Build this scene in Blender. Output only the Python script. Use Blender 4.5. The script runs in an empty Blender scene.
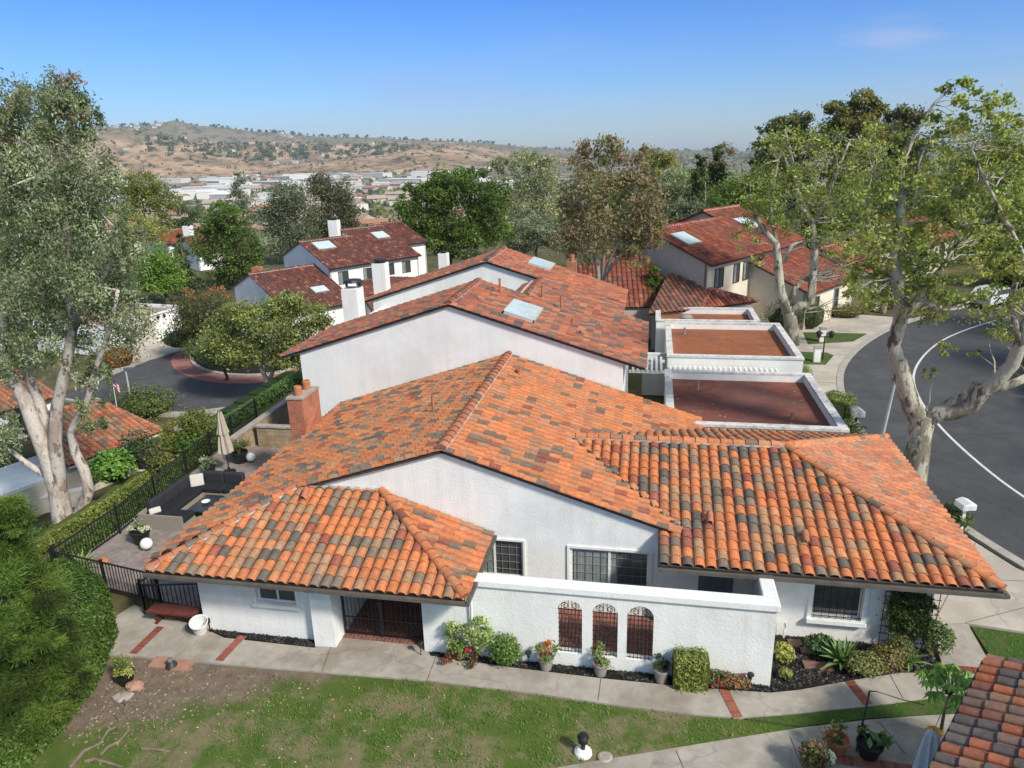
import bpy, math, random
import numpy as np
from mathutils import Vector, Matrix
rnd = random.Random(7); nr = np.random.default_rng(11)
SC = bpy.context.scene; COL = SC.collection
R = math.radians
# ---------------------------------------------------------------- camera model (drone at 12.5 m)
FPX = 720.0; YAW = R(11.2); CH = 12.5; PIT = R(17.86); ROL = R(1.65)
_cp, _sp, _c, _s = math.cos(PIT), math.sin(PIT), math.cos(ROL), math.sin(ROL)
_hd = (-math.sin(YAW), math.cos(YAW)); _rt = (math.cos(YAW), math.sin(YAW))
def ray(px, py):
    a = (px-512)/FPX; b = (384-py)/FPX
    a, b = _c*a+_s*b, -_s*a+_c*b
    fh = _cp+b*_sp; fz = -_sp+b*_cp
    return (_hd[0]*fh+_rt[0]*a, _hd[1]*fh+_rt[1]*a, fz)
def at(px, py, z=0.0):
    d = ray(px, py); t = (z-CH)/d[2]; return Vector((d[0]*t, d[1]*t, z))
def atY(px, py, Y):
    d = ray(px, py); t = Y/d[1]; return Vector((d[0]*t, Y, CH+d[2]*t))
def pxsize(p):     # metres per pixel at a world point
    h = p.x*_hd[0]+p.y*_hd[1]; return (h*_cp-(p.z-CH)*_sp)/FPX
def sst(a, b, x):
    t = min(1, max(0, (x-a)/(b-a))); return t*t*(3-2*t)
# ---------------------------------------------------------------- objects, names, labels
ORG = {}
def tag(o, label=None, cat=None, group=None, kind=None):
    if label: o['label'] = label
    if cat: o['category'] = cat
    if group: o['group'] = group
    if kind: o['kind'] = kind
    return o
def thing(name, label, cat, loc=(0, 0, 0), group=None):
    o = bpy.data.objects.new(name, None); COL.objects.link(o); o.location = loc
    o.empty_display_size = .2
    ORG[o] = Vector(loc); return tag(o, label, cat, group)
def link(name, me, parent=None, loc=None):
    o = bpy.data.objects.new(name, me); COL.objects.link(o)
    if parent is not None:
        o.parent = parent; ORG[o] = ORG[parent]
    else:
        o.location = loc or (0, 0, 0); ORG[o] = Vector(loc or (0, 0, 0))
    return o
def copy_tree(o, parent=None):
    c = o.copy(); COL.objects.link(c); c.parent = parent
    for ch in list(o.children): copy_tree(ch, c)
    return c
class MB:
    def __init__(s): s.V = []; s.F = []; s.M = []; s.C = []; s.cur = 0; s.col = (.5, .5, .5)
    def v(s, p): s.V.append(tuple(p)); return len(s.V)-1
    def f(s, pts, m=None, c=None):
        k = len(s.V); s.V += [tuple(p) for p in pts]; s.F.append(tuple(range(k, k+len(pts))))
        s.M.append(s.cur if m is None else m); s.C.append(c or s.col)
    def fi(s, idx, m=None, c=None):
        s.F.append(tuple(idx)); s.M.append(s.cur if m is None else m); s.C.append(c or s.col)
    def box(s, lo, hi, m=None, c=None):
        x0, y0, z0 = lo; x1, y1, z1 = hi
        s.obox(((x0+x1)/2, (y0+y1)/2, (z0+z1)/2), (1, 0, 0), (0, 1, 0), (0, 0, 1), (abs(x1-x0)/2, abs(y1-y0)/2, abs(z1-z0)/2), m, c)
    def obox(s, ctr, u, v, w, h, m=None, c=None):
        ctr, u, v, w = Vector(ctr), Vector(u)*h[0], Vector(v)*h[1], Vector(w)*h[2]
        k = len(s.V)
        for a in (-1, 1):
            for b in (-1, 1):
                for d in (-1, 1): s.V.append(tuple(ctr+u*a+v*b+w*d))
        for q in ((0, 1, 3, 2), (4, 6, 7, 5), (0, 4, 5, 1), (2, 3, 7, 6), (0, 2, 6, 4), (1, 5, 7, 3)):
            s.fi([k+i for i in q], m, c)
    def bar(s, a, b, w, d=None, up=(0, 0, 1), m=None, c=None):
        a, b = Vector(a), Vector(b); t = b-a; L = t.length
        if L < 1e-6: return
        t.normalize(); up = Vector(up)
        if abs(t.dot(up)) > .98: up = Vector((0, 1, 0))
        x = t.cross(up).normalized(); y = x.cross(t)
        s.obox((a+b)/2, t, x, y, (L/2, w/2, (d or w)/2), m, c)
    def tube(s, pts, rad, seg=6, m=None, c=None, cap=True):
        pts = [Vector(p) for p in pts]; n = len(pts)
        if not hasattr(rad, '__len__'): rad = [rad]*n
        k = len(s.V); pu = None
        for i, p in enumerate(pts):
            t = (pts[min(i+1, n-1)]-pts[max(i-1, 0)])
            t = t.normalized() if t.length > 1e-9 else Vector((0, 0, 1))
            u = pu-t*pu.dot(t) if pu is not None else t.cross(Vector((.31, .95, .02)) if abs(t.y) < .9 else Vector((1, 0, 0)))
            u = u.normalized() if u.length > 1e-6 else t.orthogonal().normalized()
            w = t.cross(u); pu = u
            for j in range(seg):
                a = 2*math.pi*j/seg; s.V.append(tuple(p+(u*math.cos(a)+w*math.sin(a))*rad[i]))
        for i in range(n-1):
            for j in range(seg):
                j2 = (j+1) % seg
                s.fi((k+i*seg+j, k+i*seg+j2, k+(i+1)*seg+j2, k+(i+1)*seg+j), m, c)
        if cap:
            s.fi([k+j for j in range(seg)][::-1], m, c); s.fi([k+(n-1)*seg+j for j in range(seg)], m, c)
    def lathe(s, base, prof, seg=16, m=None, c=None, axis=(0, 0, 1)):   # prof: (radius, height)
        base = Vector(base); ax = Vector(axis).normalized(); u = ax.orthogonal().normalized(); w = ax.cross(u); k = len(s.V)
        for r, z in prof:
            for j in range(seg):
                a = 2*math.pi*j/seg; s.V.append(tuple(base+ax*z+(u*math.cos(a)+w*math.sin(a))*r))
        for i in range(len(prof)-1):
            for j in range(seg):
                j2 = (j+1) % seg; s.fi((k+i*seg+j, k+i*seg+j2, k+(i+1)*seg+j2, k+(i+1)*seg+j), m, c)
    def prism(s, poly, z0, z1, m=None, c=None):      # poly: (x,y) outline, counter-clockwise
        n = len(poly); a = sum(poly[i][0]*poly[(i+1) % n][1]-poly[(i+1) % n][0]*poly[i][1] for i in range(n))
        if a < 0: poly = poly[::-1]
        s.f([(p[0], p[1], z1) for p in poly], m, c); s.f([(p[0], p[1], z0) for p in poly[::-1]], m, c)
        for i in range(n):
            p, q = poly[i], poly[(i+1) % n]
            s.f([(p[0], p[1], z0), (q[0], q[1], z0), (q[0], q[1], z1), (p[0], p[1], z1)], m, c)
    def extrude(s, poly3, vec, m=None, c=None):
        P = [Vector(p) for p in poly3]; vec = Vector(vec); n = len(P)
        s.f(P, m, c); s.f([p+vec for p in P[::-1]], m, c)
        for i in range(n):
            p, q = P[i], P[(i+1) % n]; s.f([q, p, p+vec, q+vec], m, c)
    def build(s, name, mats, parent=None, smooth=False, loc=None):
        if not isinstance(mats, (list, tuple)): mats = [mats]
        org = ORG[parent] if parent is not None else Vector(loc or (0, 0, 0))
        me = bpy.data.meshes.new(name)
        A = np.array(s.V, dtype=np.float64).reshape(-1, 3)-np.array(org)
        me.from_pydata(A.tolist(), [], s.F)
        for m in mats: me.materials.append(m)
        me.polygons.foreach_set('material_index', s.M)
        at_ = me.attributes.new('col', 'FLOAT_COLOR', 'FACE')
        cc = np.ones((len(s.F), 4), dtype=np.float32)
        if s.C: cc[:, :3] = np.array(s.C, dtype=np.float32)
        at_.data.foreach_set('color', cc.ravel())
        if smooth: me.polygons.foreach_set('use_smooth', [True]*len(s.F))
        me.update()
        return link(name, me, parent, loc)
# ---------------------------------------------------------------- materials
def new_mat(name):
    m = bpy.data.materials.new(name); m.use_nodes = True; nt = m.node_tree
    b = nt.nodes['Principled BSDF']; return m, nt, b
def N(nt, typ, **kw):
    n = nt.nodes.new(typ)
    for k, v in kw.items():
        if k in ('operation', 'blend_type', 'data_type', 'attribute_name', 'noise_dimensions', 'feature', 'wave_type', 'bands_direction', 'distance'): setattr(n, k, v)
        else: n.inputs[k].default_value = v
    return n
def ramp(nt, fac, stops):
    n = nt.nodes.new('ShaderNodeValToRGB'); e = n.color_ramp.elements
    while len(e) < len(stops): e.new(.5)
    for q, (p, c) in zip(e, stops):
        q.position = p; q.color = (*c, 1) if len(c) == 3 else c
    nt.links.new(fac, n.inputs[0]); return n.outputs[0]
def pos(nt): return nt.nodes.new('ShaderNodeNewGeometry').outputs['Position']
def noise(nt, scale, detail=4, rough=.55, vec=None):
    n = N(nt, 'ShaderNodeTexNoise', Scale=scale, Detail=detail, Roughness=rough)
    nt.links.new(vec if vec is not None else pos(nt), n.inputs['Vector']); return n.outputs['Fac']
def mixc(nt, fac, a, b, bt='MIX'):
    n = nt.nodes.new('ShaderNodeMix'); n.data_type = 'RGBA'; n.blend_type = bt
    for v, i in ((fac, 0), (a, 6), (b, 7)):
        if hasattr(v, 'node'): nt.links.new(v, n.inputs[i])
        else: n.inputs[i].default_value = v if i == 0 else ((*v, 1) if len(v) == 3 else v)
    return n.outputs[2]
def bump(nt, b, h, strength=.3, dist=.02):
    n = N(nt, 'ShaderNodeBump', Strength=strength, Distance=dist); nt.links.new(h, n.inputs['Height']); nt.links.new(n.outputs[0], b.inputs['Normal'])
MATS = {}
def mottled(name, c1, c2, scale=3, rough=.85, bs=0, bscale=40, c3=None, s3=.6, metal=0, spec=.3, streak=0, patch=None):
    m, nt, b = new_mat(name)
    c = ramp(nt, noise(nt, scale, 6, .6), [(.35, c1), (.65, c2)])
    if c3: c = mixc(nt, ramp(nt, noise(nt, s3, 5, .65), [(.48, (0, 0, 0)), (.68, (1, 1, 1))]), c, c3)
    if streak:
        mp = nt.nodes.new('ShaderNodeMapping'); mp.inputs['Scale'].default_value = (2.6, 2.6, .16); nt.links.new(pos(nt), mp.inputs[0])
        k = ramp(nt, noise(nt, 1.6, 6, .7, mp.outputs[0]), [(.40, (1, 1, 1)), (.62, (1-streak*.35,)*3), (.75, (1-streak, 1-streak*1.05, 1-streak*1.15))])
        c = mixc(nt, 1.0, c, k, 'MULTIPLY')
    if patch:
        k = ramp(nt, noise(nt, patch[0], 8, .72), [(.42, (1, 1, 1)), (.5, (patch[1],)*3), (.56, (1, 1, 1)), (.7, (2-patch[1],)*3)]); c = mixc(nt, 1.0, c, k, 'MULTIPLY')
        v = N(nt, 'ShaderNodeTexVoronoi', Scale=patch[2]); v.feature = 'DISTANCE_TO_EDGE'; wv = nt.nodes.new('ShaderNodeVectorMath'); wv.operation = 'ADD'; nz_ = N(nt, 'ShaderNodeTexNoise', Scale=1.3, Detail=4.0); nt.links.new(pos(nt), nz_.inputs['Vector']); nt.links.new(pos(nt), wv.inputs[0]); nt.links.new(nz_.outputs['Color'], wv.inputs[1]); nt.links.new(wv.outputs[0], v.inputs['Vector'])
        c = mixc(nt, 1.0, c, ramp(nt, v.outputs['Distance'], [(.0, (.80,)*3), (.010, (1, 1, 1))]), 'MULTIPLY')
    nt.links.new(c, b.inputs['Base Color']); b.inputs['Roughness'].default_value = rough
    b.inputs['Metallic'].default_value = metal; b.inputs['Specular IOR Level'].default_value = spec
    if bs: bump(nt, b, noise(nt, bscale, 4, .6), bs, .03)
    return m
def attrmat(name, rough=.8, vary=.35, nscale=6, spec=.3, trans=0, bs=0, bscale=30, gain=1.0, grime=None):
    m, nt, b = new_mat(name)
    a = N(nt, 'ShaderNodeAttribute', attribute_name='col')
    f = noise(nt, nscale, 5, .6)
    k = ramp(nt, f, [(.25, (gain*(1-vary),)*3), (.75, (gain*(1+vary*.4),)*3)])
    c = mixc(nt, 1.0, a.outputs['Color'], k, 'MULTIPLY')
    if grime: c = mixc(nt, ramp(nt, noise(nt, grime[0], 7, .68), [(.42, (0, 0, 0)), (.72, (grime[2],)*3)]), c, grime[1]); c = mixc(nt, ramp(nt, noise(nt, 22, 3, .7), [(.60, (0, 0, 0)), (.74, (.35,)*3)]), c, (.46, .36, .26))
    nt.links.new(c, b.inputs['Base Color']); b.inputs['Roughness'].default_value = rough
    b.inputs['Specular IOR Level'].default_value = spec
    if trans:
        t = nt.nodes.new('ShaderNodeBsdfTranslucent'); c2 = mixc(nt, 1.0, c, (1.25, 1.3, .55), 'MULTIPLY'); nt.links.new(c2, t.inputs[0])
        mx = nt.nodes.new('ShaderNodeMixShader'); mx.inputs[0].default_value = trans
        nt.links.new(b.outputs[0], mx.inputs[1]); nt.links.new(t.outputs[0], mx.inputs[2])
        nt.links.new(mx.outputs[0], nt.nodes['Material Output'].inputs[0])
    if bs: bump(nt, b, noise(nt, bscale, 3), bs, .02)
    return m
def plain(name, c, rough=.5, metal=0, spec=.5):
    m, nt, b = new_mat(name)
    k = mixc(nt, ramp(nt, noise(nt, 9, 4), [(.3, (0, 0, 0)), (.7, (1, 1, 1))]), tuple(x*.85 for x in c), tuple(min(1, x*1.1) for x in c))
    nt.links.new(k, b.inputs['Base Color']); b.inputs['Roughness'].default_value = rough
    b.inputs['Metallic'].default_value = metal; b.inputs['Specular IOR Level'].default_value = spec
    return m
M = MATS
M['stucco'] = mottled('white_stucco', (.745, .755, .73), (.80, .81, .785), 1.6, .9, .4, 18, (.67, .665, .64), .5, streak=.16)
M['stucco2'] = mottled('white_stucco_smooth', (.745, .755, .73), (.80, .81, .785), .9, .9, .35, 20, (.68, .675, .65), .35, streak=.13)
M['cream'] = mottled('cream_stucco', (.60, .54, .44), (.68, .62, .52), 1.2, .9, .3, 25)
M['tan'] = mottled('tan_stucco', (.44, .38, .33), (.51, .45, .39), 1.0, .9, .3, 25)
M['tile'] = attrmat('clay_tile', .78, .38, 9, .25, 0, .25, 60, 1.0, (.8, (.20, .155, .12), .42))
M['tile_far'] = attrmat('clay_tile_aged', .85, .5, 1.3, .2, 0, 0, 30, 1.0, (.35, (.14, .10, .085), .5))
M['mortar'] = mottled('white_mortar', (.36, .33, .29), (.55, .51, .46), 6, .95, 0, 1, (.26, .2, .16), 2.5)
M['fascia'] = mottled('brown_fascia', (.045, .04, .036), (.08, .07, .06), 4, .6)
M['eave'] = mottled('bronze_gutter', (.09, .078, .068), (.13, .115, .10), 3, .55)
M['gutter'] = mottled('grey_gutter', (.22, .2, .18), (.3, .27, .25), 3, .5)
M['soffit'] = mottled('white_soffit', (.5, .49, .46), (.58, .56, .53), 3, .8)
M['gravel'] = mottled('red_gravel_roof', (.155, .05, .038), (.22, .08, .055), 2.2, .95, .6, 60, (.14, .07, .06), .35)
M['gravel2'] = mottled('orange_gravel_roof', (.25, .085, .038), (.31, .115, .052), 1.4, .95, .6, 60, (.18, .075, .05), .4)
M['parapet'] = mottled('parapet_coping', (.52, .51, .5), (.68, .67, .65), 7, .9, .3, 30, (.34, .33, .32), 2.5)
M['concrete'] = mottled('path_concrete', (.32, .29, .25), (.39, .355, .31), 2.5, .9, .25, 60, (.25, .215, .175), .55, patch=(.9, .9, .25))
M['drive'] = mottled('drive_concrete', (.40, .36, .31), (.48, .44, .38), 1.4, .9, .2, 60, (.31, .27, .225), .5, patch=(.5, .9, .2))
M['patio'] = mottled('stamped_patio', (.20, .165, .15), (.29, .245, .22), 5, .85, .4, 12, (.16, .13, .125), 1.1)
M['asphalt'] = mottled('street_asphalt', (.068, .069, .075), (.084, .085, .091), 1.2, .85, .3, 80, (.058, .058, .063), .12, patch=(.22, .86, .16))
M['kerb'] = mottled('kerb_concrete', (.30, .28, .25), (.40, .37, .33), 3, .9)
M['paint'] = mottled('white_road_paint', (.52, .52, .5), (.66, .66, .64), 6, .7)
M['redpave'] = mottled('red_paving', (.27, .11, .10), (.33, .15, .13), 4, .85)
M['iron'] = plain('black_iron', (.012, .012, .012), .45)
M['mulch'] = mottled('black_mulch', (.005, .0045, .0045), (.018, .016, .015), 45, .95, 1.0, 45)
M['leaf'] = attrmat('leaf', .6, .2, 4, .3, .40, 0, 30, 2.6)
M['leafd'] = attrmat('leaf_waxy', .5, .15, 4, .35, .28, 0, 30, 1.8)
M['bark'] = attrmat('bark', .9, .45, 5, .15, 0, .5, 14)
def patchbark(name, pale, mid, dark, sc=2.2, lowdark=.14):
    m, nt, b = new_mat(name); p = pos(nt); mp = nt.nodes.new('ShaderNodeMapping'); mp.inputs['Scale'].default_value = (1, 1, .45); nt.links.new(p, mp.inputs[0])
    sz = nt.nodes.new('ShaderNodeSeparateXYZ'); nt.links.new(p, sz.inputs[0]); mz = N(nt, 'ShaderNodeMapRange'); mz.inputs[1].default_value = .5; mz.inputs[2].default_value = 5.5; mz.inputs[3].default_value = -lowdark; mz.inputs[4].default_value = .05; nt.links.new(sz.outputs[2], mz.inputs[0])
    ad = N(nt, 'ShaderNodeMath', operation='ADD'); nt.links.new(noise(nt, sc, 6, .62, mp.outputs[0]), ad.inputs[0]); nt.links.new(mz.outputs[0], ad.inputs[1])
    c = mixc(nt, ramp(nt, ad.outputs[0], [(.44, (0, 0, 0)), (.5, (1, 1, 1))]), mid, pale)
    c = mixc(nt, ramp(nt, noise(nt, sc*2.1, 5, .6, mp.outputs[0]), [(.56, (0, 0, 0)), (.61, (1, 1, 1))]), c, dark)
    c = mixc(nt, 1.0, c, ramp(nt, noise(nt, 14, 4), [(.3, (.75,)*3), (.7, (1.1,)*3)]), 'MULTIPLY')
    nt.links.new(c, b.inputs['Base Color']); b.inputs['Roughness'].default_value = .9; bump(nt, b, noise(nt, 9, 5), .5, .03); return m
M['sycbark'] = patchbark('sycamore_bark', (.43, .40, .32), (.19, .17, .125), (.105, .09, .07))
M['eucbark'] = patchbark('eucalyptus_bark', (.50, .45, .40), (.36, .29, .24), (.20, .15, .12), 1.5, 0)
M['any'] = attrmat('painted', .55, .2, 8, .4)
M['cloth'] = attrmat('fabric', .95, .15, 12, .1)
M['glass'] = plain('dark_glass', (.055, .062, .064), .08, 0, .8)
M['skylight'] = mottled('skylight_dome', (.42, .52, .53), (.55, .64, .64), 2, .2, 0, 1, None, .6, 0, .6)
M['white'] = plain('white_paint', (.74, .74, .72), .5)
M['muntin'] = plain('grey_muntin', (.24, .25, .25), .5)
M['curtain'] = mottled('curtain', (.16, .19, .19), (.24, .27, .27), 3, .6)
M['dark'] = plain('dark_interior', (.02, .018, .016), .9)
M['wood'] = mottled('red_brown_wood', (.10, .025, .016), (.16, .045, .03), 6, .6)
M['wicker'] = mottled('grey_wicker', (.22, .19, .16), (.32, .28, .24), 40, .9, .5, 60)
M['terracotta'] = mottled('terracotta', (.36, .13, .06), (.44, .18, .09), 5, .8)
M['stone'] = mottled('stone', (.25, .22, .19), (.40, .35, .30), 5, .9, .5, 8)
def brickmat(name, c1, c2, mort, sx, axis='XZ', bw=.21, rh=.075, rot=0):
    m, nt, b = new_mat(name)
    br = N(nt, 'ShaderNodeTexBrick', Scale=1.0); br.inputs['Brick Width'].default_value = bw; br.inputs['Row Height'].default_value = rh
    br.inputs['Mortar Size'].default_value = .008; br.inputs['Color1'].default_value = (*c1, 1); br.inputs['Color2'].default_value = (*c2, 1); br.inputs['Mortar'].default_value = (*mort, 1)
    p = pos(nt); sp = nt.nodes.new('ShaderNodeSeparateXYZ'); cb = nt.nodes.new('ShaderNodeCombineXYZ'); nt.links.new(p, sp.inputs[0])
    if axis == 'WALL':
        ad = N(nt, 'ShaderNodeMath', operation='ADD'); nt.links.new(sp.outputs[0], ad.inputs[0]); nt.links.new(sp.outputs[1], ad.inputs[1])
        nt.links.new(ad.outputs[0], cb.inputs[0]); nt.links.new(sp.outputs[2], cb.inputs[1])
    else:
        i, j = {'XZ': (0, 2), 'XY': (0, 1), 'YX': (1, 0)}[axis]
        nt.links.new(sp.outputs[i], cb.inputs[0]); nt.links.new(sp.outputs[j], cb.inputs[1])
    nt.links.new(cb.outputs[0], br.inputs['Vector'])
    c = mixc(nt, 1.0, br.outputs['Color'], ramp(nt, noise(nt, 3, 5), [(.3, (.65,)*3), (.7, (1.15,)*3)]), 'MULTIPLY')
    nt.links.new(c, b.inputs['Base Color']); b.inputs['Roughness'].default_value = .9
    bump(nt, b, br.outputs['Fac'], -.5, .01); return m
M['brick'] = brickmat('red_brick', (.46, .135, .06), (.36, .095, .05), (.36, .26, .19), 1, 'WALL')
M['brickpave'] = brickmat('brick_paving', (.24, .075, .05), (.16, .05, .04), (.26, .21, .18), 1, 'YX', .22, .11)
M['block'] = brickmat('tan_block', (.36, .27, .17), (.30, .22, .14), (.22, .17, .12), 1, 'WALL', .4, .2)
def lawn_mat():
    m, nt, b = new_mat('lawn_soil'); p = pos(nt)
    g = ramp(nt, noise(nt, 1.1, 7, .72), [(.3, (.045, .092, .014)), (.5, (.075, .13, .022)), (.68, (.17, .17, .05))])
    g = mixc(nt, ramp(nt, noise(nt, 30, 3, .7), [(.35, (0, 0, 0)), (.7, (1, 1, 1))]), g, (.10, .125, .04))
    soil = ramp(nt, noise(nt, 3, 8, .75), [(.3, (.115, .09, .066)), (.7, (.24, .19, .145))])
    straw = (.23, .19, .10)
    sp = nt.nodes.new('ShaderNodeSeparateXYZ'); nt.links.new(p, sp.inputs[0])
    def mth(op, a, bb):
        n = N(nt, 'ShaderNodeMath', operation=op)
        for q, i in ((a, 0), (bb, 1)):
            if hasattr(q, 'node'): nt.links.new(q, n.inputs[i])
            else: n.inputs[i].default_value = q
        return n.outputs[0]
    # bare soil towards the west end, with a ragged border, and worn patches
    n1 = noise(nt, .55, 6, .65); n2 = noise(nt, 1.7, 5, .6)
    k = mth('ADD', mth('MULTIPLY', mth('ADD', sp.outputs[0], 9.0), -.42), mth('MULTIPLY', mth('ADD', n1, -.5), 3.4))
    k = mth('ADD', k, mth('MULTIPLY', mth('ADD', sp.outputs[1], -12.5), .85))
    kk = ramp(nt, k, [(.25, (0, 0, 0)), (.75, (1, 1, 1))])
    w = ramp(nt, mth('ADD', mth('MULTIPLY', n1, .6), mth('MULTIPLY', n2, .4)), [(.48, (0, 0, 0)), (.57, (.9, .9, .9))])
    c = mixc(nt, w, g, mixc(nt, n2, soil, straw)); c = mixc(nt, kk, c, mixc(nt, ramp(nt, n2, [(.55, (0, 0, 0)), (.7, (.7, .7, .7))]), soil, straw))
    nt.links.new(c, b.inputs['Base Color']); b.inputs['Roughness'].default_value = 1; b.inputs['Specular IOR Level'].default_value = .1
    bump(nt, b, noise(nt, 40, 4, .7), .8, .03); return m
M['lawn'] = lawn_mat()
M['grassy'] = mottled('grass_strip', (.035, .075, .012), (.06, .11, .018), 9, 1, .8, 40, (.10, .10, .04), 1.2)
def ground_mat():
    m, nt, b = new_mat('earth')
    near = ramp(nt, noise(nt, .5, 7, .7), [(.3, (.05, .06, .022)), (.5, (.09, .085, .04)), (.7, (.17, .14, .085))])
    far = ramp(nt, noise(nt, .02, 8, .7), [(.36, (.055, .075, .035)), (.47, (.13, .12, .07)), (.56, (.30, .25, .19)), (.66, (.42, .38, .33))])
    cd = nt.nodes.new('ShaderNodeNewGeometry'); ln = N(nt, 'ShaderNodeVectorMath', operation='LENGTH'); nt.links.new(cd.outputs['Position'], ln.inputs[0])
    mr = N(nt, 'ShaderNodeMapRange'); mr.inputs[1].default_value = 110; mr.inputs[2].default_value = 300; nt.links.new(ln.outputs['Value'], mr.inputs[0])
    nt.links.new(mixc(nt, mr.outputs[0], near, far), b.inputs['Base Color']); b.inputs['Roughness'].default_value = 1; b.inputs['Specular IOR Level'].default_value = .1
    return m
M['earth'] = ground_mat()
def hill_mat():
    m, nt, b = new_mat('dry_hills')
    c = ramp(nt, noise(nt, .006, 9, .68), [(.32, (.125, .12, .07)), (.42, (.24, .18, .115)), (.52, (.38, .255, .165)), (.66, (.50, .39, .27))])
    c = mixc(nt, ramp(nt, noise(nt, .0016, 6, .6), [(.53, (0, 0, 0)), (.60, (.7, .7, .7))]), c, (.15, .14, .085))
    s = ramp(nt, noise(nt, .022, 7, .75), [(.5, (0, 0, 0)), (.60, (.9, .9, .9))])
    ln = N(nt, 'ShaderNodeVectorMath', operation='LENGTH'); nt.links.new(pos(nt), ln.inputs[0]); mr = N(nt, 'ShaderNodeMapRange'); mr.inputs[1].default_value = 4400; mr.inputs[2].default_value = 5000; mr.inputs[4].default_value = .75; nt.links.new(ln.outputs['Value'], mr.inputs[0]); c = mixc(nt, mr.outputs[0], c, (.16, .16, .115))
    c = mixc(nt, s, c, (.075, .08, .045))
    nt.links.new(c, b.inputs['Base Color']); b.inputs['Roughness'].default_value = 1; b.inputs['Specular IOR Level'].default_value = 0
    return m
M['hill'] = hill_mat()
# ---------------------------------------------------------------- clay tile roofs
PAL_A = [((.575, .195, .075), 42), ((.56, .235, .105), 15), ((.40, .225, .125), 16), ((.22, .165, .12), 12), ((.135, .118, .10), 8), ((.33, .10, .065), 5)]
PAL_S = [((.585, .205, .082), 58), ((.52, .22, .11), 16), ((.40, .20, .11), 8), ((.19, .14, .10), 10), ((.28, .09, .06), 5)]
PAL_B = [((.43, .14, .075), 34), ((.36, .115, .07), 24), ((.28, .09, .065), 14), ((.48, .19, .09), 12), ((.17, .12, .10), 18), ((.11, .09, .085), 11)]
PAL_D = [((.165, .058, .046), 42), ((.125, .048, .042), 26), ((.21, .08, .06), 16), ((.13, .06, .05), 10), ((.38, .15, .09), 6)]
PAL_E = [((.31, .085, .052), 42), ((.25, .07, .046), 26), ((.38, .125, .068), 16), ((.16, .07, .05), 10)]
PAL_H = [((.46, .16, .08), 34), ((.38, .125, .07), 22), ((.30, .19, .12), 16), ((.17, .13, .10), 16), ((.52, .22, .12), 12)]
PAL_J = [((.38, .12, .06), 30), ((.27, .15, .10), 20), ((.115, .10, .10), 28), ((.19, .125, .10), 16), ((.22, .08, .06), 6)]
def pick(pal):
    t = rnd.random()*sum(w for _, w in pal)
    for c, w in pal:
        t -= w
        if t <= 0: break
    k = rnd.uniform(.86, 1.12); return tuple(x*k for x in c)
def clip(poly, hp):
    for (nx, ny, d) in hp:
        out = []
        for i in range(len(poly)):
            p, q = poly[i], poly[(i+1) % len(poly)]
            a, b = nx*p[0]+ny*p[1]-d, nx*q[0]+ny*q[1]-d
            if a >= 0: out.append(p)
            if (a >= 0) != (b >= 0):
                t = a/(a-b); out.append(tuple(p[i]+(q[i]-p[i])*t for i in range(3)))
        poly = out
        if len(poly) < 3: return []
    return poly
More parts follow.
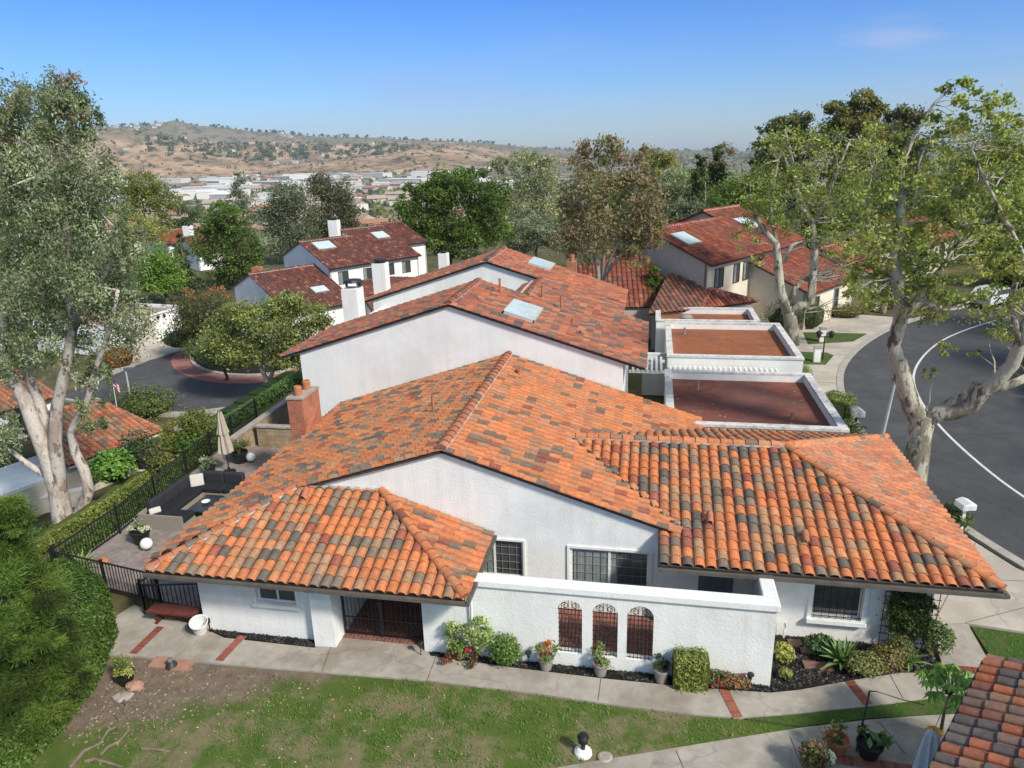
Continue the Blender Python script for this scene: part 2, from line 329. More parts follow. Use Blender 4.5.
def tiles(mb, pts, pal, pitch=.29, expo=.34, seg=6, h=.085, deck=.10, lift=.0, frame=None):
    """barrel tiles over a planar convex slope; pts[0]->pts[1] is the eave, anticlockwise from above"""
    P = [Vector(p) for p in pts]; fr = [Vector(p) for p in frame] if frame else P
    u = (fr[1]-fr[0]).normalized(); O = fr[0]
    w = P[2]-O; w = (w-u*w.dot(u)).normalized(); n = u.cross(w)
    ab = [((p-O).dot(u), (p-O).dot(w)) for p in P]
    hp = []
    for i in range(len(ab)):
        (x0, y0), (x1, y1) = ab[i], ab[(i+1) % len(ab)]
        L = math.hypot(x1-x0, y1-y0)
        if L < 1e-6: continue
        nx, ny = -(y1-y0)/L, (x1-x0)/L
        hp.append((nx, ny, nx*x0+ny*y0-(.06 if i == 0 and not frame else 0)))
    if deck:
        base = [p-n*.02 for p in P]; low = [p-n*(.02+deck) for p in P]; k = len(P)
        mb.f(base, 1); mb.f(low[::-1], 2)
        for i in range(k): mb.f([base[i], low[i], low[(i+1) % k], base[(i+1) % k]], 1)
    amin, amax = min(a for a, _ in ab), max(a for a, _ in ab); bmax = max(b for _, b in ab); jm = 0
    if frame: amin = math.floor(amin/pitch)*pitch; amax = amin+math.ceil((amax-amin)/pitch)*pitch; jm = int(min(b for _, b in ab)/expo)
    nc = max(1, round((amax-amin)/pitch)); pt = (amax-amin)/nc; nrw = int(bmax/expo)+1
    prof = []
    for k in range(seg+1):
        t = math.pi*k/seg; prof.append((.5-.40*math.cos(t), h*math.sin(t)**.8 if 0 < k < seg else .0))
    prof = [(0, .0)]+prof+[(1.0, .0)]
    for i in range(nc):
        for j in range(jm, nrw):
            c = pick(pal); b0 = j*expo-.05+rnd.uniform(-.012, .012); b1 = b0+expo+.03; a0 = amin+i*pt+rnd.uniform(-.006, .006)
            dz = .028+rnd.uniform(-.004, .006)
            lo = [(a0+x*pt, b0, z+dz) for x, z in prof]; hi = [(a0+(.5+(x-.5)*.93)*pt, b1, z*.9) for x, z in prof]
            if not any(all(nx*x+ny*y-d > -.25 for nx, ny, d in hp) for x, y, _ in (lo[0], lo[-1], hi[0], hi[-1], lo[len(lo)//2])): continue
            inside = all(nx*x+ny*y-d >= 0 for nx, ny, d in hp for x, y, _ in (lo[0], lo[-1], hi[0], hi[-1]))
            fs = []
            for k in range(len(prof)-1): fs.append([lo[k], lo[k+1], hi[k+1], hi[k]])
            for k in range(1, len(prof)-2): fs.append([(lo[k][0], lo[k][1]+.004, max(-.015, lo[k][2]-.035)), (lo[k+1][0], lo[k+1][1]+.004, max(-.015, lo[k+1][2]-.035)), lo[k+1], lo[k]])
            for q in fs:
                if not inside: q = clip(q, hp)
                if len(q) >= 3: mb.f([O+u*x+w*y+n*(z+lift) for x, y, z in q], 0, c)
def caps(mb, a, b, pal, r=.13, ln=.36, drop=0, seg=7, mortar=True):
    a, b = Vector(a), Vector(b); L = (b-a).length; n = max(1, round(L/ln)); t = (b-a)/n; d = t.normalized()
    x = d.cross(Vector((0, 0, 1))).normalized(); up = x.cross(d)
    for i in range(n):
        p, q = a+t*i-d*.03, a+t*(i+1)+d*.03; c = pick(pal); r0, r1 = r*1.08, r*.92; z0 = .025
        A = [p+x*r0*math.cos(math.pi*k/seg)+up*(r0*math.sin(math.pi*k/seg)*.85+z0-.03) for k in range(seg+1)]
        B = [q+x*r1*math.cos(math.pi*k/seg)+up*(r1*math.sin(math.pi*k/seg)*.85-.03) for k in range(seg+1)]
        for k in range(seg): mb.f([A[k], A[k+1], B[k+1], B[k]], 0, c)
        mb.f(A, 0, tuple(v*.5 for v in c))
    if mortar: mb.bar(a-up*.035, b-up*.035, r*2.2, .06, up, 3)
TILEM = [M['tile'], M['fascia'], M['soffit'], M['mortar']]
TILEF = [M['tile_far'], M['fascia'], M['soffit'], M['mortar']]
# ---------------------------------------------------------------- walls with openings
def wall(mb, O, U, Nn, wd, ht, holes=(), th=.2, m=0):
    """rectangular wall, O bottom left (seen from outside), U along, Nn outward; holes (u0,u1,z0,z1)"""
    O, U, Nn = Vector(O), Vector(U), Vector(Nn); Z = Vector((0, 0, 1)); B = -Nn*th
    us = sorted({0, wd, *[h[0] for h in holes], *[h[1] for h in holes]}); zs = sorted({0, ht, *[h[2] for h in holes], *[h[3] for h in holes]})
    P = lambda a, z: O+U*a+Z*z
    for i in range(len(us)-1):
        for j in range(len(zs)-1):
            cu, cz = (us[i]+us[i+1])/2, (zs[j]+zs[j+1])/2
            if any(h[0] < cu < h[1] and h[2] < cz < h[3] for h in holes): continue
            q = [P(us[i], zs[j]), P(us[i+1], zs[j]), P(us[i+1], zs[j+1]), P(us[i], zs[j+1])]
            mb.f(q, m); mb.f([p+B for p in q[::-1]], m)
    for (a, b, c, d) in list(holes):
        q = [P(a, c), P(b, c), P(b, d), P(a, d)]
        for k in range(4): mb.f([q[k], q[(k+1) % 4], q[(k+1) % 4]+B, q[k]+B], m)
    q = [P(0, 0), P(wd, 0), P(wd, ht), P(0, ht)]
    for k in range(4): mb.f([q[k], q[k]+B, q[(k+1) % 4]+B, q[(k+1) % 4]], m)
def window(parent, O, U, Nn, wd, ht, split=1, munt=(0, 0), frame=.05, curtain=False, depth=.07, fm='white', sill=0, surround=0):
    """window in an opening: frame with sash bars, one glass pane mesh, optional sill"""
    O, U, Nn = Vector(O), Vector(U), Vector(Nn); Z = Vector((0, 0, 1)); mb = MB(); c0 = O-Nn*depth
    fr = link_window(parent, mb, c0, U, Nn, wd, ht, split, munt, frame, fm)
    g = MB(); ctr = c0+U*wd/2+Z*ht/2-Nn*.012; g.obox(ctr, U, Nn, Z, (wd/2-.01, .004, ht/2-.01))
    g.build('pane', M['glass'], fr)
    if curtain:
        k = MB(); n = 26
        for i in range(n):
            a0, a1 = wd*curtain[0]+wd*(curtain[1]-curtain[0])*i/n, wd*curtain[0]+wd*(curtain[1]-curtain[0])*(i+1)/n; off = .006*(i % 2)
            b0, b1 = c0-Nn*(-.002+off)+U*a0, c0-Nn*(-.002+.006-off)+U*a1
            k.f([b0+Z*.03, b1+Z*.03, b1+Z*(ht-.03), b0+Z*(ht-.03)])
        k.build('curtain', M['curtain'], fr)
    if sill:
        s = MB(); s.obox(O+U*wd/2-Z*.06+Nn*(sill/2), U, Nn, Z, (wd/2+.12, sill/2+.01, .055)); s.build('sill', M['stucco'], fr)
    if surround:
        s = MB()
        for (a0, a1, z0, z1) in ((-surround, 0, 0, ht), (wd, wd+surround, 0, ht), (-surround, wd+surround, ht, ht+surround), (-surround, wd+surround, -surround, 0)):
            s.obox(O+U*(a0+a1)/2+Z*(z0+z1)/2+Nn*.02, U, Nn, Z, ((a1-a0)/2, .024, (z1-z0)/2))
        s.build('surround', M['stucco'], fr)
    return fr
def link_window(parent, mb, c0, U, Nn, wd, ht, split, munt, frame, fm):
    Z = Vector((0, 0, 1))
    bar = lambda a0, a1, z0, z1, t=.03: mb.obox(c0+U*(a0+a1)/2+Z*(z0+z1)/2+Nn*.012, U, Nn, Z, ((a1-a0)/2, t/2, (z1-z0)/2), 0 if t > .025 else 1)
    bar(0, wd, 0, frame); bar(0, wd, ht-frame, ht); bar(0, frame, frame, ht-frame); bar(wd-frame, wd, frame, ht-frame)
    for i in range(1, split+1): bar(wd*i/(split+1)-frame*.5, wd*i/(split+1)+frame*.5, frame, ht-frame)
    for i in range(1, munt[0]): bar(wd*i/munt[0]-.003, wd*i/munt[0]+.003, frame, ht-frame, .022)
    for i in range(1, munt[1]): bar(frame, wd-frame, ht*i/munt[1]-.003, ht*i/munt[1]+.003, .020)
    return mb.build('window', [M[fm], M['muntin']], parent)
# ---------------------------------------------------------------- foliage
def quads_mesh(name, P, Uv, Wv, colors, parent, mat, fold=None):
    """one leaf-shaped quad per row: P centre, Uv half length, Wv half width"""
    n = len(P); org = np.array(ORG[parent]) if parent is not None else np.zeros(3)
    V = np.empty((n, 4, 3)); V[:, 0] = P-Uv; V[:, 1] = P+Wv-Uv*.1; V[:, 2] = P+Uv; V[:, 3] = P-Wv-Uv*.1
    V = (V-org).reshape(-1, 3)
    me = bpy.data.meshes.new(name); me.vertices.add(4*n); me.vertices.foreach_set('co', V.ravel().astype(np.float32))
    me.loops.add(4*n); me.loops.foreach_set('vertex_index', np.arange(4*n, dtype=np.int32))
    me.polygons.add(n); me.polygons.foreach_set('loop_start', np.arange(0, 4*n, 4, dtype=np.int32)); me.polygons.foreach_set('loop_total', np.full(n, 4, dtype=np.int32))
    me.update(calc_edges=True); me.materials.append(mat)
    a = me.attributes.new('col', 'FLOAT_COLOR', 'FACE'); c = np.ones((n, 4), dtype=np.float32); c[:, :3] = colors; a.data.foreach_set('color', c.ravel())
    return link(name, me, parent)
def unitv(v): return v/np.maximum(np.linalg.norm(v, axis=1, keepdims=True), 1e-9)
def blob_leaves(blobs, leaf, cols, up=.3, clump=.34, asp=.45, nc=None, droop=0, needle=False, shell=.55, var=.2, nmul=1.0, dens=70):
    Ps, Us, Ws, Cs, CC = [], [], [], [], []
    cols = np.array(cols)
    for b in blobs:
        c, r, n = np.array(b[0], float), np.array(b[1], float), int(b[2]*nmul)
        k = int(b[3]) if len(b) > 3 else (nc or max(5, int(n/dens)))
        d = unitv(nr.normal(size=(k, 3))); rad = nr.uniform(0, 1, (k, 1))**(shell*.6)
        cc = d*rad; CC += [c+q*r*.9 for q in cc]
        which = nr.integers(0, k, n); cs = clump*r.min()*nr.uniform(.6, 1.35, (k, 1))
        off = nr.normal(size=(n, 3))*cs[which]*np.array([1, 1, .72])*.75
        p = c+cc[which]*r*.9+off; p[:, 2] -= droop*np.abs(nr.normal(size=n))*r[2]*.3
        if needle:
            u = unitv(off+nr.normal(size=(n, 3))*cs[which]*.45); w = unitv(np.cross(u, nr.normal(size=(n, 3))))
        else:
            nrm = unitv(nr.normal(size=(n, 3))+np.array([0, 0, up])+cc[which]*.35); u = unitv(np.cross(nrm, nr.normal(size=(n, 3)))); w = np.cross(nrm, u)
            if droop: u = unitv(u+np.array([0, 0, -droop])); w = unitv(np.cross(u, nr.normal(size=(n, 3))))
        s = leaf*nr.uniform(.6, 1.3, (n, 1)); Ps.append(p); Us.append(u*s*.5); Ws.append(w*s*.5*asp)
        base = cols[nr.integers(0, len(cols), k)]*nr.uniform(1-var, 1+var, (k, 1)); mixv = nr.uniform(0, .5, (n, 1))
        Cs.append((base[which]*(1-mixv)+cols[nr.integers(0, len(cols), n)]*mixv)*nr.uniform(.75, 1.25, (n, 1)))
    return np.vstack(Ps), np.vstack(Us), np.vstack(Ws), np.clip(np.vstack(Cs), .005, .9), CC
def leaves(name, blobs, leaf, cols, parent, mat, **kw):
    P, U, W_, C, _ = blob_leaves(blobs, leaf, cols, **kw); return quads_mesh(name, P, U, W_, C, parent, mat)
def bez(a, b, sag, n=6, wob=.06):
    a, b = Vector(a), Vector(b); L = (b-a).length; out = []
    for i in range(n+1):
        t = i/n; p = a.lerp(b, t); p.z += sag*L*math.sin(math.pi*t); 
        if 0 < i < n: p += Vector((rnd.gauss(0, 1), rnd.gauss(0, 1), rnd.gauss(0, 1)))*wob*L/n*1.6
        out.append(p)
    return out
GREEN = [(.055, .085, .022), (.075, .11, .03), (.04, .065, .018)]
def tree(name, label, base, blobs, leaf=.2, cols=GREEN, stems=None, trunk_r=.18, bark=(.20, .16, .12), limbs=14, group=None, mat='leaf', limb_r=.05, cat='tree', fork=.35, bmat='bark', **kw):
    base = Vector(base); t = thing(name, label, cat, tuple(base), group)
    P, U, W_, C, CC = blob_leaves(blobs, leaf, cols, **kw); quads_mesh('crown', P, U, W_, C, t, M[mat])
    m = MB(); m.col = bark; top = sum((Vector(b[0]) for b in blobs), Vector())/len(blobs); nodes = []
    if stems is None:
        h = max(b[0][2]+b[1][2]*.35 for b in blobs); cx = Vector((top.x, top.y, h)); pts = bez(base-Vector((0, 0, .3)), cx, 0, 7, .10); pts[0] = base-Vector((0, 0, .3)); stems = [(pts, [trunk_r*(1.15-.95*i/7) for i in range(8)])]
    for pts, rad in stems:
        pts = [Vector(p) for p in pts]; m.tube(pts, rad, 12); n = len(pts)
        for i in range(n):
            if i >= n*fork: nodes.append((pts[i], rad[i] if hasattr(rad, '__len__') else rad))
    rnd.shuffle(CC)
    for q in CC[:limbs]:
        q = Vector(q); low = [nd for nd in nodes if nd[0].z < q.z+.5] or nodes
        a, r0 = min(low, key=lambda nd: (nd[0]-q).length+rnd.uniform(0, .8)); r1 = min(limb_r, r0*.7)
        m.tube(bez(a, q, -.06 if q.z > a.z else .08, 5, .09), [r1*(1-.8*i/5) for i in range(6)], 5)
    m.build('trunk', M[bmat], t, smooth=True)
    return t
def blob(x, y, Y, rx, ry, n, deep=None, nc=None):
    p = atY(x, y, Y); s = pxsize(p); r = (rx*s, (deep or (rx+ry)/2)*s, ry*s)
    return (tuple(p), r, n) if nc is None else (tuple(p), r, n, nc)
def PY(Y, *pts): return [atY(x, y, Y) for x, y in pts]
def hedge(name, label, pts_box, h, wd, cols, n, leaf=.06, cat='hedge', z=lambda x, y: 0, group=None, top_r=.3):
    """clipped hedge along a polyline: leafy shell over a dark twiggy core"""
    t = thing(name, label, cat, (*pts_box[0], z(*pts_box[0])), group); P_, N_ = [], []
    segs = list(zip(pts_box, pts_box[1:])); tot = sum(math.dist(a, b) for a, b in segs)
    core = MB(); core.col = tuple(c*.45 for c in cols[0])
    for a, b in segs:
        L = math.dist(a, b); k = int(n*L/tot); d = np.array([(b[0]-a[0])/L, (b[1]-a[1])/L]); nn = np.array([-d[1], d[0]])
        s = nr.uniform(-.04, 1.04, k); ang = nr.uniform(0, 1, k)
        per = 2*h+wd; q = ang*per; side = np.where(q < h, -1.0, np.where(q < h+wd, (q-h)/wd*2-1, 1.0)); zz = np.where(q < h, q, np.where(q < h+wd, h, per-q))
        # round the shoulders
        rr = min(top_r, h*.5, wd*.45); e = np.clip((zz-(h-rr))/rr, 0, 1); side = side*(1-(rr/(wd/2))*(1-np.sqrt(np.clip(1-e*e, 0, 1)))*(np.abs(side) > .98)); 
        zz = np.where(np.abs(side) < .98, zz-rr*.5*np.clip((np.abs(side)*wd/2-(wd/2-rr))/rr, 0, 1)**2, zz)
        px_ = a[0]+d[0]*s*L+nn[0]*side*wd/2; py_ = a[1]+d[1]*s*L+nn[1]*side*wd/2
        wav = .05*np.sin(px_*2.3+py_)+.04*np.sin(py_*3.1-px_)
        zb_ = np.array([z(x, y) for x, y in zip(px_, py_)])
        P_.append(np.stack([px_, py_, zb_+zz*(1+wav*.6)], 1)+nr.normal(size=(k, 3))*.035); N_.append(np.stack([nn[0]*side, nn[1]*side, np.where(zz > h*.85, 1.2, .25)], 1))
        A_, B_ = Vector((*a, 0)), Vector((*b, 0)); u = (B_-A_).normalized(); v = Vector((-u.y, u.x, 0)); K = max(1, int(L/1.2))
        for i in range(K):
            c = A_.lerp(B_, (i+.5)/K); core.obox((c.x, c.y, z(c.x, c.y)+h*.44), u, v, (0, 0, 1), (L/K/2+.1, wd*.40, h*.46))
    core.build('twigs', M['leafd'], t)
    P_ = np.vstack(P_); N_ = unitv(np.vstack(N_)+nr.normal(size=P_.shape)*.55); u = unitv(np.cross(N_, nr.normal(size=P_.shape))); w = np.cross(N_, u); n_ = len(P_); s = leaf*nr.uniform(.6, 1.3, (n_, 1)); cols = np.array(cols)
    C = cols[nr.integers(0, len(cols), n_)]*nr.uniform(.75, 1.25, (n_, 1))*(1+.18*np.sin(P_[:, :1]*1.9)*np.cos(P_[:, 1:2]*1.3+P_[:, 2:3]*2))
    quads_mesh('foliage', P_, u*s*.5, w*s*.32, C, t, M['leafd']); return t
def bush(name, label, c, r, n, leaf, cols, cat='bush', group=None, core=True, **kw):
    t = thing(name, label, cat, tuple(c), group); cc = (c[0], c[1], c[2]+r[2]*.85)
    if core:
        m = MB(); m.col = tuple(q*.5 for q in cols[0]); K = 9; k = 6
        for i in range(k+1):
            a = math.pi*i/k
            for j in range(K): b = 2*math.pi*j/K; q = rnd.uniform(.62, .8); m.V.append((cc[0]+r[0]*q*math.sin(a)*math.cos(b), cc[1]+r[1]*q*math.sin(a)*math.sin(b), cc[2]-r[2]*.9*math.cos(a)*q-(.1*r[2])))
        for i in range(k):
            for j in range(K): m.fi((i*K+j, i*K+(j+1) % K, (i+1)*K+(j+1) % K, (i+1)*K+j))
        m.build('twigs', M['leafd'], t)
    d = unitv(nr.normal(size=(n, 3))); d[:, 2] = np.abs(d[:, 2])*1.0-.35*(nr.uniform(0, 1, n) < .4); lump = 1+.12*np.sin(d[:, :1]*5+c[0])*np.cos(d[:, 1:2]*6+c[1])
    P = np.array(cc)+d*np.array(r)*lump*nr.uniform(.8, 1.05, (n, 1)); P[:, 2] = np.maximum(P[:, 2], c[2]+.02)
    N_ = unitv(d+nr.normal(size=(n, 3))*.6+np.array([0, 0, .3])); u = unitv(np.cross(N_, nr.normal(size=(n, 3)))); w = np.cross(N_, u); s = leaf*nr.uniform(.6, 1.3, (n, 1)); cl = np.array(cols)
    C = cl[nr.integers(0, len(cl), n)]*nr.uniform(.75, 1.25, (n, 1)); quads_mesh('foliage', P, u*s*.5, w*s*.3, C, t, M['leafd']); return t
def rosette(name, label, c, n, L, wd, cols, cat='succulent', lean=.5):
    t = thing(name, label, cat, tuple(c)); m = MB()
    for i in range(n):
        a = i*2.4; f = (i+1)/n; el = 1.35-f*1.15+rnd.uniform(-.08, .08); d = Vector((math.cos(a)*math.cos(el), math.sin(a)*math.cos(el), math.sin(el))); x = d.cross(Vector((0, 0, 1))).normalized(); l = L*(.65+.35*f)*rnd.uniform(.9, 1.1); b0 = Vector(c)+Vector((0, 0, .12)); cc = rnd.choice(cols); k = rnd.uniform(.85, 1.15); cc = tuple(q*k for q in cc)
        mid = b0+d*l*.5+Vector((0, 0, .02)); tip = b0+d*l-Vector((0, 0, l*.15*f)); up = x.cross(d)*.02
        m.f([b0-x*wd*.3, b0+x*wd*.3, mid+x*wd*.5, mid-up*2, mid-x*wd*.5], None, cc); m.f([mid-x*wd*.5, mid-up*2, mid+x*wd*.5, tip], None, cc)
    m.build('leaf_rosette', M['leafd'], t); m = MB(); m.lathe(c, [(.07, 0), (.06, .14), (0, .16)], 8, None, (.2, .17, .1)); m.build('stem', M['bark'], t); return t
# ---------------------------------------------------------------- terrain
def gz(x, y):
    s1 = sst(-18.9, -27.5, x)
    s2 = sst(47, 64, y)*sst(3, -12, x)
    z = -4.15*max(s1, s2)
    r = math.hypot(x, y)
    z -= 40*sst(120, 430, r)
    return z-.06
def sheet(name, xs, ys, fz, mat, kind='structure', parent=None):
    mb = MB(); nx, ny = len(xs), len(ys)
    for y in ys:
        for x in xs: mb.V.append((x, y, fz(x, y)))
    for j in range(ny-1):
        for i in range(nx-1): mb.fi((j*nx+i, j*nx+i+1, (j+1)*nx+i+1, (j+1)*nx+i))
    return tag(mb.build(name, mat, parent, smooth=True), kind=kind)
def spaced(lo, hi, n, c=0, k=5.2):
    s = [math.sinh(k*(2*i/(n-1)-1)) for i in range(n)]; m = max(s)
    return [c+(hi-c)*v/m if v > 0 else c+(c-lo)*v/m for v in s]
sheet('ground', spaced(-5000, 5000, 230, -4, 6.6), spaced(-3500, 6500, 230, 30, 6.6), gz, M['earth'])
def slab(name, pts, z1, z0, mat, parent=None):
    mb = MB(); mb.prism([(p[0], p[1]) for p in pts], z0, z1); return tag(mb.build(name, mat, parent), kind='structure')
# lawn in front of the house
sheet('lawn', [-15.5+i*.5 for i in range(52)], [4+i*.5 for i in range(24)], lambda x, y: .012*math.sin(x*1.3)*math.cos(y*1.7)-.012-.12*sst(-13, -16, x)*sst(15, 12, y), M['lawn'])
PU = [(-14.75, 15.85), (-11.9, 15.1), (-11.2, 14.85), (-8.55, 14.83), (-8.2, 14.95), (-8.0, 15.5), (-5.5, 15.5), (-5.37, 15.0), (-3.16, 14.88), (-.93, 14.83), (1.01, 14.85), (3.11, 14.95), (3.82, 15.16), (5.07, 15.68), (6.34, 16.15), (7.25, 16.3)]
PL = [(-14.0, 13.75), (-10.85, 13.86), (-8.0, 13.97), (-5.1, 14.1), (-2.56, 14.07), (-.4, 13.98), (1.2, 13.96), (2.32, 14.02), (3.68, 14.38), (5.08, 14.79), (6.75, 15.35), (8.02, 15.85)]
slab('path', PL+[(8.48, 16.52)]+[(7.5, 16.45)]+PU[::-1]+[(-15.0, 14.9)], .035, -.08, M['concrete'])
slab('path', [(7.42, 16.52), (8.5, 16.52), (8.62, 17.0), (8.7, 18.45), (7.75, 18.25)], .037, -.08, M['concrete'])
slab('path', [(-3, 11.2), (-1.57, 11.99), (1.38, 13.1), (3.61, 13.92), (5.2, 14.42), (6.6, 14.78), (9, 15.3), (9, 11), (-3, 9.5)], .033, -.08, M['concrete'])
slab('driveway', [(7.3, 18.2), (8.65, 18.5), (10.2, 18.3), (13.5, 17.5), (12.2, 20.4), (11.2, 21.6), (10.55, 23.2), (9.4, 26), (7.3, 26)], .031, -.2, M['drive'])
slab('grass_verge', [(8.75, 16.9), (8.75, 18.4), (10.1, 18.22), (14, 17.3), (14, 14), (9.2, 15.6)], .02, -.1, M['grassy'])
slab('grass_verge', [(2.42, 14.02), (3.68, 14.36), (5.08, 14.77), (6.75, 15.33), (8.02, 15.83), (9.2, 16.2), (9.1, 15.35), (6.6, 14.82), (5.2, 14.47), (3.6, 13.97)], .025, -.05, M['grassy'])
def strip(name, a, b, wd, z, mat, n=None):            # a soldier course of bricks set across a path
    a, b = Vector((*a, z)), Vector((*b, z)); mb = MB(); t = b-a; L = t.length; t.normalize(); x = Vector((-t.y, t.x, 0)); n = n or max(2, round(L/.125))
    mb.col = (.30, .26, .22); mb.obox((a+b)/2-Vector((0, 0, .02)), t, x, (0, 0, 1), (L/2, wd/2+.01, .02))
    for i in range(n):
        c = rnd.choice([(.26, .075, .05), (.22, .06, .045), (.30, .10, .065)])
        mb.obox(a+t*(L*(i+.5)/n), t, x, (0, 0, 1), (L/n*.42, wd/2, .012+rnd.uniform(-.002, .002)), None, c)
    return tag(mb.build(name, M['any']), kind='structure')
strip('brick_band', at(161, 628).xy, at(133, 655).xy, .22, .04, 0)
strip('brick_band', at(243, 637).xy, at(219, 662).xy, .22, .04, 0)
strip('brick_band', at(723, 690).xy, at(738, 719).xy, .22, .04, 0)
strip('brick_band', at(849, 682).xy, at(868, 706).xy, .22, .04, 0)
strip('brick_band', (7.5, 16.5), (8.45, 16.5), .24, .042, 0)
strip('brick_band', (3.9, 13.13), (6.2, 13.05), .26, .04, 0)
def jmat():
    return plain('joint', (.12, .10, .085), .95)
M['joint'] = jmat()
def joint(a, b, z, w=.018): 
    mb = MB(); mb.bar((*a, z), (*b, z), w, .004); tag(mb.build('path_joint', M['joint']), kind='structure')
for a, b in (((332, 645), (322, 672)), ((436, 658), (427, 682)), ((601, 679), (598, 702)), ((676, 752), (686, 775)), ((790, 738), (802, 768)), ((890, 676), (903, 700)), ((878, 722), (905, 755))):
    joint(at(*a).xy, at(*b).xy, .038)
joint((7.75, 18.25), (10.6, 23), .034); joint((8.65, 18.5), (12.1, 20.3), .034); joint((7.4, 20.6), (11.5, 20.9), .034)
# beds of black mulch
def bed(pts, z=.05):
    mb = MB(); n = len(pts)
    xs = [p[0] for p in pts]; ys = [p[1] for p in pts]
    mb.prism(pts, -.06, z-.02)
    def inside(x, y):
        k = False
        for i in range(n):
            (x0, y0), (x1, y1) = pts[i], pts[(i+1) % n]
            if (y0 > y) != (y1 > y) and x < (x1-x0)*(y-y0)/(y1-y0)+x0: k = not k
        return k
    area = (max(xs)-min(xs))*(max(ys)-min(ys))
    for _ in range(int(area*420)):
        x, y = rnd.uniform(min(xs), max(xs)), rnd.uniform(min(ys), max(ys))
        if not inside(x, y): continue
        u = Vector((rnd.gauss(0, 1), rnd.gauss(0, 1), rnd.gauss(0, .4))).normalized(); v = u.orthogonal().normalized(); g = rnd.uniform(.006, .03); 
        if rnd.random() < .01: g = .16
        mb.obox((x, y, z-.015), u, v, u.cross(v), (rnd.uniform(.02, .05), rnd.uniform(.01, .02), .008), 1, (g, g*.92, g*.86))
    return tag(mb.build('mulch', [M['mulch'], M['any']]), kind='stuff')
bed([(-11.85, 15.14), (-8.56, 15.14), (-8.56, 14.86), (-11.2, 14.9)])
bed([(-5.45, 15.14), (3.1, 15.19), (3.1, 14.97), (1.01, 14.88), (-.93, 14.86), (-3.16, 14.9), (-5.35, 15.03)], .055)
bed([(3.2, 17.2), (7.22, 17.2), (7.4, 16.6), (7.2, 16.32), (6.34, 16.17), (5.07, 15.7), (3.82, 15.18), (3.15, 15.0)], .06)
# patio terrace on the west side
slab('patio', [(-18.3, 16.75), (-12.0, 15.9), (-12.0, 33), (-19.4, 33), (-18.75, 25.5)], .035, -.4, M['patio'])
# ---------------------------------------------------------------- house A (front)
HL = 'nearest white stucco house with bright orange barrel tile roofs and arched courtyard front'
A = thing('main_house', HL, 'house', (-5, 20, 0))
ZR = 4.85; XR = -5.45; SA = .32
za = lambda x: ZR-SA*abs(x-XR)
w = MB()
W1 = (-4.95, -3.28, .95, 2.13); W2 = (-1.97, .21, .75, 2.06)
wall(w, (-11.95, 17.5, 0), (1, 0, 0), (0, -1, 0), 12.45, 2.3, [(W1[0]+11.95, W1[1]+11.95, W1[2], W1[3]), (W2[0]+11.95, W2[1]+11.95, W2[2], W2[3])])
w.extrude([(-11.95, 17.5, 2.3), (.5, 17.5, 2.3), (.5, 17.5, za(.5)-.1), (XR, 17.5, ZR-.1), (-11.95, 17.5, za(-11.95)-.1)], (0, .2, 0))
# front wing walls
wall(w, (-11.95, 15.15, 0), (1, 0, 0), (0, -1, 0), 3.4, 2.32, [(1.75, 2.9, 1.1, 1.7)])
w.box((-8.55, 14.93, 0), (-7.95, 15.7, 2.32)); w.box((-8.1, 15.7, 0), (-7.95, 17.5, 2.32))
w.box((-5.55, 15.15, 0), (-4.28, 15.35, 2.32)); w.box((-5.55, 15.35, 0), (-5.4, 17.5, 2.32)); w.box((-4.43, 15.35, 0), (-4.28, 15.6, 2.32))
w.box((-11.95, 15.35, 0), (-11.75, 26.9, 2.35)); w.box((-11.95, 26.7, 0), (1.9, 26.9, 2.5))
w.box((1.7, 25.8, 0), (1.9, 26.7, 2.3))
# right wing walls
wall(w, (.45, 17.25, 0), (1, 0, 0), (0, -1, 0), 6.8, 2.4, [(4.4-.45, 5.62-.45, .68, 1.75), (1.5-.45, 2.4-.45, .02, 2.05)])
w.box((7.05, 17.45, 0), (7.25, 25.2, 2.4)); w.box((.45, 25.0, 0), (7.05, 25.2, 2.4)); w.box((.45, 17.45, 0), (.65, 17.7, 2.4))
w.build('wall', M['stucco'], A)
b = MB(); b.box((-7.95, 15.35, -.05), (-5.55, 17.5, .05)); b.box((-4.28, 15.6, -.05), (2.95, 17.5, .05)); b.build('brick_floor', M['brickpave'], A)
# roofs: main left and right slopes
Y0, Y1 = 17.40, 27.06
XL, XRr = -12.75, 2.04
r = MB()
tiles(r, [(XL, Y1, za(XL)), (XL, Y0, za(XL)), (XR, Y0, ZR), (XR, Y1, ZR)], PAL_A, frame=[(XL, Y1, za(XL)), (XL, Y0, za(XL))])
tiles(r, [(XL, Y0, za(XL)), (XL, 14.3, za(XL)), (-9.9, Y0, za(-9.9))], PAL_A, frame=[(XL, Y1, za(XL)), (XL, Y0, za(XL))])
caps(r, (-9.8, Y0+.02, za(-9.8)+.03), (XR, Y0+.02, ZR+.03), PAL_A, .10, .34, mortar=False)
r.build('roof', TILEM, A)
r = MB()
tiles(r, [(XRr, 18.5, za(XRr)), (XRr, Y1, za(XRr)), (XR, Y1, ZR), (XR, Y0, ZR), (.92, Y0, za(.92))], PAL_S)
caps(r, (.95, Y0+.02, za(.95)+.02), (XR, Y0+.02, ZR+.03), PAL_S, .10, .34, mortar=False)
r.build('roof', TILEM, A)
r = MB(); caps(r, (XR, Y0-.05, ZR+.06), (XR, Y1, ZR+.06), PAL_H, .15, .36); r.build('ridge_cap', TILEM, A)
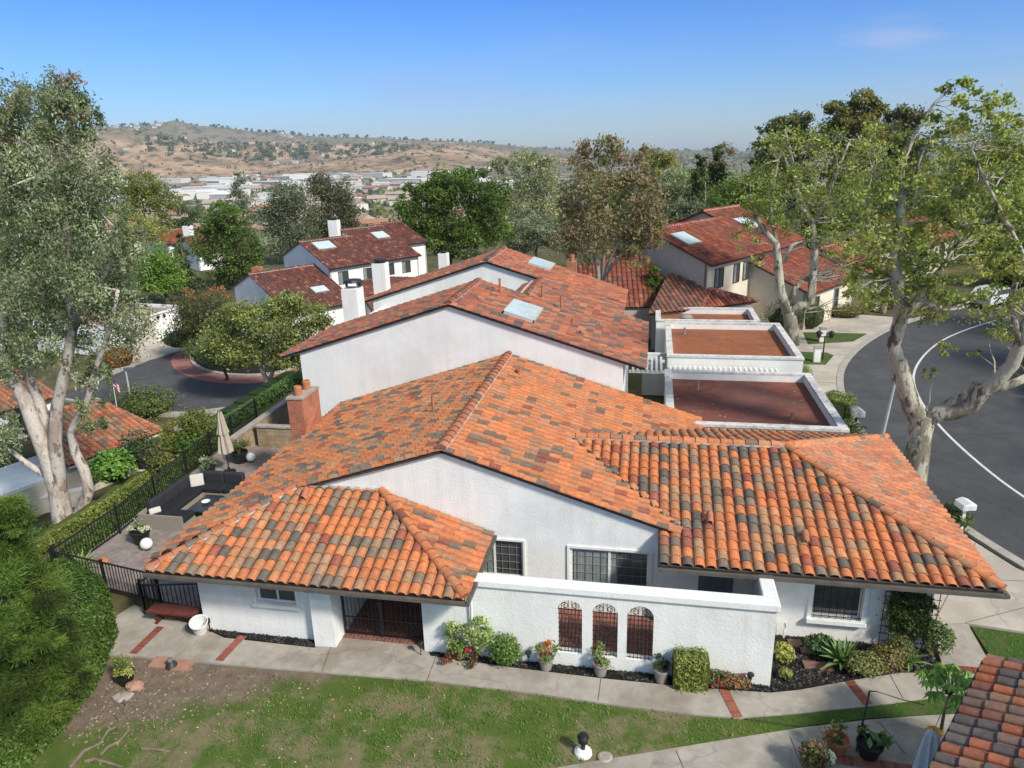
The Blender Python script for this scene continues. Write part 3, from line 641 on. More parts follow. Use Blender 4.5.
# front wing: front slope, right hip slope
zw = 2.36; hz = 3.43
r = MB(); tiles(r, [(XL, 14.3, zw), (-4.13, 14.3, zw), (-7.3, 17.48, hz), (-9.93, 17.48, hz)], PAL_A, expo=.33); r.build('roof', TILEM, A)
r = MB(); tiles(r, [(-4.13, 14.3, zw), (-4.13, 17.48, zw), (-7.3, 17.48, hz)], PAL_S, expo=.33); r.build('roof', TILEM, A)
r = MB(); caps(r, (-4.13, 14.32, zw+.06), (-7.3, 17.45, hz+.07), PAL_S[3:]+PAL_S[:1], .13, .36, mortar=False)
caps(r, (XL+.05, 14.34, zw+.05), (-9.93, 17.45, hz+.05), PAL_H, .12, .36)
r.bar((-9.93, 17.44, hz+.05), (-7.3, 17.44, hz+.05), .1, .07, (0, 0, 1), 3); r.build('hip_cap', TILEM, A)
# right wing: front, end and rear slopes
we = 2.43; wz = 3.87; XE = 8.32; AX = 4.1; YF = 16.35; YM = 21.1; YB = 25.9
r = MB(); tiles(r, [(.4, YF, we), (XE, YF, we), (AX, YM, wz), (.4, YM, wz)], PAL_A, expo=.33, frame=[(.4, YF, we), (XE, YF, we)])
tiles(r, [(.4, 18.1, we+(18.1-YF)*(wz-we)/(YM-YF)), (.4, YM, wz), (-2.36, YM, wz)], PAL_A, expo=.33, frame=[(.4, YF, we), (XE, YF, we)]); r.build('roof', TILEM, A)
r = MB(); tiles(r, [(XE, YF, we), (XE+.1, YB, we), (AX, YM, wz)], [((.58, .21, .10), 60), ((.54, .25, .14), 22), ((.30, .2, .14), 8), ((.45, .16, .09), 12)], expo=.33); r.build('roof', TILEM, A)
r = MB(); tiles(r, [(XE+.1, YB, we), (2.1, YB, we), (-2.36, YM, wz), (AX, YM, wz)], PAL_A, expo=.33); r.build('roof', TILEM, A)
r = MB(); caps(r, (XE-.02, YF+.04, we+.06), (AX, YM, wz+.07), PAL_S, .13, .36, mortar=False); caps(r, (XE+.08, YB-.04, we+.06), (AX, YM, wz+.07), PAL_S, .13, .36); r.build('hip_cap', TILEM, A)
r = MB(); caps(r, (-2.5, YM, wz+.05), (AX, YM, wz+.06), PAL_S, .14, .36); r.build('ridge_cap', TILEM, A)
r = MB(); n_ = 7
for i in range(n_):
    f = lambda t: Vector((-2.36+3.26*t, 21.11-3.51*t, 3.86-1.04*t+.055))
    r.bar(f(i/n_), f((i+1)/n_), .09, .07)
r.build('valley_shadow_strip', M['fascia'], A)  # dark bars laid along the valley to imitate shadow under the lifted tile ends
# gutters
g = MB()
def gutter(mb, a, b, out):
    a, b, o = Vector(a), Vector(b), Vector(out)
    mb.bar(a+o*.07-Vector((0, 0, .105)), b+o*.07-Vector((0, 0, .105)), .10, .085, (0, 0, 1))
gutter(g, (XL, 14.3, zw), (-4.08, 14.3, zw), (0, -1, 0)); gutter(g, (-4.13, 14.2, zw), (-4.13, 17.45, zw), (1, 0, 0)); g.build('gutter', M['eave'], A)
g = MB(); gutter(g, (.42, YF, we), (XE+.05, YF, we), (0, -1, 0)); gutter(g, (XE, YF-.1, we), (XE+.1, YB, we), (1, 0, 0)); g.build('gutter', M['eave'], A)
g = MB(); g.tube([(-4.2, 14.75, 2.2), (-4.2, 15.08, 1.95), (-4.2, 15.1, .1)], .035, 8); g.build('downpipe', M['white'], A)
# windows, door, gate
window(A, (-10.2, 15.15, 1.1), (1, 0, 0), (0, -1, 0), 1.15, .6, 1, (0, 0), .05, False, .1, 'white', .09, .09)
window(A, (W1[0], 17.5, W1[2]), (1, 0, 0), (0, -1, 0), W1[1]-W1[0], W1[3]-W1[2], 1, (8, 5), .06, (.05, .5), .06, 'white', 0, .06)
window(A, (W2[0], 17.5, W2[2]), (1, 0, 0), (0, -1, 0), W2[1]-W2[0], W2[3]-W2[2], 1, (10, 5), .07, (.05, .6), .06, 'white', 0, .07)
fr = window(A, (4.4, 17.25, .68), (1, 0, 0), (0, -1, 0), 1.22, 1.07, 0, (0, 0), .05, False, .13, 'white', .14, .11)
g = MB()
for i in range(7): g.bar((4.46+i*1.1/6, 17.2, .7), (4.46+i*1.1/6, 17.2, 1.74), .014)
for z in (.76, 1.68): g.bar((4.4, 17.2, z), (5.62, 17.2, z), .016)
g.build('grille', M['iron'], fr)
d = MB(); d.col = (.16, .19, .21); d.box((1.52, 17.33, .05), (2.38, 17.38, 2.04)); 
for z0, z1 in ((.2, .9), (1.05, 1.85)): d.box((1.66, 17.315, z0), (2.24, 17.33, z1), None, (.12, .145, .165))
do = d.build('door', M['any'], A); d = MB(); d.lathe((1.6, 17.33, 1.0), [(.0, 0), (.03, .02), (.03, .05), (0, .07)], 10, None, None, (0, -1, 0)); d.build('handle', M['iron'], do)
def scroll(mb, c, r, t=.012, y=None, turns=1.4, flip=1):
    c = Vector(c); pts = [c+Vector((flip*math.cos(a)*r*(1-a/12), 0, math.sin(a)*r*(1-a/12))) for a in [i*.45 for i in range(int(turns*14))]]
    mb.tube(pts, t, 4)
g = MB(); x0, x1, yg, zg = -7.9, -5.6, 15.5, 2.1
for a, bb in ((x0, -6.85), (-6.8, x1)):
    g.bar((a, yg, .1), (a, yg, zg), .05); g.bar((bb, yg, .1), (bb, yg, zg), .05)
    for z in (.14, .62, 1.5, zg): g.bar((a, yg, z), (bb, yg, z), .035)
    n = 9
    for i in range(1, n):
        x = a+(bb-a)*i/n; g.bar((x, yg, .14), (x, yg, zg), .016)
    for i in range(5):
        scroll(g, (a+(bb-a)*(i+.5)/5, yg, .38), .09, .01); scroll(g, (a+(bb-a)*(i+.5)/5, yg, 1.75), .1, .01, flip=-1)
ga = g.build('gate', M['iron'], A)
g = MB(); g.box((-6.9, yg-.05, 1.0), (-6.76, yg-.02, 1.2)); g.build('lock', M['iron'], ga)
dk = MB(); dk.col = (.05, .022, .016); dk.box((-7.2, 17.40, .05), (-6.2, 17.47, 2.05)); 
for i in range(4): dk.box((-7.12+i*.23, 17.385, .2), (-6.94+i*.23, 17.40, 1.9), None, (.035, .016, .012))
dd = dk.build('door', M['any'], A); d = MB(); d.lathe((-6.3, 17.4, 1.05), [(0, 0), (.03, .02), (.03, .05), (0, .07)], 10, None, None, (0, -1, 0)); d.build('handle', M['iron'], dd)
# roof pipes and vents
def pipe(parent, p, h=.5, r=.05, mat='terracotta'):
    mb = MB(); mb.lathe(Vector(p)-Vector((0, 0, .12)), [(r*2, 0), (r*1.3, .16), (r, .18), (r, h+.12), (r*1.25, h+.12), (r*1.25, h+.18), (r*.7, h+.18), (r*.7, h+.05)], 10); return mb.build('vent_pipe', M[mat], parent)
pipe(A, (-6.9, 21.4, za(-6.9)), .55); pipe(A, (-4.7, 25.1, za(-4.7)), .2, .09)
def hood(parent, p, dirv):
    mb = MB(); mb.col = (.42, .16, .09); d = Vector(dirv).normalized()*.8; x = d.cross(Vector((0, 0, 1))).normalized()*.75; p = Vector(p)-Vector((0, 0, .035))
    A_ = [p-d*.18+x*(.13*math.cos(math.pi*k/8))+Vector((0, 0, .05+.14*math.sin(math.pi*k/8))) for k in range(9)]
    B_ = [p+d*.2+x*(.13*math.cos(math.pi*k/8))+Vector((0, 0, -.05+.16*math.sin(math.pi*k/8))) for k in range(9)]
    for k in range(8): mb.f([A_[k], A_[k+1], B_[k+1], B_[k]])
    mb.f(A_); return mb.build('vent_hood', M['tile'], parent)
hood(A, (-9.45, 17.0, 3.42), (0, -1, -.3)); hood(A, (1.75, 17.85, 3.02), (0, -1, -.3)); hood(A, (4.1, 17.4, 2.88), (0, -1, -.3)); hood(A, (-4.4, 24.6, za(-4.4)+.05), (1, 0, -.3)); hood(A, (-6.6, 25.4, za(-6.6)+.05), (-1, 0, -.3))
# brick chimney against the west eave
c = MB(); c.box((-13.12, 23.2, 0), (-12.52, 24.6, 4.0)); ch = c.build('chimney', M['brick'], A)
c = MB(); c.box((-13.15, 23.17, 4.0), (-12.49, 24.63, 4.07)); c.build('crown', M['stone'], ch)
for y in (23.6, 24.3):
    c = MB(); c.lathe((-12.82, y-.05, 4.07), [(.15, 0), (.15, .3), (.13, .35), (.10, .35), (.10, .1), (0, .1)], 14); c.build('chimney_pot', M['terracotta'], ch)
# attached garage with red gravel flat roof
def flatroof(parent, x0, x1, y0, y1, zt, gm='gravel', t=.28, zb=-.1, cap=.04):
    mb = MB(); mb.box((x0, y0, zb), (x1, y0+t, zt-.1)); mb.box((x0, y1-t, zb), (x1, y1, zt-.1)); mb.box((x0, y0+t, zb), (x0+t, y1-t, zt-.1)); mb.box((x1-t, y0+t, zb), (x1, y1-t, zt-.1))
    mb.build('garage_wall', M['stucco2'], parent)
    mb = MB(); e = cap
    mb.box((x0-e, y0-e, zt-.1), (x1+e, y0+t, zt)); mb.box((x0-e, y1-t, zt-.1), (x1+e, y1+e, zt)); mb.box((x0-e, y0+t, zt-.1), (x0+t, y1-t, zt)); mb.box((x1-t, y0+t, zt-.1), (x1+e, y1-t, zt))
    mb.build('parapet', M['parapet'], parent)
    mb = MB(); mb.box((x0+t, y0+t, zt-.55), (x1-t, y1-t, zt-.38)); mb.build('flat_roof', M[gm], parent)
flatroof(A, .8, 7.2, 26.1, 33.1, 2.6)
# courtyard wall with three arches
cw = thing('courtyard_wall', 'white stucco courtyard wall with three arched openings and a thick cap', 'wall', (0, 15.2, 0))
mb = MB(); ARX = [(-2.02, -1.41), (-1.16, -.53), (-.31, .33)]; AZ0, AZ1 = .38, 1.95
wall(mb, (-4.26, 15.2, 0), (1, 0, 0), (0, -1, 0), 7.4, 2.14, [(a+4.26, bq+4.26, AZ0, AZ1) for a, bq in ARX], .22)
for a, bq in ARX:
    rr = (bq-a)/2; cx = (a+bq)/2; cz = AZ1-rr; K = 12
    for k in range(K):
        t0, t1 = math.pi*k/K, math.pi*(k+1)/K
        p0, p1 = (cx-rr*math.cos(t0), cz+rr*math.sin(t0)), (cx-rr*math.cos(t1), cz+rr*math.sin(t1))
        for yy in (15.2, 15.42): mb.f([(p0[0], yy, p0[1]), (p1[0], yy, p1[1]), (p1[0], yy, AZ1), (p0[0], yy, AZ1)][::1 if yy < 15.3 else -1])
        mb.f([(p0[0], 15.2, p0[1]), (p0[0], 15.42, p0[1]), (p1[0], 15.42, p1[1]), (p1[0], 15.2, p1[1])])
mb.box((2.92, 15.42, 0), (3.14, 17.2, 2.14)); 
mb.f([(3.142, 15.2, 0), (3.30, 15.35, 0), (3.142, 15.9, 0)]); mb.build('wall', M['stucco'], cw)
mb = MB(); mb.box((-4.28, 15.13, 2.14), (3.2, 15.5, 2.34)); mb.box((2.84, 15.5, 2.14), (3.2, 17.18, 2.34)); o = mb.build('cap', M['stucco'], cw)
bv = o.modifiers.new('soft', 'BEVEL'); bv.width = .03; bv.segments = 2
for a, bq in ARX:
    g = MB(); rr = (bq-a)/2; cx = (a+bq)/2; cz = AZ1-rr; y = 15.26
    for i in range(1, 7):
        x = a+(bq-a)*i/7; g.bar((x, y, AZ0), (x, y, cz+math.sqrt(max(0, rr*rr-(x-cx)**2))-.01), .014)
    for z in [AZ0+.04+i*.135 for i in range(10)]:
        g.bar((a, y, z), (bq, y, z), .012)
    g.bar((a, y, cz), (bq, y, cz), .02)
    for s in (-1, 1): scroll(g, (cx+s*rr*.42, y, cz+rr*.32), rr*.33, .01, flip=s)
    g.tube([(cx-rr*.98*math.cos(math.pi*k/12), y, cz+rr*.98*math.sin(math.pi*k/12)) for k in range(13)], .014, 5)
    g.build('grille', M['iron'], cw)
# ---------------------------------------------------------------- houses B and C behind
B = thing('attached_house', 'white gabled house with two skylights row rising directly behind the nearest house', 'house', (-6, 30, 0))
B['label'] = 'tall white gabled house directly behind the nearest house with one pale roof skylight'
SB = .315; XB = -7.8; ZB = 6.88; zb = lambda x: ZB-SB*abs(x-XB)
w = MB(); w.extrude([(-14.45, 27.1, -.3), (-.95, 27.1, -.3), (-.95, 27.1, zb(-.95)-.1), (XB, 27.1, ZB-.1), (-14.45, 27.1, zb(-14.45)-.1)], (0, .2, 0))
w.box((-14.45, 27.3, -3), (-14.25, 37, zb(-14.45)-.15)); w.box((-1.15, 27.3, 0), (-.95, 34.4, zb(-.95)-.15)); w.box((-14.25, 32.1, -3), (-6.1, 32.3, 4.9))
w.box((-6.1, 32.3, 3), (-5.9, 37, 6.1)); w.build('wall', M['stucco2'], B)
r = MB(); tiles(r, [(-15.3, 32.3, zb(-15.3)), (-15.3, 27.0, zb(-15.3)), (XB, 27.0, ZB), (XB, 32.3, ZB)], PAL_B); caps(r, (-15.25, 27.02, zb(-15.25)+.02), (XB, 27.02, ZB+.02), PAL_B, .1, .34, mortar=False); r.build('roof', TILEM, B)
r = MB(); tiles(r, [(-.1, 27.0, zb(-.1)), (-.1, 32.32, zb(-.1)), (XB, 32.32, ZB), (XB, 27.0, ZB)], PAL_B); tiles(r, [(-.1, 32.32, zb(-.1)), (-.1, 34.6, zb(-.1)), (-5.6, 34.6, zb(-5.6)), (-5.6, 32.32, zb(-5.6))], PAL_B)
tiles(r, [(-1.3, 34.6, zb(-1.3)), (-1.3, 37.0, zb(-1.3)), (-5.6, 37.0, zb(-5.6)), (-5.6, 34.6, zb(-5.6))], PAL_B)
tiles(r, [(-6.5, 36.95, zb(-5.6)-.35), (-6.5, 32.4, zb(-5.6)-.35), (-5.6, 32.4, zb(-5.6)), (-5.6, 36.95, zb(-5.6))], PAL_B)
caps(r, (-.15, 27.02, zb(-.15)+.02), (XB, 27.02, ZB+.02), PAL_B, .1, .34, mortar=False); r.build('roof', TILEM, B)
r = MB(); caps(r, (XB, 26.95, ZB+.05), (XB, 32.3, ZB+.05), PAL_B, .15, .36); caps(r, (-5.6, 32.4, zb(-5.6)+.05), (-5.6, 37, zb(-5.6)+.05), PAL_B, .13, .36); r.build('ridge_cap', TILEM, B)
def skylight(parent, x0, x1, y0, y1, zf, lift=.14):
    ctr = Vector(((x0+x1)/2, (y0+y1)/2, zf((x0+x1)/2)+lift*.6)); u = Vector((x1-x0, 0, zf(x1)-zf(x0))); L = u.length; u.normalize(); v = Vector((0, 1, 0)); n = u.cross(v)
    mb = MB(); t = .05; mb.cur = 0; mb.col = (.5, .48, .44)
    for a, bq, c1, d1 in ((-L/2, L/2, -(y1-y0)/2, -(y1-y0)/2+t), (-L/2, L/2, (y1-y0)/2-t, (y1-y0)/2), (-L/2, -L/2+t, -(y1-y0)/2, (y1-y0)/2), (L/2-t, L/2, -(y1-y0)/2, (y1-y0)/2)):
        mb.obox(ctr+u*(a+bq)/2+v*(c1+d1)/2, u, v, n, ((bq-a)/2, (d1-c1)/2, .12))
    for k in (1, 2): mb.obox(ctr+v*((y1-y0)*(k/3-.5))+n*.05, u, v, n, (L/2, .015, .05))
    f = mb.build('skylight', M['any'], parent); g = MB(); g.obox(ctr+n*.07, u, v, n, (L/2-t, (y1-y0)/2-t, .02)); g.build('glazing', M['skylight'], f)
skylight(B, -5.83, -4.55, 27.85, 30.3, zb)
for x, y in ((-3.9, 31.6), (-4.9, 32.6), (-3.2, 29.8), (-6.6, 31.2)): pipe(B, (x, y, zb(x)), .6 if y > 31 else .25)
for x, y in ((-2.6, 28.8), (-2.0, 31.0), (-6.9, 28.9)): hood(B, (x, y, zb(x)+.07), (1, 0, -.3))
c = MB(); c.box((-14.95, 32.9, -1), (-14.15, 33.8, 6.3)); ch = c.build('chimney', M['stucco2'], B)
c = MB(); 
for dx in (-.35, .35): c.box((-14.5+dx-.05, 33.35, 6.35), (-14.5+dx+.05, 33.45, 6.6))
c.lathe((-14.5, 33.4, 6.6), [(.5, -.02), (.42, .1), (0, .16)], 12); c.build('chimney_cap', M['iron'], ch)
flatroof(B, .95, 7.4, 35.6, 43.1, 2.6, 'gravel2')
mb = MB()
for i in range(7): mb.box((-.75+i*.22, 33.3, 2.42), (-.65+i*.22, 35.4, 2.56))
mb.box((-.9, 33.35, 2.3), (.8, 33.47, 2.42)); mb.box((-.9, 35.2, 2.3), (.8, 35.32, 2.42))
for i in range(22): mb.box((1.05+i*.24, 34.7, 1.95), (1.15+i*.24, 35.5, 2.1))
mb.box((1.0, 34.75, 1.83), (6.4, 34.87, 1.95)); mb.build('pergola', M['white'], B)
mb = MB(); mb.box((-.3, 36.9, 0), (.93, 37.1, 2.3)); mb.build('patio_wall', M['stucco2'], B)
Cc = thing('terrace_house', 'farthest white gabled house of the attached row, brick chimney and second skylight on its roof', 'house', (-8, 40, 0))
XC = -8.5; ZC = zb(XB)+SB*.7; zc = lambda x: ZC-SB*abs(x-XC)
w = MB(); w.extrude([(-15, 37.02, -3), (-1.9, 37.02, -3), (-1.9, 37.02, zc(-1.9)-.12), (XC, 37.02, ZC-.1), (-15, 37.02, zc(-15)-.1)], (0, .2, 0)); w.box((-15, 37.22, -4), (-14.8, 41.5, zc(-15)-.1)); w.box((-2.1, 37.22, -3), (-1.9, 41.5, zc(-1.9)-.12)); w.box((-14.8, 41.3, -4), (-2.1, 41.5, 5)); w.build('wall', M['stucco2'], Cc)
r = MB(); tiles(r, [(-15.9, 41.9, zc(-15.9)), (-15.9, 36.9, zc(-15.9)), (XC, 36.9, ZC), (XC, 41.9, ZC)], PAL_B); caps(r, (-15.8, 36.92, zc(-15.8)+.02), (XC, 36.92, ZC+.02), PAL_B, .1, .34, mortar=False); r.build('roof', TILEM, Cc)
r = MB(); tiles(r, [(-1.3, 37.02, zc(-1.3)), (-1.3, 41.0, zc(-1.3)), (XC, 41.9, ZC), (XC, 36.9, ZC)], PAL_B[:4]); caps(r, (-5.7, 36.92, zc(-5.7)+.02), (XC, 36.92, ZC+.02), PAL_B, .1, .34, mortar=False); r.build('roof', TILEM, Cc)
r = MB(); caps(r, (XC, 36.85, ZC+.05), (XC, 41.9, ZC+.05), PAL_B, .15, .36); r.build('ridge_cap', TILEM, Cc)
skylight(Cc, -6.7, -5.45, 39.1, 41.3, zc)
c = MB(); c.box((-4.85, 42.0, 2), (-4.3, 42.5, 6.3)); ch = c.build('chimney', M['brick'], Cc); c = MB(); c.lathe((-4.57, 42.25, 6.3), [(.13, 0), (.15, .4), (.1, .4), (.1, .1)], 10); c.build('chimney_pot', M['terracotta'], ch)
c = MB(); c.box((-15.3, 38.0, -1), (-14.55, 38.7, 6.8)); ch = c.build('chimney', M['stucco2'], Cc); c = MB(); c.lathe((-14.92, 38.35, 6.8), [(.3, 0), (.3, .1), (.42, .12), (.3, .22), (0, .26)], 12); c.build('chimney_cap', M['iron'], ch)
for x, y in ((-3.6, 38.0), (-2.8, 39.5), (-7.4, 39.3)): hood(Cc, (x, y, zc(x)+.07), (1, 0, -.3))
flatroof(Cc, .4, 6.4, 43.5, 47.3, 2.6, 'gravel2')
mb = MB(); mb.lathe((2.2, 44.6, 2.22), [(.3, 0), (.3, .25), (.42, .27), (.42, .35), (.2, .5), (0, .52)], 14); mb.build('roof_vent', M['gutter'], Cc)

# dry leaves blown onto the flat roofs
gx, gy, gz_ = [], [], []
for x0, x1, y0, y1 in ((1.1, 6.9, 26.4, 32.8), (1.25, 7.1, 35.9, 42.8)):
    n = 110; gx += list(nr.uniform(x0, x1, n)); gy += list(y0+(y1-y0)*nr.uniform(0, 1, n)); gz_ += [2.235]*n
n = len(gx); P_ = np.stack([gx, gy, gz_], 1); a_ = nr.uniform(0, 6.28, n); s_ = nr.uniform(.5, 1.6, (n, 1)); U_ = np.stack([np.cos(a_), np.sin(a_), nr.normal(0, .1, n)], 1)*.045*s_; W_ = np.stack([-np.sin(a_), np.cos(a_), nr.normal(0, .1, n)], 1)*.028*s_
tag(quads_mesh('leaf_litter', P_, U_, W_, np.array([(.30, .22, .14), (.38, .33, .27), (.10, .06, .05)])[nr.integers(0, 3, n)], None, M['any']), kind='stuff')
for (x, y, p_, hh) in ((2.2, 31.4, A, .35), (5.6, 28.0, A, .25), (2.0, 41.5, B, .35)): pipe(p_, (x, y, 2.2), hh, .05, 'gutter')
# ---------------------------------------------------------------- streets
def offs(pts, d):
    out = []
    for i in range(len(pts)):
        a, b = Vector(pts[max(i-1, 0)]), Vector(pts[min(i+1, len(pts)-1)]); t = (b-a).normalized(); out.append((pts[i][0]+t.y*d, pts[i][1]-t.x*d))
    return out
def smooth(pts, it=2):
    for _ in range(it):
        q = [pts[0]]
        for a, b in zip(pts, pts[1:]): q += [(a[0]*.75+b[0]*.25, a[1]*.75+b[1]*.25), (a[0]*.25+b[0]*.75, a[1]*.25+b[1]*.75)]
        pts = q+[pts[-1]]
    return pts
def ribbon(name, e0, e1, z1, z0, mat):
    mb = MB()
    for i in range(len(e0)-1):
        a, b, c, d = e0[i], e0[i+1], e1[i+1], e1[i]
        mb.f([(*a, z1), (*d, z1), (*c, z1), (*b, z1)]); mb.f([(*a, z0), (*a, z1), (*b, z1), (*b, z0)]); mb.f([(*d, z1), (*d, z0), (*c, z0), (*c, z1)])
    return tag(mb.build(name, mat), kind='structure')
SE = smooth([(16.5, 13), (14.0, 17.3), (12.2, 20.6), (10.9, 23.6), (10.1, 26.5), (9.75, 30), (9.7, 34), (10.1, 38.5), (11.3, 43.5), (13.9, 49), (17.2, 54), (23, 60), (32, 67), (50, 77), (80, 88)])
ribbon('street', SE, offs(SE, 9.2), -.035, -.3, M['asphalt'])
ribbon('kerb', offs(SE, -.32), offs(SE, .02), .055, -.3, M['kerb'])
ribbon('kerb', offs(SE, 9.15), offs(SE, 9.5), .055, -.3, M['kerb'])
ribbon('street_centre_line', offs(SE, 3.45), offs(SE, 3.57), -.029, -.034, M['paint'])
ribbon('pavement', offs(SE, 9.5), offs(SE, 10.4), .05, -.3, M['concrete'])
i0 = min(range(len(SE)), key=lambda i: abs(SE[i][1]-26)); i1 = min(range(len(SE)), key=lambda i: abs(SE[i][1]-58))
slab('driveway', [(7.2, 26)]+offs(SE, -.3)[i0:i1]+[(7.2, 60)], .03, -.2, M['drive'])
slab('grass_verge', [(7.4, 43.4), (10.3, 43.5), (11.2, 45.6), (10.9, 46.2), (7.4, 46.4)], .05, -.1, M['grassy'])
slab('grass_verge', [(10.2, 48.2), (13.2, 49.2), (14.6, 51.4), (10.5, 51.5)], .05, -.1, M['grassy'])
for a, b in (((7.3, 34.5), (9.5, 34.5)), ((7.3, 29.5), (9.6, 29.5)), ((7.3, 40), (10.1, 40)), ((7.3, 48), (12.7, 47.6))): joint(a, b, .034, .03)
ZL = -4.12
px = lambda L, z=ZL: [tuple(at(*p, z).xy) for p in L]
slab('street', px([(60, 398), (100, 406), (125, 411), (165, 413), (190, 413), (245, 406), (300, 396), (345, 372), (330, 345), (280, 336), (240, 340), (215, 344), (190, 349), (150, 359), (113, 374), (80, 388)]), ZL, -4.6, M['asphalt'])
ribbon('kerb', px([(60, 398), (100, 406), (125, 411), (165, 413), (190, 413), (245, 406), (300, 396)]), px([(60, 400), (100, 408.5), (125, 413.5), (165, 416), (190, 416), (245, 409), (300, 399)]), ZL+.12, -4.8, M['kerb'])
ribbon('kerb', px([(80, 386), (113, 372), (150, 357), (190, 347), (215, 342), (240, 338)]), px([(80, 389), (113, 375), (150, 360), (190, 349.5), (215, 344.5), (240, 340.5)]), ZL+.12, -4.8, M['kerb'])
ell = lambda cx, cy, rx, ry, n=40: px([(cx+rx*math.cos(2*math.pi*i/n), cy+ry*math.sin(2*math.pi*i/n)) for i in range(n)])
slab('island_paving', ell(238, 362, 67, 22), ZL+.03, -4.6, M['redpave'])
slab('island_kerb', ell(246, 360, 56, 17), ZL+.15, -4.6, M['kerb'])
slab('island_soil', ell(247, 360, 53, 15.5), ZL+.17, -4.6, M['mulch'])
slab('driveway', px([(100, 378), (104, 360), (128, 351), (160, 341), (190, 331), (204, 330), (215, 342), (190, 347.5), (150, 357.5)]), ZL+.05, -4.8, M['drive'])
slab('pavement', px([(190, 417), (245, 410), (262, 408), (262, 414), (200, 440), (170, 430)]), ZL+.06, -4.8, M['concrete'])
# ---------------------------------------------------------------- fences
def fence(name, label, pts, h=1.0, sp=.125, zf=lambda x, y: .035, post_every=2.0):
    t = thing(name, label, 'fence', (*pts[0], 0)); rl = MB(); bars = MB(); posts = []
    for a, b in zip(pts, pts[1:]):
        a, b = Vector((*a, 0)), Vector((*b, 0)); L = (b-a).length; z0, z1 = zf(a.x, a.y), zf(b.x, b.y)
        P = lambda s, z: a.lerp(b, s)+Vector((0, 0, z0+(z1-z0)*s+z))
        for z in (.1, h): rl.bar(P(0, z), P(1, z), .045, .035)
        n = max(1, round(L/sp))
        for i in range(1, n): bars.bar(P(i/n, .1), P(i/n, h), .018)
        k = max(1, round(L/post_every)); posts += [P(i/k, 0) for i in range(k)]
    posts.append(Vector((*pts[-1], zf(*pts[-1]))))
    rl.build('rail', M['iron'], t); bars.build('bars', M['iron'], t)
    for p in posts:
        m = MB(); m.bar(p, p+Vector((0, 0, h+.06)), .06); m.bar(p+Vector((0, 0, h+.06)), p+Vector((0, 0, h+.09)), .075); m.build('post', M['iron'], t)
    return t
fence('iron_fence', 'long black iron railing along the west edge of the patio behind the sofa', [(-18.2, 16.85), (-18.15, 19.6), (-18.75, 24.4), (-19.2, 28.6), (-19.3, 31)])
fence('iron_fence', 'short black iron railing at the south end of the patio beside the clipped hedge', [(-18.2, 16.75), (-13.95, 16.0)])
t = fence('iron_gate', 'low black iron gate panel standing behind the wooden bench', [(-14.12, 15.5), (-12.02, 15.92)], .95)
fence('iron_gate_leaf', 'narrow black iron gate leaf standing open next to the bench', [(-13.95, 15.98), (-14.12, 15.52)], 1.05)
# ---------------------------------------------------------------- bench, bucket, pots
def bench(loc):
    t = thing('bench', 'low red brown wooden bench in front of the black iron gate', 'bench', loc); x, y, z = loc
    for i in range(3):
        m = MB(); m.box((x-.75, y-.22+i*.15, .42), (x+.75, y-.08+i*.15, .46)); m.build('seat_plank', M['wood'], t)
    for s in (-.52, .52):
        m = MB(); m.box((x+s-.04, y-.18, .035), (x+s+.04, y+.18, .09)); m.box((x+s-.035, y-.09, .09), (x+s+.035, y+.09, .36)); m.box((x+s-.04, y-.2, .36), (x+s+.04, y+.2, .42)); m.build('leg', M['wood'], t)
    m = MB(); m.box((x-.5, y-.03, .2), (x+.5, y+.03, .27)); m.build('stretcher', M['wood'], t)
bench((-12.95, 15.28, 0))
def lathe_obj(name, prof, mat, p, parent=None, seg=18, axis=(0, 0, 1)):
    m = MB(); m.lathe(p, prof, seg, None, None, axis); return m.build(name, mat, parent, smooth=False)
t = thing('bucket', 'white plastic bucket tilted against the house wall beside the bench', 'bucket', (-11.95, 15.0, 0))
ax = (.18, -.3, 1); lathe_obj('body', [(0, .06), (.17, .06), (.23, .42), (.245, .43), (.245, .46), (.225, .46), (.165, .1), (0, .1)], M['white'], (-11.98, 14.98, .035), t, 20, ax)
m = MB(); m.tube([(-12.2, 14.9, .46), (-12.22, 14.72, .36), (-12.0, 14.6, .3), (-11.78, 14.7, .34), (-11.74, 14.86, .46)], .008, 5); m.build('handle', M['iron'], t)
m = MB(); m.lathe((-11.72, 15.02, .04), [(.02, 0), (.02, .28), (.05, .3), (.05, .42), (0, .44)], 8); tag(m.build('path_light', M['iron']), 'small black stake light beside the white bucket', 'lamp')
def plant(parent, c, r, n, leaf, cols, up=.5, name='foliage', mat='leafd'):
    return leaves(name, [(Vector(c), Vector(r), n)], leaf, cols, parent, M[mat], up=up)
def potted(name, label, p, r, h, potmat, cols, fr, fh, n=260, leaf=.09, cat='potted plant', up=.6):
    t = thing(name, label, cat, tuple(p))
    lathe_obj('pot', [(0, 0), (r*.68, 0), (r*.95, h*.85), (r*1.05, h*.86), (r*1.05, h), (r*.9, h), (r*.85, h*.8), (0, h*.8)], M[potmat], p, t)
    plant(t, (p[0], p[1], p[2]+h+fh*.35), (fr, fr, fh*.6), n, leaf, cols, up)
    m = MB()
    for i in range(7):
        a = rnd.uniform(0, 6.28); k = rnd.uniform(.3, .8); m.tube([(p[0], p[1], p[2]+h*.7), (p[0]+math.cos(a)*fr*k*.5, p[1]+math.sin(a)*fr*k*.5, p[2]+h+fh*.3), (p[0]+math.cos(a)*fr*k, p[1]+math.sin(a)*fr*k, p[2]+h+fh*.6)], [.012, .009, .005], 4, None, (.12, .1, .05))
    m.build('stem', M['bark'], t); return t
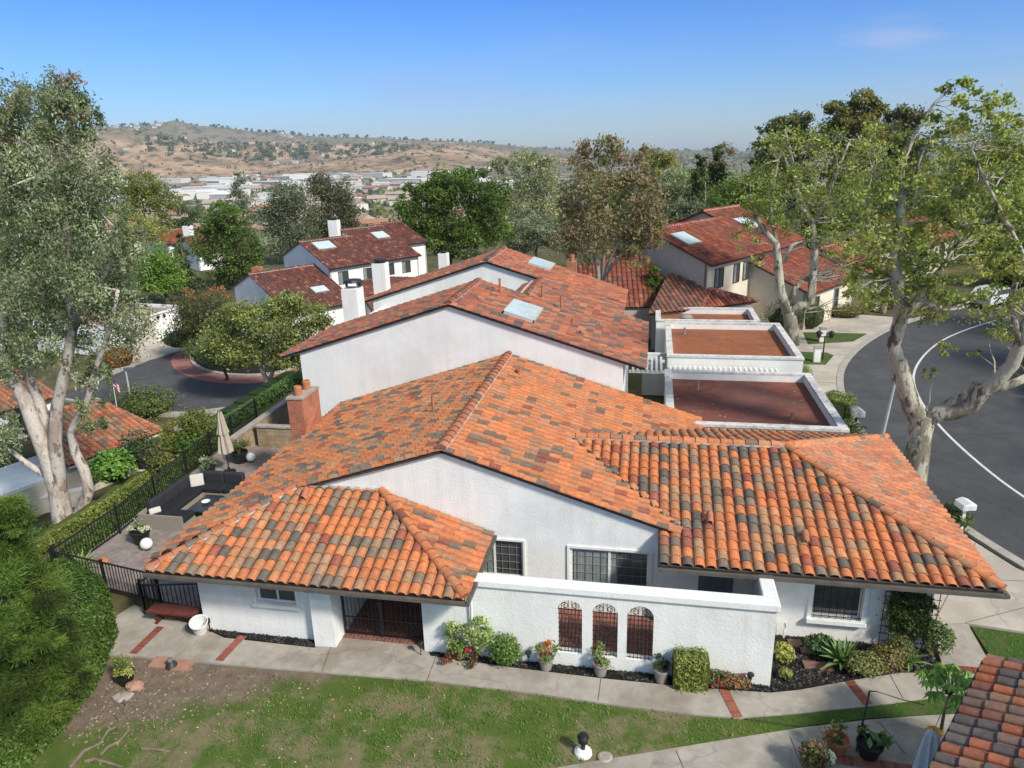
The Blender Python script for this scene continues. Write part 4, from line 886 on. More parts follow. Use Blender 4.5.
# ---------------------------------------------------------------- patio furniture
def cushion(name, parent, c, h, col, rot=0, lean=0, u=None):
    mb = MB(); u = Vector((math.cos(rot), math.sin(rot), 0)); v = Vector((-math.sin(rot), math.cos(rot), 0)); w = Vector((0, 0, 1))
    if lean: v, w = (v*math.cos(lean)+w*math.sin(lean)), (w*math.cos(lean)-v*math.sin(lean))
    mb.col = col; mb.obox(c, u, v, w, h); o = mb.build(name, M['cloth'], parent)
    b = o.modifiers.new('soft', 'BEVEL'); b.width = min(h)*.7; b.segments = 3; return o
so = thing('sectional_sofa', 'large U shaped patio sectional with wicker base and charcoal cushions', 'sofa', (-17.2, 22.5, 0))
m = MB(); m.box((-18.0, 20.4, .04), (-17.1, 24.1, .30)); m.box((-17.1, 20.4, .04), (-16.25, 21.2, .30)); m.box((-17.1, 23.2, .04), (-15.5, 24.1, .30))
m.box((-18.0, 20.32, .04), (-16.25, 20.4, .60)); m.box((-18.08, 20.32, .04), (-18.0, 24.18, .62)); m.box((-18.0, 24.1, .04), (-15.5, 24.18, .62)); m.build('base', M['wicker'], so)
CH_ = (.022, .024, .028)
for c, h in (((-17.53, 22.0, .40), (.46, .62, .11)), ((-17.53, 23.35, .40), (.46, .74, .11)), ((-16.65, 20.8, .40), (.43, .41, .11)), ((-17.53, 20.9, .40), (.46, .49, .11)), ((-16.65, 23.65, .40), (.43, .46, .11)), ((-15.85, 23.65, .40), (.37, .46, .11))): cushion('seat_cushion', so, c, h, CH_)
for y in (21.2, 22.15, 23.1): cushion('back_cushion', so, (-17.83, y, .70), (.12, .46, .24), (.035, .037, .042), 0, 0)
for x in (-16.9, -16.0): cushion('back_cushion', so, (x, 23.95, .70), (.45, .12, .24), (.035, .037, .042))
p = cushion('throw_pillow', None, (-17.45, 23.5, .68), (.25, .09, .25), (.5, .49, .46), .6, -.3); tag(p, 'square off white throw pillow in the far corner of the sofa', 'pillow')
p = cushion('throw_pillow', None, (-17.6, 20.75, .59), (.2, .07, .11), (.5, .49, .46), .9, -.35); tag(p, 'small oblong pale pillow at the near end of the sofa', 'pillow')
so.scale = (.95, .85, 1); so.location = (-16.85, 21.87, 0)
for o_, v_ in zip([o_ for o_ in COL.objects if o_.name.startswith('throw_pillow')], ((.35, -.78, 0), (.35, -.36, 0))): o_.location = v_
ct = thing('coffee_table', 'low black coffee table in the middle of the sectional', 'table', (-16.3, 22.6, 0))
m = MB(); m.box((-16.85, 21.4, .30), (-15.95, 22.95, .35)); m.build('table_top', plain('black_slate', (.025, .027, .03), .3), ct)
for x in (-16.78, -16.02):
    for y in (21.5, 22.85): m = MB(); m.box((x-.04, y-.04, .035), (x+.04, y+.04, .3)); m.build('leg', M['iron'], ct)
tag(lathe_obj('bowl', [(0, .0), (.08, 0), (.16, .07), (.15, .075), (.07, .02), (0, .02)], M['white'], (-16.05, 21.62, .352)), 'white bowl standing on the black coffee table', 'bowl')
ct.scale = (.9, .85, 1); ct.location = (-15.95, 21.96, 0)
um = thing('patio_umbrella', 'closed beige patio umbrella behind the sofa', 'umbrella', (-17.1, 24.85, 0))
lathe_obj('base', [(0, 0), (.28, 0), (.28, .06), (.05, .1), (.05, .25), (0, .25)], M['iron'], (-17.1, 24.85, .035), um)
m = MB(); m.tube([(-17.1, 24.85, .1), (-17.1, 24.85, 2.75)], .024, 8); m.build('pole', M['iron'], um)
m = MB(); K = 16; prof = [(.05, 2.72), (.12, 2.5), (.19, 2.0), (.25, 1.75), (.2, 1.72), (.27, 1.3), (.33, .95), (.28, .9)]
for i, (rr, z) in enumerate(prof):
    for j in range(K):
        f = rr*(1 if j % 2 else .62); a = 2*math.pi*j/K+.1*i; m.V.append((-17.1+f*math.cos(a), 24.85+f*math.sin(a), z+(.07 if j % 2 else 0)))
for i in range(len(prof)-1):
    for j in range(K): m.fi((i*K+j, (i+1)*K+j, (i+1)*K+(j+1) % K, i*K+(j+1) % K), None, (.42, .37, .30))
m.build('canopy', M['cloth'], um)
for p, lb in (((-16.45, 18.75), 'white globe light on the patio beside the near dark planter'), ((-16.75, 26.0), 'white globe light on the patio near the tan block wall')):
    t = thing('globe_light', lb, 'lamp', (*p, .035)); lathe_obj('globe', [(0.02, .0)]+[(.2*math.sin(a), .22-.2*math.cos(a)) for a in [math.pi*i/12 for i in range(1, 12)]]+[(0.01, .42)], M['white'], (*p, .04), t)
    lathe_obj('base', [(0, 0), (.1, 0), (.1, .04), (0, .04)], M['iron'], (*p, .035), t)
# tan block walls north of the patio
bw = thing('block_wall', 'low tan block wall beside the brick chimney', 'wall', (-16, 28, 0))
pA, pB = at(252, 430, 1.0), at(297, 433, 1.0); m = MB(); m.box((pA.x, 27.6, -.2), (-13.3, 27.85, 1.0)); m.build('wall', M['block'], bw); m = MB(); m.box((pA.x-.05, 27.55, 1.0), (-13.3, 27.9, 1.07)); m.build('coping', M['stone'], bw)
bw = thing('block_wall', 'long tan retaining wall running back from the patio fence', 'wall', (-18, 29, 0))
pA, pB = at(231, 440, .95), at(296, 394, .95); d = (pB-pA); n = Vector((d.y, -d.x, 0)).normalized()*.12
m = MB(); m.prism([tuple((pA+n).xy), tuple((pB+n).xy), tuple((pB-n).xy), tuple((pA-n).xy)], -1.5, .95); m.build('wall', M['block'], bw)
n = n*1.4; m = MB(); m.prism([tuple((pA+n).xy), tuple((pB+n).xy), tuple((pB-n).xy), tuple((pA-n).xy)], .95, 1.02); m.build('coping', M['stone'], bw)
# ---------------------------------------------------------------- things in front of the house
M['dustybrick'] = mottled('dusty_brick', (.30, .16, .115), (.38, .21, .155), 6, .9)
for q, lb in (((161, 663), 'left of two terracotta pavers lying on bare soil by the path'), ((183, 666), 'right of two terracotta pavers lying on bare soil by the path')):
    c = at(*q); m = MB(); m.obox((c.x, c.y, .02), (1, .08, 0), (-.08, 1, 0), (0, 0, 1), (.24, .2, .025)); tag(m.build('paver', M['dustybrick']), lb, 'paver')
c = at(172, 667); g = thing('frog_figure', 'small dark garden figure between the two terracotta pavers', 'figurine', (c.x, c.y, 0))
m = MB(); m.lathe((c.x, c.y, 0), [(.13, 0), (.15, .06), (.1, .14), (.06, .18), (0, .2)], 10, None, (.03, .03, .03)); m.build('body', M['any'], g)
m = MB(); m.lathe((c.x+.02, c.y-.05, .17), [(.02, 0), (.075, .05), (.075, .1), (.03, .15), (0, .16)], 10, None, (.12, .14, .10)); m.build('head', M['any'], g)
def rock(label, c, r, mat='stone', name='rock', sq=.6, rot=0):
    m = MB(); n, k = 9, 6; rr = random.Random(int(c[0]*100)); pts = []
    for i in range(k+1):
        a = math.pi*i/k
        for j in range(n):
            b = 2*math.pi*j/n+rot; q = rr.uniform(.78, 1.12); m.V.append((c[0]+r*q*math.sin(a)*math.cos(b), c[1]+r*.75*q*math.sin(a)*math.sin(b), c[2]+r*sq*(1-math.cos(a)*q)*.8))
    for i in range(k):
        for j in range(n): m.fi((i*n+j, i*n+(j+1) % n, (i+1)*n+(j+1) % n, (i+1)*n+j))
    return tag(m.build(name, M[mat]), label, 'rock')
c = at(135, 688); rock('broken terracotta coloured stone at the foot of the yellow green potted plant', (c.x, c.y, -.05), .26, 'dustybrick', 'broken_stone')
c = at(123, 697); rock('flat pale rock on the bare soil next to the clipped hedge', (c.x, c.y, -.05), .27, 'stone', 'rock', .35)
# exposed roots on the bare soil
for k, (pts, lb) in enumerate(((((123, 700), (127, 706), (124, 713)), 'short pale root sticking out below the flat rock'), (((70, 768), (84, 752), (100, 744), (108, 732), (116, 727)), 'longest exposed root running up from the bottom edge of the soil'), (((100, 756), (108, 748), (119, 742), (130, 730)), 'thin exposed root in the middle of the bare soil'), (((142, 749), (155, 750), (170, 752)), 'straight root lying across the soil near the dry grass'), (((116, 715), (120, 721)), 'stub of a broken root near the hedge'), (((85, 762), (95, 760), (112, 764), (122, 768)), 'low curved root at the very bottom of the soil patch'))):
    P = [at(*q) for q in pts]; m = MB(); n = len(P)
    m.tube([Vector((p.x, p.y, .012+.015*(i % 2))) for i, p in enumerate(P)], [.045*(1-.55*i/n) for i in range(n)], 7, None, (.20, .16, .12)); tag(m.build('root', M['bark']), lb, 'root')
for k, q in enumerate([(795, 646), (807, 652), (810, 667), (825, 669)]):
    c = at(*q); m = MB(); m.obox((c.x, c.y, .075), (1, .1, 0), (-.1, 1, 0), (0, 0, 1), (.17, .15, .02), None, (.21, .115, .09)); m.cur = 0
    tag(m.build('stepping_stone', M['any']), ['square clay stepping stone nearest the house under the faucet', 'square clay stepping stone at the right of the upper pair', 'left stepping stone of the lower pair in the black mulch', 'right stepping stone of the lower pair in the black mulch'][k], 'stepping stone', 'clay stepping stones in the mulch bed')
t = thing('garden_hose_bib', 'white faucet post on the wall left of the barred window', 'faucet', (3.75, 17.15, 0)); m = MB(); m.tube([(3.75, 17.1, .05), (3.75, 17.1, .55)], .025, 6); m.build('pipe', M['white'], t); m = MB(); m.tube([(3.75, 17.1, .5), (3.75, 17.0, .5), (3.75, 16.97, .43)], .02, 6); m.build('spout', M['gutter'], t)
for x, y, lb in ((-5.6, 14.98, 'black stake light at the right foot of the entry gate'), (-2.75, 15.02, 'black stake light left of the first arch'), (2.65, 15.05, 'black stake light among red leaves at the right end of the courtyard wall')):
    t = thing('path_light', lb, 'lamp', (x, y, .05), 'stake lights along the wall'); m = MB(); m.tube([(x, y, .0), (x, y, .3)], .012, 6); m.build('stake', M['iron'], t)
    m = MB(); m.lathe((x, y, .28), [(.035, 0), (.04, .12), (.09, .13), (.07, .17), (.0, .19)], 10); m.build('lamp_head', M['iron'], t)
c = at(583, 753); t = thing('solar_lantern', 'black and white solar lantern standing on the lawn', 'lamp', (c.x, c.y, 0))
lathe_obj('base', [(0, 0), (.2, .0), (.19, .06), (.12, .12), (0, .13)], M['white'], (c.x, c.y, 0), t); lathe_obj('post', [(.05, .1), (.05, .3), (.11, .31), (.11, .42), (.13, .43), (.09, .5), (0, .52)], M['iron'], (c.x, c.y, 0), t)
c = at(605, 758); t = thing('stone_disc', 'pale round stone disc lying in the grass beside the solar lantern', 'disc', (c.x, c.y, 0)); lathe_obj('disc', [(0, 0), (.15, 0), (.16, .03), (.12, .045), (.05, .03), (0, .03)], M['stone'], (c.x, c.y, .005), t)
for q in ((520, 704), (578, 704)): pass
t = thing('shepherd_hook', 'thin black plant hook pole with a long bent arm at the path corner', 'pole', (4.66, 13.42, 0))
m = MB(); m.tube([(4.66, 13.42, 0), (4.86, 13.75, 1.35)], .022, 6); m.build('pole', M['iron'], t); m = MB(); m.tube([(4.86, 13.75, 1.35), (5.0, 13.72, 1.38), (5.5, 13.75, 1.22), (6.0, 13.85, 1.06)], [.016, .012, .01, .008], 5); m.build('arm', M['iron'], t)
wu = thing('folded_umbrella', 'folded grey white market umbrella below the corner tile roof', 'umbrella', (5.66, 12.5, 0))
m = MB(); m.tube([(5.66, 12.5, 0), (5.66, 12.5, 1.55)], .02, 7); m.build('pole', M['iron'], wu)
m = MB(); K = 14; prof = [(.03, 1.62), (.12, 1.5), (.17, 1.2), (.21, .8), (.24, .5)]
for i, (rr, z) in enumerate(prof):
    for j in range(K): f = rr*(1 if j % 2 else .55); a = 2*math.pi*j/K+.12*i; m.V.append((5.66+f*math.cos(a), 12.5+f*math.sin(a), z))
for i in range(len(prof)-1):
    for j in range(K): m.fi((i*K+j, (i+1)*K+j, (i+1)*K+(j+1) % K, i*K+(j+1) % K), None, (.55, .57, .6))
m.build('canopy', M['cloth'], wu)
# ---------------------------------------------------------------- street furniture
def mailbox(loc, label, col=(.72, .73, .74), rot=.3, w=.5, d=.32, h=.34, ph=1.0):
    t = thing('mailbox', label, 'mailbox', loc); x, y, z = loc; u = Vector((math.cos(rot), math.sin(rot), 0)); v = Vector((-u.y, u.x, 0))
    m = MB(); m.bar((x, y, z), (x, y, z+ph), .09); m.build('post', M['white'] if col[0] > .5 else M['iron'], t)
    m = MB(); m.col = col; c = Vector((x, y, z+ph)); pr = [(-w/2, 0), (w/2, 0), (w/2, h*.7), (0, h), (-w/2, h*.7)]
    m.extrude([c+u*a+Vector((0, 0, bq))-v*d for a, bq in pr], v*d*2); b = m.build('box', M['any'], t)
    m = MB(); m.col = tuple(k*.8 for k in col); m.obox(c+Vector((0, 0, h*.35))-v*(d+.006), u, v, (0, 0, 1), (w*.42, .006, h*.26)); m.build('door', M['any'], b)
mailbox((10.35, 23.55, 0), 'white mailbox on a post among shrubs at the kerb, nearest the camera', rot=.25, w=.44, d=.23, h=.28)
mailbox((9.15, 32.2, 0), 'grey mailbox beside the square hedge at the garage corner', (.42, .43, .43), .15, .45)
t = thing('lantern_post', 'double headed black lantern on a thin post at the driveway grass', 'lamp', (10.35, 44.6, 0)); m = MB(); m.tube([(10.35, 44.6, 0), (10.35, 44.6, 1.5)], .04, 6); m.build('post', M['iron'], t)
for s in (-.35, .35): m = MB(); m.lathe((10.35+s, 44.6, 1.4), [(.1, 0), (.16, .25), (.25, .27), (.06, .42), (0, .45)], 8); m.build('lamp_head', M['iron'], t)
m = MB(); m.bar((10.0, 44.6, 1.45), (10.7, 44.6, 1.45), .05); m.build('crossbar', M['iron'], t)
for q, lb in (((9.9, 44.1), 'white pedestal pillar on the small grass patch'), ((11.2, 49.0), 'white pedestal pillar beside the shrub bed of the right hand house')):
    t = thing('pedestal', lb, 'pillar', (*q, 0)); m = MB(); m.box((q[0]-.18, q[1]-.18, 0), (q[0]+.18, q[1]+.18, .9)); m.build('shaft', M['stucco'], t); m = MB(); m.box((q[0]-.22, q[1]-.22, .9), (q[0]+.22, q[1]+.22, .98)); m.build('cap', M['stone'], t)
def streetlight(loc, top, label, hd=(0, 1)):
    t = thing('street_lamp', label, 'street lamp', loc); x, y, z = loc
    m = MB(); m.tube([loc, (x, y, z+.5), top], [.1, .075, .05], 8, None, (.42, .42, .40)); m.build('pole', M['any'], t)
    a = Vector(top); m = MB(); m.col = (.10, .10, .10); u = Vector((hd[0], hd[1], 0)); m.obox(a+u*.3+Vector((0, 0, .08)), u, (-u.y, u.x, 0), (0, 0, 1), (.42, .16, .06)); h = m.build('lamp_head', M['any'], t)
    m = MB(); m.obox(a+u*.35+Vector((0, 0, .012)), u, (-u.y, u.x, 0), (0, 0, 1), (.25, .11, .012)); m.build('lens', M['skylight'], h)
b = at(133, 411, ZL+.1); tp = atY(125.5, 370, b.y); streetlight(tuple(b), tuple(tp), 'grey street lamp leaning beside the cul-de-sac on the left', (.8, .3))
b = at(889, 442, 0); streetlight((10.0, 31.2, 0), (10.2, 31.2, 2.9), 'thin pale lamp post at the kerb left of the sycamore trunk', (.9, .2))
b = at(117, 408, -3.2); t = thing('flag', 'small flag with red and white stripes and a blue corner hanging by the tile roof', 'flag', tuple(b)); hgt = 2.2
m = MB(); m.tube([b, b+Vector((.1, 0, hgt))], .02, 6); m.build('pole', M['white'], t); m = MB(); tpv = b+Vector((.1, 0, hgt))
for i in range(7):
    for j in range(4):
        f = lambda jj, ii: tpv+Vector((.02+jj*.09, .04*math.sin(jj*1.7), -.05-ii*.09-jj*.12))
        m.f([f(j, i), f(j+1, i), f(j+1, i+1), f(j, i+1)], None, (.05, .07, .2) if (i < 4 and j < 2) else ((.55, .07, .08) if i % 2 == 0 else (.7, .7, .7)))
m.build('cloth', M['cloth'], t)
# parked cars seen through the trees
def car(loc, rot, col, label):
    t = thing('parked_car', label, 'car', loc); u = Vector((math.cos(rot), math.sin(rot), 0)); v = Vector((-u.y, u.x, 0)); o = Vector(loc); Z = Vector((0, 0, 1)); P = lambda a, b, c: o+u*a+v*b+Z*c
    side = [(-2.2, .35), (2.2, .35), (2.25, .62), (2.1, .82), (1.1, .95), (.4, 1.42), (-1.2, 1.45), (-1.95, 1.0), (-2.25, .9)]
    m = MB(); m.col = col; m.extrude([P(a, -.85, c) for a, c in side][::-1], v*1.7); b = m.build('body', plain('car_paint', col, .25), t); bv = b.modifiers.new('soft', 'BEVEL'); bv.width = .08; bv.segments = 2
    m = MB()
    for s in (-1, 1): m.extrude([P(a, s*.84, c) for a, c in ((.95, .97), (.38, 1.36), (-1.15, 1.38), (-1.7, 1.0))], v*s*.025)
    m.f([P(1.08, -.7, .985), P(1.08, .7, .985), P(.46, .66, 1.4), P(.46, -.66, 1.4)]); m.build('windows', M['glass'], t)
    for a in (-1.35, 1.35):
        for s in (-1, 1):
            m = MB(); m.lathe(P(a, s*.72, .33), [(0, -.02), (.33, -.02), (.33, .16), (0, .16)], 16, None, None, tuple(v*s)); w_ = m.build('wheel', M['iron'], t); m = MB(); m.lathe(P(a, s*.885, .33), [(0, 0), (.19, 0), (.17, .012), (0, .012)], 12, None, None, tuple(v*s)); m.build('rim', M['gutter'], w_)
    for s in (-.6, .6): m = MB(); m.obox(P(2.235, s, .68), u, v, Z, (.03, .16, .06)); m.build('headlight', M['skylight'], t)
car((26.6, 62.2, -.03), .75, (.60, .62, .64), 'silver car parked at the far kerb under the right hand trees')
# ---------------------------------------------------------------- neighbouring houses
D1 = Vector((.55, .835, 0)).normalized(); D2 = Vector((-D1.y, D1.x, 0))
def unit(t, o, s0, s1, dr, ze, k, zg, wm, pal, wins=(), back=None, e1=D1, e2=D2, oh=.45, pitch=.33, gable=True, far=True, ridge=True, side=()):
    """gable-roofed block: facade along e1 at depth 0, eave height ze, ridge at depth dr"""
    o = Vector(o); back = back or 2*dr; Z = Vector((0, 0, 1)); zr = ze+k*dr
    P = lambda s, d, z: o+e1*s+e2*d+Z*z
    zz = lambda d: zr-k*abs(d-dr)
    w = MB(); N_ = -e2
    wall(w, P(s0, 0, zg), e1, N_, s1-s0, ze-zg-.05, [(a-s0, a-s0+wd, z-zg, z-zg+h) for a, z, wd, h in wins], .2)
    for s, vec in ((s0, e1*.2), (s1, -e1*.2)):
        w.extrude([P(s, 0, zg), P(s, back, zg), P(s, back, zz(back)-.1), P(s, dr, zr-.1), P(s, 0, ze-.1)], vec)
    wall(w, P(s1, back, zg), -e1, e2, s1-s0, zz(back)-zg-.1)
    w.build('wall', M[wm], t)
    T_ = TILEF if far else TILEM; sg = 4 if far else 6
    r = MB(); tiles(r, [P(s0-.15, -oh, ze-k*oh), P(s1+.15, -oh, ze-k*oh), P(s1+.15, dr, zr), P(s0-.15, dr, zr)], pal, pitch, .38, sg); r.build('roof', T_, t)
    r = MB(); tiles(r, [P(s1+.15, back+oh, zz(back+oh)), P(s0-.15, back+oh, zz(back+oh)), P(s0-.15, dr, zr), P(s1+.15, dr, zr)], pal, pitch, .38, sg); r.build('roof', T_, t)
    r = MB(); caps(r, P(s0-.2, dr, zr+.05), P(s1+.2, dr, zr+.05), pal, .15, .4, seg=5); caps(r, P(s0-.13, -oh, ze-k*oh+.02), P(s0-.13, dr, zr+.02), pal, .1, .4, seg=5, mortar=False); r.build('ridge_cap', T_, t)
    for a, z, wd, h in wins: window(t, P(a, 0, z), e1, N_, wd, h, 1, (0, 0), .07, (.05, .45), .08, 'fascia')
    return P, zz
def sky(t, P, zz, s0, s1, d0, d1_, e1=D1):
    m = MB(); a, b, c, d = P(s0, d0, zz(d0)+.16), P(s1, d0, zz(d0)+.16), P(s1, d1_, zz(d1_)+.16), P(s0, d1_, zz(d1_)+.16); n = (b-a).cross(d-a).normalized()
    m.extrude([a, b, c, d], -n*.2); f = m.build('skylight', M['gutter'], t)
    i = lambda p: p+((a+b+c+d)/4-p)*.1+n*.02
    m = MB(); m.extrude([i(a), i(b), i(c), i(d)], -n*.03); m.build('glazing', M['skylight'], f)
def stack(t, c, w_, h, z0, mat='stucco2', cap=True):
    m = MB(); m.box((c[0]-w_/2, c[1]-w_/2, z0), (c[0]+w_/2, c[1]+w_/2, h)); ch = m.build('chimney', M[mat], t)
    if cap: m = MB(); m.lathe((c[0], c[1], h), [(w_*.3, 0), (w_*.3, .15), (w_*.45, .17), (w_*.3, .3), (0, .32)], 10); m.build('chimney_cap', M['iron'], ch)
# two-storey white house in the middle distance
t = thing('two_storey_house', 'white two storey row house with dark red roof beyond the two white chimneys', 'house', (-34, 72, -4))
oD = at(331.5, 268, 2.1); oD.z = 0; oD += D2*.4
P, zz = unit(t, oD, 0, 6.0, 5.0, 2.2, .42, -4.3, 'stucco2', PAL_D, [(.9, .2, 1.25, 1.35), (3.9, .2, 1.1, 1.3)], 9)
sky(t, P, zz, .8, 3.0, 2.9, 4.4)
P2, zz2 = unit(t, oD, 6.0, 11.2, 6.4, 2.2, .42, -4.3, 'stucco2', PAL_D, [(6.7, .35, 1.2, 1.25), (8.9, .3, 1.2, 1.3)], 10)
sky(t, P2, zz2, 8.6, 10.4, 3.6, 5.0); unit(t, oD+D2*4.5, 11.4, 16, 4.6, 2.9, .42, -4.3, 'stucco2', PAL_D, [], 9)
c = P(5.2, 6.6, 0); stack(t, c, 1.0, 6.0, 1)
stack(t, P2(14.0, -1.0, 0), 1.0, 2.0, -4)
# one-storey wings around it
t = thing('low_wing_house', 'low house with broad dark red gable roof left of the white row house', 'house', (-33, 62, -4))
def quadroof(t, pts, pal, far=True, pitch=.33):
    pts = [Vector(p) for p in pts]; nn = (pts[1]-pts[0]).cross(pts[2]-pts[0])
    if len(pts) == 4: q = pts[3]-pts[0]; pts[3] = Vector((pts[3].x, pts[3].y, pts[0].z-(nn.x*q.x+nn.y*q.y)/nn.z))
    r = MB(); tiles(r, pts, pal, pitch, .38, 4 if far else 6); r.build('roof', TILEF if far else TILEM, t)
def box_under(t, pts, z0, mat, inset=.5):
    c = sum((Vector(p) for p in pts), Vector())/len(pts); m = MB(); q = [tuple((Vector(p)+(c-Vector(p)).normalized()*inset).xy) for p in pts]; m.prism(q, z0, min(Vector(p).z for p in pts)-.1); m.build('wall', M[mat], t)
def onplane(px, py, a, b, c):
    d = Vector(ray(px, py)); n = (b-a).cross(c-a); o = Vector((0, 0, CH)); return o+d*(n.dot(a-o)/n.dot(d))
gD = oD-D1*.1; aq = onplane(314, 265, gD, gD+D2, gD+Vector((0, 0, 1))); zr_ = aq.z; Lw = (aq-at(243, 271.5, zr_)).dot(D1); ap = aq-D1*Lw; ow = ap-D2*6.6; ow.z = 0
P, zz = unit(t, ow, -.4, Lw, 6.6, zr_-2.77, .42, -5.2, 'stucco2', PAL_D, [], 10.5); sky(t, P, zz, Lw-3, Lw-1.4, 1.8, 2.8); stack(t, P(1.4, 8.6, 0), .8, zr_+.3, -3, 'brick', False)
t = thing('low_wing_house', 'one storey dark red roofed wing under the windows of the two storey house', 'house', (-24, 68, -4))
e0, e1_ = at(372, 312, -1.3), at(440, 285, -1.3); r0, r1 = at(356, 285, .2), at(404, 272, .2); quadroof(t, [e0, e1_, r1, r0], PAL_D); box_under(t, [e0, e1_, r1, r0], -4.4, 'stucco2', .3)
# far left house
t = thing('far_house', 'distant white house with a red roof between the conifers on the left', 'house', (-75, 118, -5))
oF = at(199, 262, 0); oF = Vector((-66, 104, 0)); a_ = atY(197, 252, 104); oF = Vector((a_.x, 104, 0)); zf_ = a_.z
P, zz = unit(t, oF, 0, 8, 5, zf_, .4, zf_-7, 'stucco2', PAL_D, [(.8, zf_-2.2, 1.4, 1.4), (4, zf_-2.2, 1.4, 1.4)], 9, pitch=.4); stack(t, P(2, 7, 0), 1.2, zf_+3.6, zf_-1)
a_ = atY(170, 262, 112); t = thing('far_house', 'distant white walled house with red tiles left of the dark narrow conifer', 'house', (a_.x, 112, a_.z-6)); unit(t, Vector((a_.x, 112, 0)), 0, 9, 4.5, a_.z+3.2, .4, a_.z-5, 'stucco2', PAL_E, [(1, a_.z+1, 1.4, 1.3)], 9, pitch=.4)
# house across the cul-de-sac with garage
t = thing('garage_house', 'white flat roofed garage with a wide pale door at the cul-de-sac', 'garage', (-48, 56, ZL))
gA, gB = at(126, 352.5, ZL), at(160, 341.5, ZL); gd = (gB-gA); L1 = gd.length; gd.normalize(); gn = Vector((gd.y, -gd.x, 0))
if gn.y > 0: gn = -gn
gw = L1+3.4; m = MB(); wall(m, gA-gd*1.5, gd, gn, gw+1.5, 2.75, [(1.6, L1+1.3, .02, 2.1)], .25); bk = -gn*9
for s in (-1.5, gw): m.extrude([gA+gd*s, gA+gd*s+Vector((0, 0, 2.9)), gA+gd*s+bk+Vector((0, 0, 2.9)), gA+gd*s+bk], gd*(.25 if s < 0 else -.25))
m.build('wall', M['stucco'], t); m = MB(); m.extrude([gA-gd*1.4+Vector((0, 0, 2.62)), gA+gd*(gw-.1)+Vector((0, 0, 2.62)), gA+gd*(gw-.1)+bk+Vector((0, 0, 2.62)), gA-gd*1.4+bk+Vector((0, 0, 2.62))], (0, 0, -.1)); m.build('flat_roof', mottled('grey_flat_roof', (.26, .22, .19), (.36, .31, .27), .8, .95, 0, 1, (.16, .11, .08), .3), t)
m = MB(); m.col = (.50, .47, .42); m.extrude([gA+gd*.1-gn*.12, gA+gd*(L1-.2)-gn*.12, gA+gd*(L1-.2)-gn*.12+Vector((0, 0, 2.2)), gA+gd*.1-gn*.12+Vector((0, 0, 2.2))], -gn*.04)
for i in range(1, 4): m.obox(gA+gd*(L1/2)-gn*.115+Vector((0, 0, .55*i)), gd, gn, (0, 0, 1), (L1/2-.2, .008, .012), None, (.35, .33, .3))
m.build('garage_door', M['any'], t)
for s in (L1+.2, L1+1.0):
    q = gA+gd*s+gn*.1+Vector((0, 0, 2.2)); m = MB(); m.lathe(q, [(.1, 0), (.14, .2), (.2, .22), (0, .35)], 8); m.build('wall_lamp', M['iron'], t)
# neighbour on the left, lower down the slope
t = thing('neighbour_house', 'cream walled neighbour house with an orange tile roof behind the eucalyptus trunk', 'house', (-31, 30, -4.5))
p1 = at(164, 430.5, -2.1); p0 = at(78, 462.5, -2.1); ed = (p1-p0).normalized(); p00 = p0-ed*.5; en = Vector((-ed.y, ed.x, 0)); dep = 4.4; ri = 1.6
r = MB(); tiles(r, [p00, p1, p1+en*dep-ed*1.0+Vector((0, 0, ri)), p00+en*dep+Vector((0, 0, ri))], PAL_H, .31, .36, 6); r.build('roof', TILEM, t)
pe = p1+en*dep*2; r = MB(); tiles(r, [p1, pe, p1+en*dep-ed*1.0+Vector((0, 0, ri))], PAL_H, .31, .36, 6); r.build('roof', TILEM, t)
r = MB(); tiles(r, [pe, p00+en*dep*2, p00+en*dep+Vector((0, 0, ri)), p1+en*dep-ed*1.0+Vector((0, 0, ri))], PAL_H, .31, .36, 6); r.build('roof', TILEM, t)
r = MB(); rr_ = p1+en*dep-ed*1.0+Vector((0, 0, ri)); caps(r, p1, rr_, PAL_H, .13, .36); caps(r, pe, rr_, PAL_H, .13, .36); caps(r, p00+en*dep+Vector((0, 0, ri)), rr_, PAL_H, .14, .36); r.build('ridge_cap', TILEM, t)
Ln = (p1-p00).length; m = MB(); O_ = p00+en*.6; O_.z = -5.2; wall(m, O_, ed, -en, Ln-.6, 3.0, [(Ln-5.6, Ln-3.4, 1.25, 2.6)], .2); O2 = p1-ed*.6+en*.6; O2.z = -5.2; wall(m, O2, en, ed, dep*2-1.2, 3.0); m.build('wall', M['cream'], t)
for a, wd, z, h in ((Ln-5.6, 2.2, 1.25, 1.35),): window(t, O_+ed*a+Vector((0, 0, z)), ed, -en, wd, h, 1, (0, 0), .06, False, .1)
g = MB(); gutter(g, p00, p1, -en); g.build('gutter', M['soffit'], t)
t = thing('flat_roofed_annex', 'cream flat roofed annex with a wide window left of the eucalyptus trunk', 'building', (-33, 26, -5)); a1 = at(86, 466, -2.6); a0 = a1-ed*9; m = MB(); O3 = Vector((a0.x, a0.y, -5.4)); wall(m, O3, ed, -en, 9, 2.8, [(3.4, 5.4, 1.2, 2.1)]); wall(m, O3+ed*9, en, ed, 4, 2.8); m.prism([tuple((a0+en*.2).xy), tuple((a1+en*.2).xy), tuple((a1+en*4).xy), tuple((a0+en*4).xy)], -2.75, -2.62); m.build('wall', M['cream'], t); m = MB(); m.prism([tuple((a0+en*.25).xy), tuple((a1+en*.25).xy), tuple((a1+en*3.9).xy), tuple((a0+en*3.9).xy)], -2.6, -2.58); m.build('flat_roof', M['stucco'], t); window(t, O3+ed*3.4+Vector((0, 0, 1.2)), ed, -en, 2, .9, 2, (0, 0), .06, False, .08)
